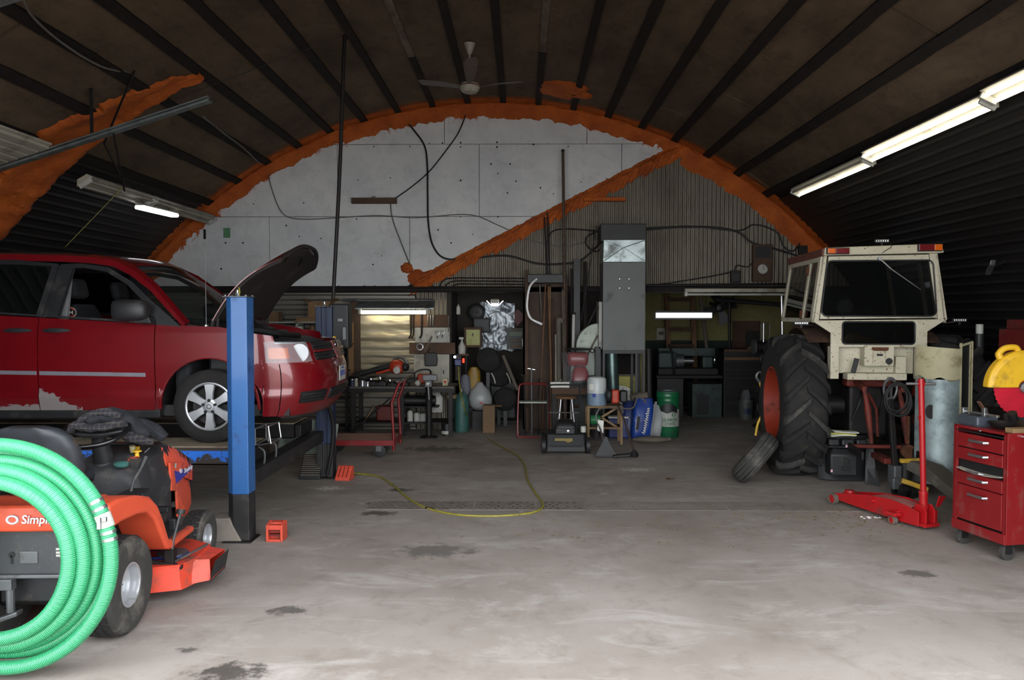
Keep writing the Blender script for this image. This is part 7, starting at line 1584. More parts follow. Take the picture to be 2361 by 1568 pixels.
b.loft(rings); T('plastic_bag', 'white plastic bag sitting on boxes in the recess', 'bag', (at(1106, 945, 12.75).x, 12.85, at(1106, 945, 12.85).z), [('bag', 'bag_white', b, dict(smooth=70)), ('print', 'ink_red', bxs((.0, .05, -.152, -.148, .12, .14))), ('support', 'dark_metal', bxs((-.12, .12, -.1, .12, -.36, -.01)))])
T('cardboard_box', 'tall brown cardboard box on the recess floor', 'box', (at(1128, 990, 12.45).x, 12.5, 0), [('box', 'cardboard_dark', bxs((-.1, .09, -.1, .12, 0, .44)), dict(bevel=.004)), ('flap', 'cardboard', bxs((.09, .2, -.05, .12, .42, .43)))])
T('parts_rack', 'black rack of small bins at the right side of the recess', 'rack', at(1191, 778, 13.4), [('frame', 'black', bxs((-.17, .14, 0, .2, -.2, .16))), ('bin', mat('bin_green', (92, 104, 88), .6), bxs((-.13, .1, -.03, .1, .02, .1)), dict(bevel=.004)), ('bin', 'taupe', bxs((-.12, .1, -.03, .1, -.09, -.03)), dict(bevel=.004)), ('bin', 'wood_brown', bxs((-.1, .08, -.03, .1, -.17, -.13)), dict(bevel=.004)), ('bin', 'taupe', bxs((-.08, .08, -.03, .1, .12, .15)), dict(bevel=.004))])
T('blue_rod', 'blue tube hanging at the right edge of the recess', 'tube', at(1212, 770, 12.9), [('tube', 'blue_plastic', MB().cyl((0, 0, -.25), (0, 0, .35), .022, n=10), S), ('tag', 'white_plastic', bxs((-.06, -.02, -.03, -.025, -.2, -.08)))])
T('pink_card', 'tilted reddish cards pinned at the right of the foil', 'card', at(1190, 737, 13.95), [('card', mat('card_pink', (120, 84, 86), .7), MB().bar((-.1, 0, -.1), (.1, 0, .12), .01, .2)), ('sheet', 'grey_wall', MB().bar((-.15, -.01, -.2), (-.05, -.01, -.05), .01, .15))])
# stacked tyres and dark engine in the recess
for i, (px, py, r, lab) in enumerate(((1125, 830, .21, 'black tyre leaning upright in the recess below the foil'), (1150, 860, .24, 'big black tyre in the middle of the recess'), (1165, 920, .2, 'low black tyre behind the cardboard box'))):
    b = MB(); b.lathe([(r*.62, -.07), (r*.8, -.085), (r*.97, -.06), (r, 0), (r*.97, .06), (r*.8, .085), (r*.62, .07)], 30, frame((0, 0, 0), (1, .2, 0), (0, .25, 1))); b2 = bxs((-.03, .03, .0, .08, -at(px, py, 13.2).z, -r*.95))
    T('old_tyre', lab, 'tyre', at(px, py, (13.1, 13.34, 13.1)[i]), [('tyre', 'rubber', b, S), ('prop', 'black', b2), ('rim', 'grey_metal' if i == 0 else 'black', lat([(r*.62, -.05), (r*.55, 0), (.02, 0)], 24, frame((0, 0, 0), (1, .2, 0), (0, .25, 1))), S)], group='old tyres in the recess')
rope('grey_pipe', 'grey plastic pipe leaning in the recess', [at(1160, 820, 12.9), at(1194, 900, 12.75)], .03, 'taupe', 'pipe', 10, 0)
for px, a0, lab in ((1133, 0, 'left bent white tube among the dark recess tyres'), (1168, .3, 'right bent white tube among the dark recess tyres')):
    rope('bent_tube', lab, [at(px, 860, 13.0), at(px+6, 872, 13.0), at(px+9, 884, 13.0)], .012, 'white_plastic', 'tube')
T('dark_engine', 'dark engine block on the recess floor behind the boxes', 'engine', (at(1165, 960, 13.1).x, 13.62, 0), [('block', 'black', bxs((-.3, .2, -.1, .3, .05, .75)), dict(bevel=.05)), ('pulley', 'dark_metal', lat([(.11, 0), (.1, .04), (.03, .05)], 18, frame((-.08, -.1, .5), (1, 0, 0), (0, 0, 1))), S), ('cover', 'dark_metal', bxs((-.22, .1, .0, .25, .75, .88)), dict(bevel=.03)), ('skid', 'dark_metal', bxs((-.3, .2, -.1, .3, 0, .05)))])
# ================================================================ middle: furnace, rack of boards, garden machines
FY = 12.0
fx0, fx1 = at(1390, 700, FY).x, at(1488, 700, FY).x; FW = fx1-fx0; fz0, fz1 = at(1440, 808, FY).z, at(1440, 604, FY).z
fu = thing('furnace', 'tall grey sheet metal furnace with galvanised duct on a black stand', 'furnace', (fx0, FY, 0))
b = bxs((0, FW, 0, .55, fz0, fz1)); b.build('cabinet', 'grey_cabinet', fu, bevel=.006)
zc = at(1440, 553, FY).z
b = MB(); b.loft([[(.0, .0, fz1), (FW, 0, fz1), (FW, .55, fz1), (0, .55, fz1)], [(.01, .0, zc), (FW-.01, 0, zc), (FW-.01, .5, zc), (.01, .5, zc)]]); dc = b.build('duct', 'galv', fu, bevel=.004)
for pq in ((((.01, -.004, fz1+.01), (FW*.48, -.012, (fz1+zc)/2+.05), (FW-.02, -.004, zc-.01))), (((FW-.01, -.004, fz1+.01), (FW*.48, -.012, (fz1+zc)/2+.05), (.02, -.004, zc-.01)))):
    b = MB(); b.tube(pq, .006, 5); b.build('cross_crease', 'galv', dc)
b = bxs((-.03, FW+.02, .05, .6, zc-.02, at(1440, 515, FY).z)); b.build('hood', 'black_plastic', fu, bevel=.01)
b = bxs((FW*.37, FW*.63, -.008, 0, fz1-.42, fz1-.24)); hp_ = b.build('access_plate', 'grey_cabinet', fu, bevel=.003)
for x in (.39, .61):
    for z in (-.4, -.26): b = MB(); b.cyl((FW*x, -.012, fz1+z), (FW*x, -.006, fz1+z), .008, n=8); b.build('screw', 'bright_steel', hp_)
b = bxs((0, FW, 0, .55, fz0-.05, fz0)); b.build('base_rail', 'black', fu)
for x in (.02, FW*.8, FW-.02):
    for y in (.03, .5): b = bxs((x-.018, x+.018, y-.018, y+.018, 0, fz0-.05)); b.build('leg', 'black', fu)
b = bxs((-.05, 0, .1, .5, fz0+.02, fz0+.75)); b.build('side_rail', 'white_paint', fu, bevel=.004)
b = MB(); b.cyl((FW*.28, .15, .45), (FW*.24, .15, fz0-.04), .1, n=20); b.build('galvanised_pipe', mat('dark_galv', (86, 104, 100), .3, .7, var=.25), fu, smooth=40)
b = bxs((-.1, -.02, .1, .4, fz0-.9, fz0+.05)); b.build('side_panel', 'black', fu)
b = MB(); b.cyl((FW+.09, .1, .0), (FW+.07, .1, fz0+.02), .05, n=14); b.build('side_pipe', 'dark_metal', fu, smooth=40)
# blower scroll beside the furnace
bs = thing('blower_housing', 'white half round blower housing beside the furnace', 'blower', (at(1384, 830, 12.2).x, 12.25, 0)); bz = at(1370, 800, 12.2).z
b = MB(); prf = [(.0, bz+.37)]+[(-.37*math.sin(R(a)), bz+.37*math.cos(R(a))) for a in range(10, 111, 8)]+[(-.33, bz-.45), (0, bz-.45)]
b.prism(prf, 0, .3, Matrix(((1, 0, 0, 0), (0, 0, 1, 0), (0, 1, 0, 0), (0, 0, 0, 1)))); b.build('scroll', mat('scroll_white', (170, 180, 166), .5, dirt=(96, 96, 84), dirt_amt=.35, dirt_scale=9), bs, bevel=.006)
b = MB(); b.bar((-.22, -.01, bz-.18), (-.04, -.01, bz+.18), .02, .03); b.build('brace', 'taupe', bs); b = bxs((-.3, -.02, .02, .28, 0, bz-.45)); b.build('stand', 'black', bs)
b = MB(); b.ring((-.12, -.01, bz-.06), .03, .008, 16, 6, frame((-.12, -.01, bz-.06), (1, 0, 0), (0, 0, 1))@TR(.12, .01, -bz+.06)); b.build('hook', 'dark_metal', bs)
# plywood rack with tools
rx0, rx1 = at(1218, 800, 12.7).x, at(1302, 800, 12.7).x; rz1 = at(1260, 645, 12.7).z
rk = thing('lumber_rack', 'dark brown plywood lumber rack with a top bracket', 'rack', (rx0, 12.7, 0)); rw = rx1-rx0
b = bxs((0, rw, .0, .04, 0.02, rz1)); b.build('back_board', 'plywood', rk); b = bxs((-.02, rw+.02, -.18, .06, rz1-.06, rz1+.08)); b.build('top_bracket', 'black', rk, bevel=.01)
for x in (-.04, rw-.02): b = bxs((x, x+.06, -.02, .06, 0, rz1+.05)); b.build('upright', 'wood_dark', rk)
def pole(px0, py0, px1, py1, r, m_, lab, y0=12.5, y1=12.45, name='pole', cat='pole', tip=None):
    a, c = at(px0, py0, y0), at(px1, py1, y1); o = thing(name, lab, cat, tuple(c), 0, 'poles in the lumber rack'); b = MB(); b.tube([a-c, c-c], r, 10); b.build('shaft', m_, o, smooth=40)
    if tip: q = bxs((-.06, .06, -.02, .02, -.02, .06)); q.build('head', tip, o, bevel=.006)
    else:
        d_ = (a-c).normalized()*.04; q = MB(); q.tube([a-c-d_, a-c], r*1.12, 10); q.build('end_cap', 'dark_metal', o)
pole(1258, 655, 1242, 1000, .012, 'wood_brown', 'slanting thin wooden pole at the left of the rack', tip='dark_metal'); pole(1264, 655, 1275, 990, .016, 'wood_brown', 'wooden pole in the middle of the rack'); pole(1268, 655, 1271, 1000, .016, 'wood', 'paler wooden pole close to the middle of the rack', 12.55, 12.5); pole(1273, 690, 1281, 985, .013, 'wood_dark', 'dark wooden pole right of the middle of the rack')
pole(1244, 650, 1249, 730, .012, 'cable_grey', 'short grey rod hanging on the rack board', 12.6, 12.6); pole(1297, 665, 1302, 985, .018, 'taupe', 'grey steel pipe at the right edge of the rack', 12.5, 12.4); pole(1298, 345, 1305, 1000, .024, 'rust_pipe', 'tall rusty steel pipe rising up the corrugated wall', 12.6, 12.4, 'steel_pipe', 'pipe')
pole(1323, 720, 1317, 985, .026, 'white_plastic', 'white plastic pipe standing between the boards', 12.45, 12.35); pole(1283, 765, 1284, 975, .028, 'fixture_white', 'short pale pipe standing right of the rack', 12.35, 12.3)
rope('elbow_pipe', 'grey pipe with a curved elbow top right of the rack', [at(1297, 742, 12.3), at(1290, 738, 12.3), at(1288, 760, 12.3), at(1290, 985, 12.25)], .04, 'taupe', 'pipe', 12, 6)
for px, y0, w, lab, m_ in ((1330, 598, .10, 'tall black board leaning left of the furnace', 'black'), (1349, 603, .05, 'narrow dark board next to the tall black one', 'batten_dark'), (1318, 620, .04, 'thin dark board behind the tall rusty pipe', 'batten_dark'), (1214, 622, .05, 'dark post at the left edge of the lumber rack', 'wood_dark')):
    a = at(px, y0, 12.62); o = thing('board', lab, 'board', (a.x, 12.62, 0), 0, 'boards leaning on the wall'); b = MB(); b.bar((0, -.12, .0), (0, 0, a.z), w, .03, up=(0, 1, 0)); b.build('plank', m_, o); q = MB(); q.bar((0, -.14, .4), (0, -.11, .44), w*1.04, .012, up=(0, 1, 0)); q.build('knot', 'wood_dark', o)
rope('white_tube', 'bright white bent tube hanging at the rack', [at(1240, 641, 12.56), at(1222, 660, 12.4), at(1216, 690, 12.4), at(1216, 715, 12.4), at(1225, 735, 12.4), at(1250, 748, 12.4)], .019, 'pure_white', 'tube', 10, 8)
for px0, py0, px1, py1, lab in ((1262, 490, 1268, 640, 'left thin pole leaning on the corrugated wall over the rack'), (1255, 500, 1262, 640, 'second thin pole leaning on the corrugated wall over the rack')):
    rope('thin_pole', lab, [at(px0, py0, 12.7), at(px1, py1, 12.66)], .014, 'dark_metal', 'pole', 8, 0)
for px0, py0, px1, py1, lab in ((1393, 672, 1350, 760, 'upper slanting steel strap left of the furnace'), (1388, 690, 1345, 770, 'lower slanting steel strap left of the furnace'), (1375, 520, 1340, 740, 'long thin rod leaning up left of the furnace')):
    rope('steel_strap', lab, [at(px0, py0, 12.35), at(px1, py1, 12.4)], .009, 'dark_metal', 'strap', 6, 0)
# red folding frame with white tray
g0, g1 = gr(1197, 1010), gr(1262, 1010); rfm = thing('tubular_stand', 'red tubular stand with white tray full of steel bars', 'stand', (g0.x, g0.y, 0)); w_ = g1.x-g0.x; zt = at(1230, 886, g0.y).z; zs = at(1230, 927, g0.y).z
b = MB(); b.tube(smooth_path([(.02, 0, .015), (w_*.5, 0, .012), (w_, 0, .015), (w_+.02, 0, .05), (w_+.02, .03, zt*.5), (w_, .05, zt-.06), (w_-.05, .05, zt), (w_*.5, .05, zt), (.05, .05, zt), (0, .05, zt-.06), (-.02, .03, zt*.5), (-.02, 0, .06)], 5, True), .013, 8, True); b.build('frame', 'red_paint', rfm, smooth=40)
b = bxs((.0, w_, .0, .22, zs-.02, zs)); b.build('tray', 'scroll_white', rfm, bevel=.004); b = bxs((0, w_, .3, .33, .012, .03), (-.03, 0, .0, .33, .0, .02), (w_, w_+.02, 0, .33, 0, .02)); b.build('back_foot', 'dark_metal', rfm)
for i, (x, l_, m_, lab) in enumerate(((.1, .95, 'dark_metal', 'left dark bar standing in the red tubular stand'), (.2, 1.05, 'bright_steel', 'shiny bar standing in the middle of the red stand'), (.3, .9, 'dark_metal', 'thin dark bar right of the shiny one in the red stand'), (.36, .8, 'wood_dark', 'short wooden bar at the right of the red stand'))):
    o = thing('metal_bar', lab, 'bar', (g0.x+x, g0.y+.27, .0), 0, 'bars in the red stand'); b = MB(); b.cyl((0, 0, 0), (-.03+.02*i, .0, l_), .013, n=8); b.build('bar', m_, o); q = MB(); q.bar((-.07, 0, l_), (.05, 0, l_-.02), .012); q.build('cross_piece', m_, o)
# mower
g0 = gr(1305, 1048); mw = thing('push_mower', 'black push lawn mower with front cover facing the camera', 'lawn mower', (g0.x, g0.y, 0)); MW = .27
b = MB(); b.loft([[(-MW, 0, .03), (MW, 0, .03), (MW, .55, .03), (-MW, .55, .03)], [(-MW*.98, .02, .09), (MW*.98, .02, .09), (MW, .55, .12), (-MW, .55, .12)], [(-MW*.95, .1, .27), (MW*.95, .1, .27), (MW*.9, .55, .27), (-MW*.9, .55, .27)]]); b.build('deck', 'black_plastic', mw, bevel=.02)
b = MB(); b.loft([[(x*.21, -.004+.1*t+.005, .115+.13*t), (x*.21, .002+.1*t+.02, .115+.13*t)] for x, t in ((-1, 0), (1, 0), (1, 1), (-1, 1))], True, True); b.build('front_cover', 'dark_metal', mw)
b = MB(); b.loft([[(x*k, .2+y*k, z) for x, y in rrect(.3, .3, .05, 3)] for z, k in ((.27, 1), (.36, 1), (.42, .8), (.45, .5))]); b.build('engine', 'black', mw, smooth=50)
b = bxs((-.14, .12, .04, .07, .27, .35)); en = b.build('engine_front', 'black_plastic', mw, bevel=.01); b = MB(); b.lathe([(.02, 0), (.018, .008), (.006, .01)], 14, frame((.03, .038, .31), (1, 0, 0), (0, 0, 1))); b.build('bolt', 'bright_steel', mw, smooth=40)
b = MB(); b.add([(-.15, .028, .215), (.09, .028, .215), (.09, .018, .18), (.03, .006, .155), (-.02, .018, .18), (-.15, .018, .18)], [(0, 1, 2, 3, 4, 5)]); b.build('decal', mat('decal_gold', (120, 104, 44), .6), mw, solid=.002)
for x in (-MW-.03, MW+.03):
    for y in (.08, .5):
        m = TR(x, y, .11)@ROT('Y', 90); b = MB(); b.lathe([(.02, -.025), (.11, -.025), (.11, .025), (.07, .03), (.02, .025)], 22, m); b.build('wheel', 'black_plastic', mw, smooth=40)
b = MB(); b.tube(smooth_path([(-MW*.85, .5, .2), (-MW*.85, .6, .6), (-MW*.83, .66, .84), (-MW*.7, .68, .88), (MW*.7, .68, .88), (MW*.83, .66, .84), (MW*.85, .6, .6), (MW*.85, .5, .2)], 5), .013, 8); b.build('push_handle', 'black', mw, smooth=40)
b = MB(); b.bar((-MW*.8, .55, .5), (MW*.8, .55, .5), .014); b.build('handle_brace', 'black', mw); b = MB(); b.lathe([(.035, 0), (.04, .05), (.03, .08)], 14, TR(.24, .1, .29)); b.build('fuel_cap', 'white_plastic', mw, smooth=40)
# stool
g0 = gr(1305, 1022); so = thing('stool', 'round wooden stool with chrome legs behind the push mower', 'stool', (g0.x, g0.y, 0)); sz = at(1305, 913, g0.y).z
b = lat([(.15, sz-.035), (.165, sz-.02), (.165, sz-.005), (.14, sz+.004), (.005, sz+.004)], 28); b.build('seat', 'wood_brown', so, smooth=40)
for a in (40, 140, 220, 320): b = MB(); b.cyl((.1*math.cos(R(a)), .1*math.sin(R(a)), sz-.03), (.19*math.cos(R(a)), .19*math.sin(R(a)), 0), .014, n=10); b.build('leg', 'bright_steel', so, smooth=40)
b = MB(); b.ring((0, 0, .3), .165, .01, 28, 6); b.build('foot_ring', 'bright_steel', so)
# red engine wrapped in plastic on a stand
ry = 11.9; p = at(1335, 900, ry); rs = thing('storage_bench', 'low dark bench carrying the wrapped red engine', 'bench', (p.x, ry, 0)); zb = at(1335, 893, ry).z
b = bxs((-.42, .3, -.12, .35, zb-.1, zb)); b.build('top', 'wood_dark', rs, bevel=.004)
for x in (-.38, .26):
    for y in (-.08, .3): b = bxs((x-.03, x+.03, y-.03, y+.03, 0, zb-.1)); b.build('leg', 'dark_metal', rs)
re = thing('wrapped_engine', 'red engine wrapped in clear plastic film', 'engine', (p.x-.02, ry+.08, zb)); ze = at(1335, 812, ry).z-zb
b = MB(); b.loft([[(x*k, y*k, z) for x, y in rrect(.32, .3, .06, 3)] for z, k in ((ze*.62, .85), (ze*.72, 1), (ze*.95, 1), (ze, .8))]); b.build('shroud', 'red_paint', re, smooth=50); b = MB(); b.loft([[(x*k+.04, y*k-.04, z) for x, y in rrect(.26, .26, .05, 3)] for z, k in ((ze*.2, 1), (ze*.45, .9), (ze*.58, .6))]); b.build('tank', 'red_paint', re, smooth=50)
b = MB(); b.ball((.04, -.05, ze*.16), (.15, .13, ze*.16)); b.build('engine_base', 'black', re, smooth=True)
b = MB(); rings = []
for z, k in ((0, .85), (.06, .95), (ze*.4, .95), (ze*.7, 1.05), (ze*.98, 1.05), (ze*1.06, .7)): rings.append([(.24*k*math.cos(a)*(1+.10*nz(math.cos(a)*3, z*9, 1)), .21*k*math.sin(a)*(1+.10*nz(math.sin(a)*3, z*9, 4)), z) for a in [2*PI*j/28 for j in range(28)]])
b.loft(rings); b.build('plastic_wrap', 'plastic_film', re, smooth=30); b = MB(); b.lathe([(.1, 0), (.2, .0), (.22, .02), (.1, .03)], 24, TR(.02, 0, ze*1.06)); b.build('top_lid', 'black_plastic', re, smooth=40)
for i, (px, py, lab, a) in enumerate(((1280, 902, 'left white carton on the low dark bench', 8), (1303, 892, 'right white carton on the low dark bench', -15))):
    q = at(px, py, ry-.05); T('carton', lab, 'carton', (q.x, ry-.03, zb), [('box', 'paper', bxs((-.07, .07, -.04, .05, 0, .085)), dict(bevel=.004)), ('flap', 'white_plastic', MB().bar((.05, 0, .085), (.1, 0, .12), .08, .004))], R(a))
# jug on the wooden stand
wy = 11.35; g0 = gr(1358, 1018); wx0, wx1 = at(1354, 960, wy).x, at(1435, 960, wy).x; wz = at(1390, 936, wy).z; ws = thing('wooden_stand', 'rough pine stand with shelf holding the big water jug', 'stand', (wx0, wy, 0)); ww = wx1-wx0
for x in (.015, ww-.015):
    for y in (0, .33): b = bxs((x-.018, x+.018, y-.018, y+.018, 0, wz-.03)); b.build('leg', 'wood', ws)
b = bxs((-.01, ww+.01, -.025, .36, wz-.03, wz)); b.build('top', 'wood', ws, bevel=.003)
zl = at(1390, 985, wy).z
for y in (-.012, .33): b = bxs((0, ww, y-.012, y+.012, zl-.025, zl)); b.build('rail', 'wood', ws)
b = bxs((0, ww, 0, .33, zl-.005, zl+.005)); b.build('shelf', 'wood_dark', ws); b = MB(); b.bar((ww*.4, .02, zl+.14), (ww*.85, .02, wz-.03), .012, .03); b.bar((ww*.4, .02, zl+.14), (ww*.85, .02, zl), .012, .03); b.build('brace', 'wood', ws)
T('green_motor', 'small green motor on the pine stand shelf', 'motor', (wx0+.14, wy+.15, zl+.005), [('body', 'green_plastic', MB().cyl((-.08, 0, .08), (.06, 0, .08), .075, n=18), S), ('shaft', 'dark_metal', MB().cyl((.06, 0, .08), (.13, 0, .08), .02, n=8)), ('foot', 'dark_metal', bxs((-.07, .05, -.06, .06, 0, .02)))])
jz = at(1375, 868, wy+.1).z-wz; jg = thing('water_jug', 'translucent plastic jug half full of bluish liquid on the pine stand', 'jug', (at(1376, 900, wy+.13).x, wy+.14, wz))
b = lat([(.13, 0), (.142, .015), (.142, jz*.88), (.12, jz*.97), (.06, jz)], 28); b.build('shell', 'jug_plastic', jg, smooth=40); b = lat([(.135, .006), (.136, jz*.42), (.005, jz*.42)], 28); b.build('liquid', mat('blue_liquid', (104, 128, 150), .3), jg, smooth=40); b = lat([(.144, .0), (.1445, .01), (.1445, jz*.42), (.143, jz*.421)], 28); b.build('liquid_band', make_glass('blue_tint', (120, 146, 172), .6, .3), jg, smooth=40)
b = MB(); b.loft([[(.1455*math.cos(a), .1455*math.sin(a), z) for a in [R(215+6*i) for i in range(6)]] for z in (jz*.55, jz*.75)], False, False); b.build('label', 'paper', jg); b = MB(); b.loft([[(.147*math.cos(a), .147*math.sin(a), z) for a in [R(240+4*i) for i in range(6)]] for z in (jz*.3, jz*.42)], False, False); b.build('blue_mark', 'ink_blue', jg)
# string trimmers
def trimmer(lab, top, bot, gz, head_dir, motor=None, guard=True, m_='bright_steel'):
    bo_ = gr(*bot); o = thing('string_trimmer', lab, 'trimmer', (bo_.x, bo_.y, 0), 0, 'string trimmers'); a = at(*top)-Vector((bo_.x, bo_.y, 0))
    b = MB(); b.tube(smooth_path([a, a*.5+Vector((0, .03, .09)), Vector((0, .05, .09))], 6), .013, 8); b.build('shaft', m_, o, smooth=40)
    b = MB(); b.lathe([(.05, .02), (.06, .05), (.03, .09), (.02, .11)], 18); b.build('head', 'black', o, smooth=40)
    if guard == 1: b = MB(); b.loft([[(x*k, -.02+y*k*.5, z) for x, y in ((-1, -1), (1, -1), (.8, .6), (-.8, .6))] for z, k in ((.0, .15), (.03, .15), (.2, .05), (.27, .02))]); b.build('guard', 'black_plastic', o, bevel=.008)
    else: b = MB(); b.loft([[(-.05, -.05, .03), (-.05, .05, .03), (-.05, .05, .06), (-.05, -.05, .06)], [(-.28, -.07, .01), (-.28, .03, .01), (-.28, .03, .04), (-.28, -.07, .04)]]); b.build('guard', 'black_plastic', o, bevel=.008)
    return o, a
t1, a1 = trimmer('string trimmer with white tag and black cone guard leaning on the pine stand', (1378, 975, 11.15), (1396, 1052), 0, 0, guard=1)
b = MB(); b.loft([[(a1.x-.01, a1.y-.05, a1.z-.1), (a1.x+.075, a1.y-.06, a1.z-.14), (a1.x+.08, a1.y-.06, a1.z+.04), (a1.x+.0, a1.y-.05, a1.z+.05)], [(a1.x-.01, a1.y-.053, a1.z-.1), (a1.x+.075, a1.y-.063, a1.z-.14), (a1.x+.08, a1.y-.063, a1.z+.04), (a1.x+.0, a1.y-.053, a1.z+.05)]]); b.build('tag', 'paper', t1); b = MB(); b.tube(smooth_path([a1, a1+Vector((-.02, .03, .1)), a1+Vector((.03, .05, .2))], 5), .012, 8); b.build('upper_shaft', 'bright_steel', t1, smooth=40)
t2, a2 = trimmer('string trimmer with red engine standing upright before the blue bags', (1425, 935, 11.3), (1462, 1056), 0, 0, guard=2, m_='rust_pipe')
c = a2+Vector((-.04, .02, .13)); b = MB(); b.box(c, (.11, .12, .2)); b.build('engine_cover', 'orange_red', t2, bevel=.03, seg=3); b = MB(); b.box(c+Vector((.12, .01, .0)), (.11, .14, .18)); b.build('air_filter', 'black', t2, bevel=.03, seg=3); b = MB(); b.ball(c+Vector((-.09, .0, .02)), (.06, .07, .09)); b.build('starter', 'black_plastic', t2, smooth=True)
b = MB(); b.tube(smooth_path([a2+Vector((-.3, -.06, -.05)), a2+Vector((-.18, -.06, -.03)), a2+Vector((.0, -.06, -.03)), a2+Vector((.2, -.06, -.03)), a2+Vector((.27, -.06, .12)), a2+Vector((.33, -.06, .12)), a2+Vector((.4, -.06, .04))], 5), .01, 8); b.build('loop_handle', 'taupe', t2, smooth=40)
b = MB(); b.bar(a2+Vector((.02, -.02, 0)), a2+Vector((.07, -.02, -.1)), .04); b.build('grip', 'black', t2)
# bags, cooler, jugs, stones
def bag(px, py, w, h, d, lab, m_, tilt, rz=0, y=None):
    g_ = gr(px, py); o = thing('salt_bag', lab, 'bag', (g_.x, y or g_.y, 0), R(rz), 'plastic sacks'); b = MB(); rings = []
    for i in range(13):
        t = i/12; k = (.86+.2*math.sin(PI*t)**.6); rings.append([(x*w/2*k*(1+.05*nz(x*2, t*6, rz))+tilt*t, y_*d/2*(.35+.75*math.sin(PI*min(1, .08+t*.86))**.7)*(1+.12*nz(x*3, t*7, 5))+.1*t, h*t) for x, y_ in rrect(2, 2, .5, 3)])
    b.loft(rings); b.build('sack', m_, o, smooth=60); return o, g_
bg1, g_ = bag(1470, 1008, .30, .62, .2, 'shiny blue salt sack with white script leaning by the green drum', 'blue_bag', .08, 8, 11.75)
mt = frame((.06, -.115, .30), (.25, .16, 1), (-1, 0, .25)); b = MB(); b.tube(smooth_path([mt@Vector((-.2+.4*i/22, (.028 if i % 2 else -.02)*(1.3 if i in (1, 11, 17) else .8), .002)) for i in range(23)], 4), .005, 5); b.build('script_print', 'paper', bg1)
mt = frame((-.07, -.118, .27), (.2, .16, 1), (-1, 0, .2)); b = MB(); b.bx(-.1, .1, -.02, .02, -.002, .002, mt); b.build('black_label', 'ink_dark', bg1); 
b = MB(); b.loft([[(.13+.08*t, -.085+.02*t, .03+.55*t), (.17+.08*t, -.06+.02*t, .03+.55*t), (.165+.08*t, -.05+.02*t, .03+.55*t), (.125+.08*t, -.075+.02*t, .03+.55*t)] for t in (0, .5, 1)]); b.build('white_edge', 'bag_white', bg1)
bag(1447, 1005, .26, .56, .18, 'darker blue sack tucked behind the shiny one', 'blue_plastic', .02, -12, 11.95)
bag(1500, 1004, .22, .5, .18, 'pale sack with worn print between blue sack and drum', 'bag_white', .06, 4, 11.95)
T('cooler', 'blue box with white lid behind the pine stand', 'cooler', (at(1425, 990, 11.95).x, 12.0, 0), [('box', 'blue_plastic', bxs((-.15, .15, -.1, .12, 0, .3)), dict(bevel=.02)), ('lid', 'white_plastic', bxs((-.155, .155, -.105, .125, .3, .335)), dict(bevel=.01))])
T('white_jug', 'tall white plastic canister behind the red trimmer engine', 'jug', (at(1443, 950, 12.1).x, 12.25, .0), [('body', 'white_plastic', MB().loft([[(x*k, y*k, z) for x, y in rrect(.24, .2, .04, 3)] for z, k in ((.0, .95), (.02, 1), (.62, 1), (.68, .6), (.7, .3))]), dict(smooth=50)), ('cap', 'white_plastic', lat([(.035, .69), (.035, .74), (.01, .745)]), S)])
T('clay_pot', 'brown grey round canister lying on top of the sacks', 'canister', (at(1478, 908, 11.95).x, 11.98, at(1478, 918, 11.95).z-.0), [('body', 'taupe', MB().cyl((-.06, 0, .02), (.1, 0, .03), .065, n=18), S), ('neck', 'taupe', MB().cyl((-.15, 0, .0), (-.06, 0, .02), .05, .062, n=16), S)])
T('rock', 'long grey brown sandbag lying at the foot of the drum', 'sandbag', tuple(gr(1500, 1020)), [('bag', 'taupe', MB().ball((0, 0, .045), (.28, .08, .05)), dict(smooth=True)), ('tie', 'taupe', MB().ball((.27, 0, .05), (.04, .03, .03)), dict(smooth=True))])
T('oil_sign', 'old yellow tin with white arched label behind the pipe', 'tin', (at(1443, 880, 12.5).x, 12.57, at(1443, 930, 12.4).z), [('case', mat('tin_yellow', (150, 140, 44), .5, dirt=(90, 80, 40), dirt_amt=.4), bxs((-.24, .22, 0, .15, -.1, .42)), dict(bevel=.008)), ('label', 'paper', MB().prism([(-.2, 0), (.12, 0), (.12, .2), (-.02, .26), (-.2, .28)], -.005, 0, Matrix(((1, 0, 0, 0), (0, 0, 1, 0), (0, 1, 0, 0), (0, 0, 0, 1)))), dict(bevel=.003)), ('lid', 'taupe', bxs((-.25, .23, -.01, .16, .42, .45)), dict(bevel=.006)), ('stand', 'black', bxs((-.2, .2, .02, .14, -.62, -.1)))])
os_ = [o for o in COL.objects if o.name.startswith('oil_sign')][0]; text('letters', 'CO', 'red_dull', .12, frame((.02, -.009, .1), (1, 0, 0), (0, 0, 1)), os_, .002)
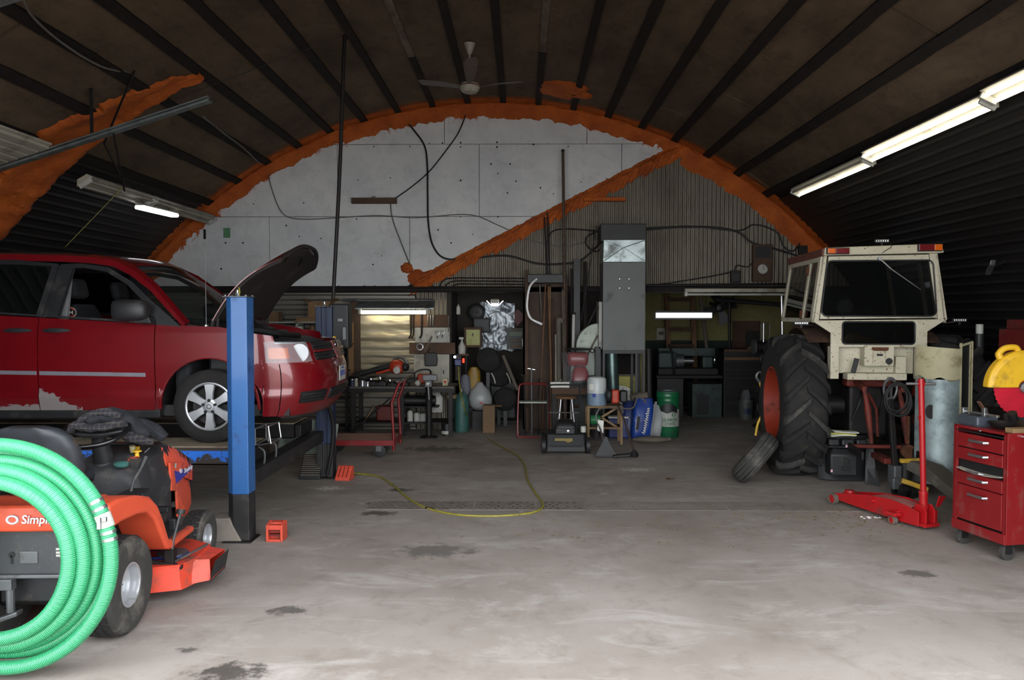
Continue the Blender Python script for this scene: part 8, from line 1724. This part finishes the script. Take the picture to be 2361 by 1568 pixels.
# green oil drum
g_ = gr(1543, 1010); dr_ = thing('oil_drum', 'green and white oil drum beside the blue sacks', 'drum', (g_.x, g_.y+.15, 0)); dh = at(1543, 905, g_.y).z; dR = .176
b = lat([(dR*.93, 0), (dR*.95, .01), (dR*.95, .05), (dR, .08), (dR, dh*.78), (dR*1.03, dh*.8), (dR, dh*.82), (dR, dh*.88), (dR*1.03, dh*.9), (dR, dh*.92), (dR, dh*.98), (dR*1.02, dh)], 36); b.build('shell', 'green_drum', dr_, smooth=40)
b = MB(); b.loft([[(dR*1.004*math.cos(a), dR*1.004*math.sin(a), z) for a in [2*PI*i/40 for i in range(41)]] for z in (.175, dh*.62)], False, False); b.build('white_band', 'white_paint', dr_, smooth=40)
b = MB(); b.loft([[(dR*1.008*math.cos(R(a)), dR*1.008*math.sin(R(a)), z) for a, z in ((215+i*9, dh*(.56+.02*math.sin(i))) for i in range(12))], [(dR*1.008*math.cos(R(a)), dR*1.008*math.sin(R(a)), z) for a, z in ((215+i*9, dh*(.6+.16*math.sin(PI*min(1, max(0, i/11)))**.5)) for i in range(12))]], False, False); b.build('soot_patch', 'black', dr_, smooth=40)
b = lat([(dR*1.01, dh-.005), (dR*1.02, dh+.006), (dR*.96, dh+.008), (dR*.94, dh-.02), (.005, dh-.02)], 36); b.build('rim', 'grey_metal', dr_, smooth=40)
def on_drum(s, z, size, name):
    n = len(s)
    for i, ch in enumerate(s):
        a = R(273+(i-(n-1)/2)*size*190); c, t = math.cos(a), math.sin(a); text(name, ch, 'ink_green', size, frame((dR*1.012*c, dR*1.012*t, z), (-t, c, .12), (-.12*-t, -.12*c, 1)), dr_, .001, 0, .001)
on_drum('QUAKER', dh*.40, .066, 'letter'); on_drum('STATE', dh*.31, .06, 'letter')
b = MB(); b.ring((0, 0, 0), .026, .006, 18, 5, frame((dR*1.012*math.cos(R(291)), dR*1.012*math.sin(R(291)), dh*.52), (.93, .36, 0), (0, 0, 1))); b.build('ring_logo', 'ink_green', dr_)

# ================================================================ far room on the right
ld = thing('ladder', 'reddish wooden ladder leaning on the yellow wall', 'ladder', (at(1575, 800, 15.4).x, 15.3, 0)); lw_ = (at(1607, 800, 15.4).x-at(1547, 800, 15.4).x)
for x in (-lw_/2, lw_/2): b = MB(); b.bar((x, 0, 0), (x, .5, HZ-.06), .09, .05); b.build('rail', 'wood_brown', ld)
for py in (690, 760, 798, 850, 900, 945): z = at(1575, py, 15.45).z; b = MB(); b.bar((-lw_/2, .5*z/HZ, z), (lw_/2, .5*z/HZ, z), .05, .07); b.build('rung', 'wood_dark', ld)
rope('steel_pole', 'grey steel pole leaning beside the ladder', [at(1615, 688, 15.3), at(1632, 820, 15.0)], .035, 'taupe', 'pole', 10, 0)
rope('steel_pole', 'dark thin post in the middle of the far room', [at(1682, 690, 15.0), at(1682, 900, 15.0)], .03, 'dark_metal', 'pole', 8, 0)
rope('steel_pole', 'shiny upright rod left of the tractor cab', [at(1802, 682, 13.6), at(1806, 900, 13.6)], .02, 'bright_steel', 'pole', 8, 0)
T('notice', 'small stained white notice on the yellow wall', 'notice', at(1524, 770, 15.97), [('sheet', 'fixture_white', bxs((-.09, .09, -.012, 0, -.12, .12)), dict(bevel=.004)), ('stain', 'taupe', bxs((-.05, .05, -.014, -.012, -.02, .05)))])
b = MB(); 
fn = thing('shop_fan', 'black shop fan hanging on the far room wall', 'fan', tuple(at(1660, 710, 15.2))); b = MB(); b.lathe([(.09, 0), (.08, .06), (.02, .08)], 16, frame((0, 0, 0), (1, 0, 0), (0, 0, 1))); b.build('hub', 'black', fn, smooth=40)
for a in (20, 110, 200, 290): b = MB(); b.loft([[(.06, -.05, -.01), (.06, .05, .02), (.06, .05, .03), (.06, -.05, 0)], [(.32, -.12, -.03), (.32, .12, .04), (.32, .12, .05), (.32, -.12, -.02)]], m=frame((0, 0, 0), (1, 0, 0), (0, 0, 1))@ROT('Z', a)); b.build('blade', 'black', fn)
b = MB(); b.bar((0, .05, 0), (0, .75, .1), .05); b.build('arm', 'dark_metal', fn)
rope('roof_brace', 'dark slanting pipe under the far room ceiling', [at(1650, 690, 14.5), at(1830, 705, 14.0)], .04, 'dark_metal', 'pipe', 8, 0)
g_ = gr(1600, 950); lt_ = thing('metal_lathe', 'dark green metal lathe standing in the far room', 'lathe', (at(1512, 900, 14.3).x, 14.3, 0)); lw2 = at(1665, 900, 14.3).x-lt_.location.x; z8 = at(1600, 862, 14.3).z
b = bxs((.02, lw2*.42, 0, .45, 0, .72)); b.build('left_cabinet', 'black', lt_, bevel=.01); b = bxs((lw2*.55, lw2, 0, .45, 0, .62)); b.build('right_cabinet', 'lathe_green', lt_, bevel=.01); b = bxs((lw2*.62, lw2*.8, -.01, .0, .06, .42)); b.build('cabinet_door', 'black', lt_)
b = bxs((0, lw2, -.05, .4, .72, .78), (.05, lw2*.95, .05, .3, .78, .9)); b.build('bed', 'dark_metal', lt_, bevel=.01); b = bxs((.05, lw2*.32, .05, .35, .9, 1.2)); b.build('headstock', 'lathe_green', lt_, bevel=.03)
b = MB(); b.cyl((lw2*.32, .2, 1.03), (lw2*.44, .2, 1.03), .13, n=22); b.build('chuck', 'grey_metal', lt_, smooth=40); b = MB(); b.cyl((lw2*.44, .2, 1.03), (lw2*.6, .2, 1.03), .05, n=14); b.build('workpiece', 'bright_steel', lt_, smooth=40); b = bxs((lw2*.72, lw2*.88, .08, .32, .9, 1.12)); b.build('tailstock', 'lathe_green', lt_, bevel=.03)
b = MB(); b.lathe([(.07, 0), (.075, .02), (.06, .03)], 18, TR(lw2*.9, .2, 1.05)@ROT('Y', 90)); b.build('hand_wheel', 'bright_steel', lt_, smooth=40); b = MB(); b.tube(smooth_path([(lw2*.18, -.05, 1.35), (lw2*.24, -.05, 1.15), (lw2*.27, -.05, .8)], 5), .018, 8); b.build('control_lever', 'dark_metal', lt_, smooth=40); b = bxs((.1, lw2*.95, .32, .36, 1.12, 1.26)); b.build('splash_guard', 'lathe_green', lt_)
cbx = at(1680, 900, 14.0).x; cbw = at(1768, 900, 14.0).x-cbx; dcb = thing('drawer_cabinet', 'dark cabinet of many small drawers left of the tractor', 'cabinet', (cbx, 14.35, 0)); dz = at(1720, 805, 14.35).z
b = bxs((0, cbw, 0, .4, 0, dz)); b.build('carcass', 'black', dcb)
b = bxs((0, cbw, -.02, .42, dz-.05, dz)); b.build('top', 'wood_dark', dcb); b = bxs((0, cbw, -.02, 0, dz-.2, dz-.15)); b.build('rail', 'wood_brown', dcb)
for i in range(6):
    for j in range(3): z = .12+i*.155; x = .03+j*(cbw-.06)/3; b = bxs((x, x+(cbw-.06)/3-.015, -.015, 0, z, z+.12)); b.build('drawer', 'dark_metal', dcb, bevel=.003)
T('cardboard_sheet', 'dark brown sheet leaning on the wall above the drawer cabinet', 'sheet', at(1720, 765, 15.9), [('sheet', 'wood_dark', bxs((-.28, .28, -.02, .0, -.35, .22))), ('patch', 'black', bxs((-.02, .26, -.025, -.02, -.3, .02)))])
T('orange_scrap', 'small tan wedge on the drawer cabinet', 'scrap', (at(1735, 802, 14.4).x, 14.45, dz), [('wedge', 'wood', MB().prism([(-.1, 0), (.12, 0), (.1, .13)], -.02, .02, Matrix(((1, 0, 0, 0), (0, 0, 1, 0), (0, 1, 0, 0), (0, 0, 0, 1))))), ('foot', 'wood_dark', bxs((-.1, .12, -.03, .03, -.002, .004)))])
gy = thing('bench_grinder', 'dark pedestal bench grinder left of the tractor tyre', 'grinder', (at(1765, 900, 13.2).x, 13.2, 0)); gzz = at(1760, 800, 13.2).z
b = MB(); b.cyl((-.15, 0, gzz), (.15, 0, gzz), .09, n=18); b.build('motor', 'dark_metal', gy, smooth=40); b = MB(); b.cyl((0, 0, 0), (0, 0, gzz-.08), .06, n=14); b.lathe([(.22, 0), (.2, .03), (.06, .05)], 20); b.build('pedestal', 'dark_metal', gy, smooth=40)
for x in (-.2, .2): m = TR(x, 0, gzz)@ROT('Y', 90); b = MB(); b.lathe([(.02, -.02), (.12, -.02), (.12, .02), (.02, .02)], 22, m); b.build('wheel', 'grey_metal', gy, smooth=40)
b = bxs((-.1, .06, -.03, -.01, gzz+.1, gzz+.42)); b.build('eye_shield', 'glass_clear', gy, bevel=.01); b = MB(); b.cyl((-.05, -.02, gzz+.05), (-.05, -.02, gzz+.4), .012, n=8); b.build('shield_rod', 'bright_steel', gy)
def pail(px, py, r, h, lab, m_, bits):
    g_ = gr(px, py); o = thing('pail', lab, 'bucket', (g_.x, g_.y+.1, 0)); b = lat([(r*.85, 0), (r*.87, .01), (r, h), (r*1.05, h), (r*1.05, h-.02), (r*.97, h-.02), (r*.82, .02), (.005, .02)], 24); b.build('body', m_, o, smooth=40)
    b = MB(); b.tube([(r*math.cos(t), -.03-.06*math.sin(t), h-.02+.12*math.sin(t)) for t in [PI*i/12 for i in range(13)]], .005, 5); b.build('bail', 'dark_metal', o)
    if bits:
        b = MB(); b.loft([[(r*.8*k*math.cos(a), r*.8*k*math.sin(a), z) for a in [2*PI*j/14 for j in range(14)]] for z, k in ((h*.7, 1), (h+.08, .9), (h+.2, .5))]); b.build('bag_inside', 'plastic_film', o, smooth=50)
    b = MB(); b.loft([[(r*(.86+.13*z/h)*1.02*math.cos(a), r*(.86+.13*z/h)*1.02*math.sin(a), z) for a in [R(235+8*j) for j in range(9)]] for z in (h*.3, h*.62)], False, False); b.build('label', 'blue_dark', o)
pail(1723, 968, .13, .33, 'grey plastic pail with clear bag left of the tractor tyre', 'grey_cabinet', True)
# floor litter
def litter(name, px, py, n, sx, sy, m_, lab, ln):
    b = MB(); g_ = gr(px, py)
    for i in range(n):
        x, y, a = random.gauss(0, sx), random.gauss(0, sy), random.uniform(0, PI); d_ = Vector((math.cos(a), math.sin(a), 0))*ln*random.uniform(.4, 1.2); c = Vector((x, y, .004)); b.bar(c-d_, c+d_+Vector((0, 0, .003)), .004, .003)
    o = b.build(name, m_, None); o.location = (g_.x, g_.y, 0); tag(o, lab, 'litter', kind='stuff')
mat('straw', (104, 96, 58), .9); mat('white_chip', (210, 208, 204), .8)
litter('straw_bits', 1960, 1195, 170, .42, .22, 'straw', 'scattered straw and grass bits on the floor before the red jack', .02)
litter('straw_bits', 1480, 1215, 60, .7, .45, 'straw', 'sparse dry grass bits on the open middle floor', .02)
b = MB()
for i in range(7): b.ball((random.gauss(0, .05), random.gauss(0, .02), .006), (random.uniform(.008, .02), random.uniform(.006, .012), .006), 8, 5)
o = b.build('paint_chips', 'white_chip', None); g_ = gr(2008, 1194); o.location = (g_.x, g_.y, 0); tag(o, 'white crumbs on the floor under the red jack', 'litter', kind='stuff')
T('leaf', 'single dry brown leaf on the floor left of the spare tyre', 'leaf', tuple(gr(1543, 1106)), [('blade', 'rust', MB().grid(lambda u, v: (-.04+.08*u, (-.025+.05*v)*math.sin(PI*min(.98, max(.02, u))), .012+.012*math.sin(5*u)*(v-.5)), 8, 4), dict(solid=.002)), ('stem', 'wood_dark', MB().cyl((.04, 0, .012), (.07, .01, .006), .0025, n=5))])
# small things left on the near runway
q = at(22, 975, 7.2); T('work_glove', 'black bundled work glove on the near runway at the left edge', 'glove', (q.x, 6.98, RZ), [('palm', 'black_plastic', MB().ball((0, 0, .05), (.11, .07, .05)), dict(smooth=True)), ('cuff', 'black', MB().ball((-.09, 0, .045), (.06, .06, .045)), dict(smooth=True))])
q = at(140, 1000, 7.0); T('pliers', 'small pliers with tan grips on the runway behind the steering wheel', 'pliers', (q.x, 6.93, RZ), [('grip', 'wood', MB().tube([(-.1, 0, .012), (-.03, .01, .014), (0, 0, .014)], .009, 6)), ('grip', 'black', MB().tube([(-.1, .04, .012), (-.03, .02, .014), (0, 0, .014)], .009, 6)), ('jaw', 'dark_metal', MB().bar((0, 0, .014), (.06, -.005, .014), .025, .014))])
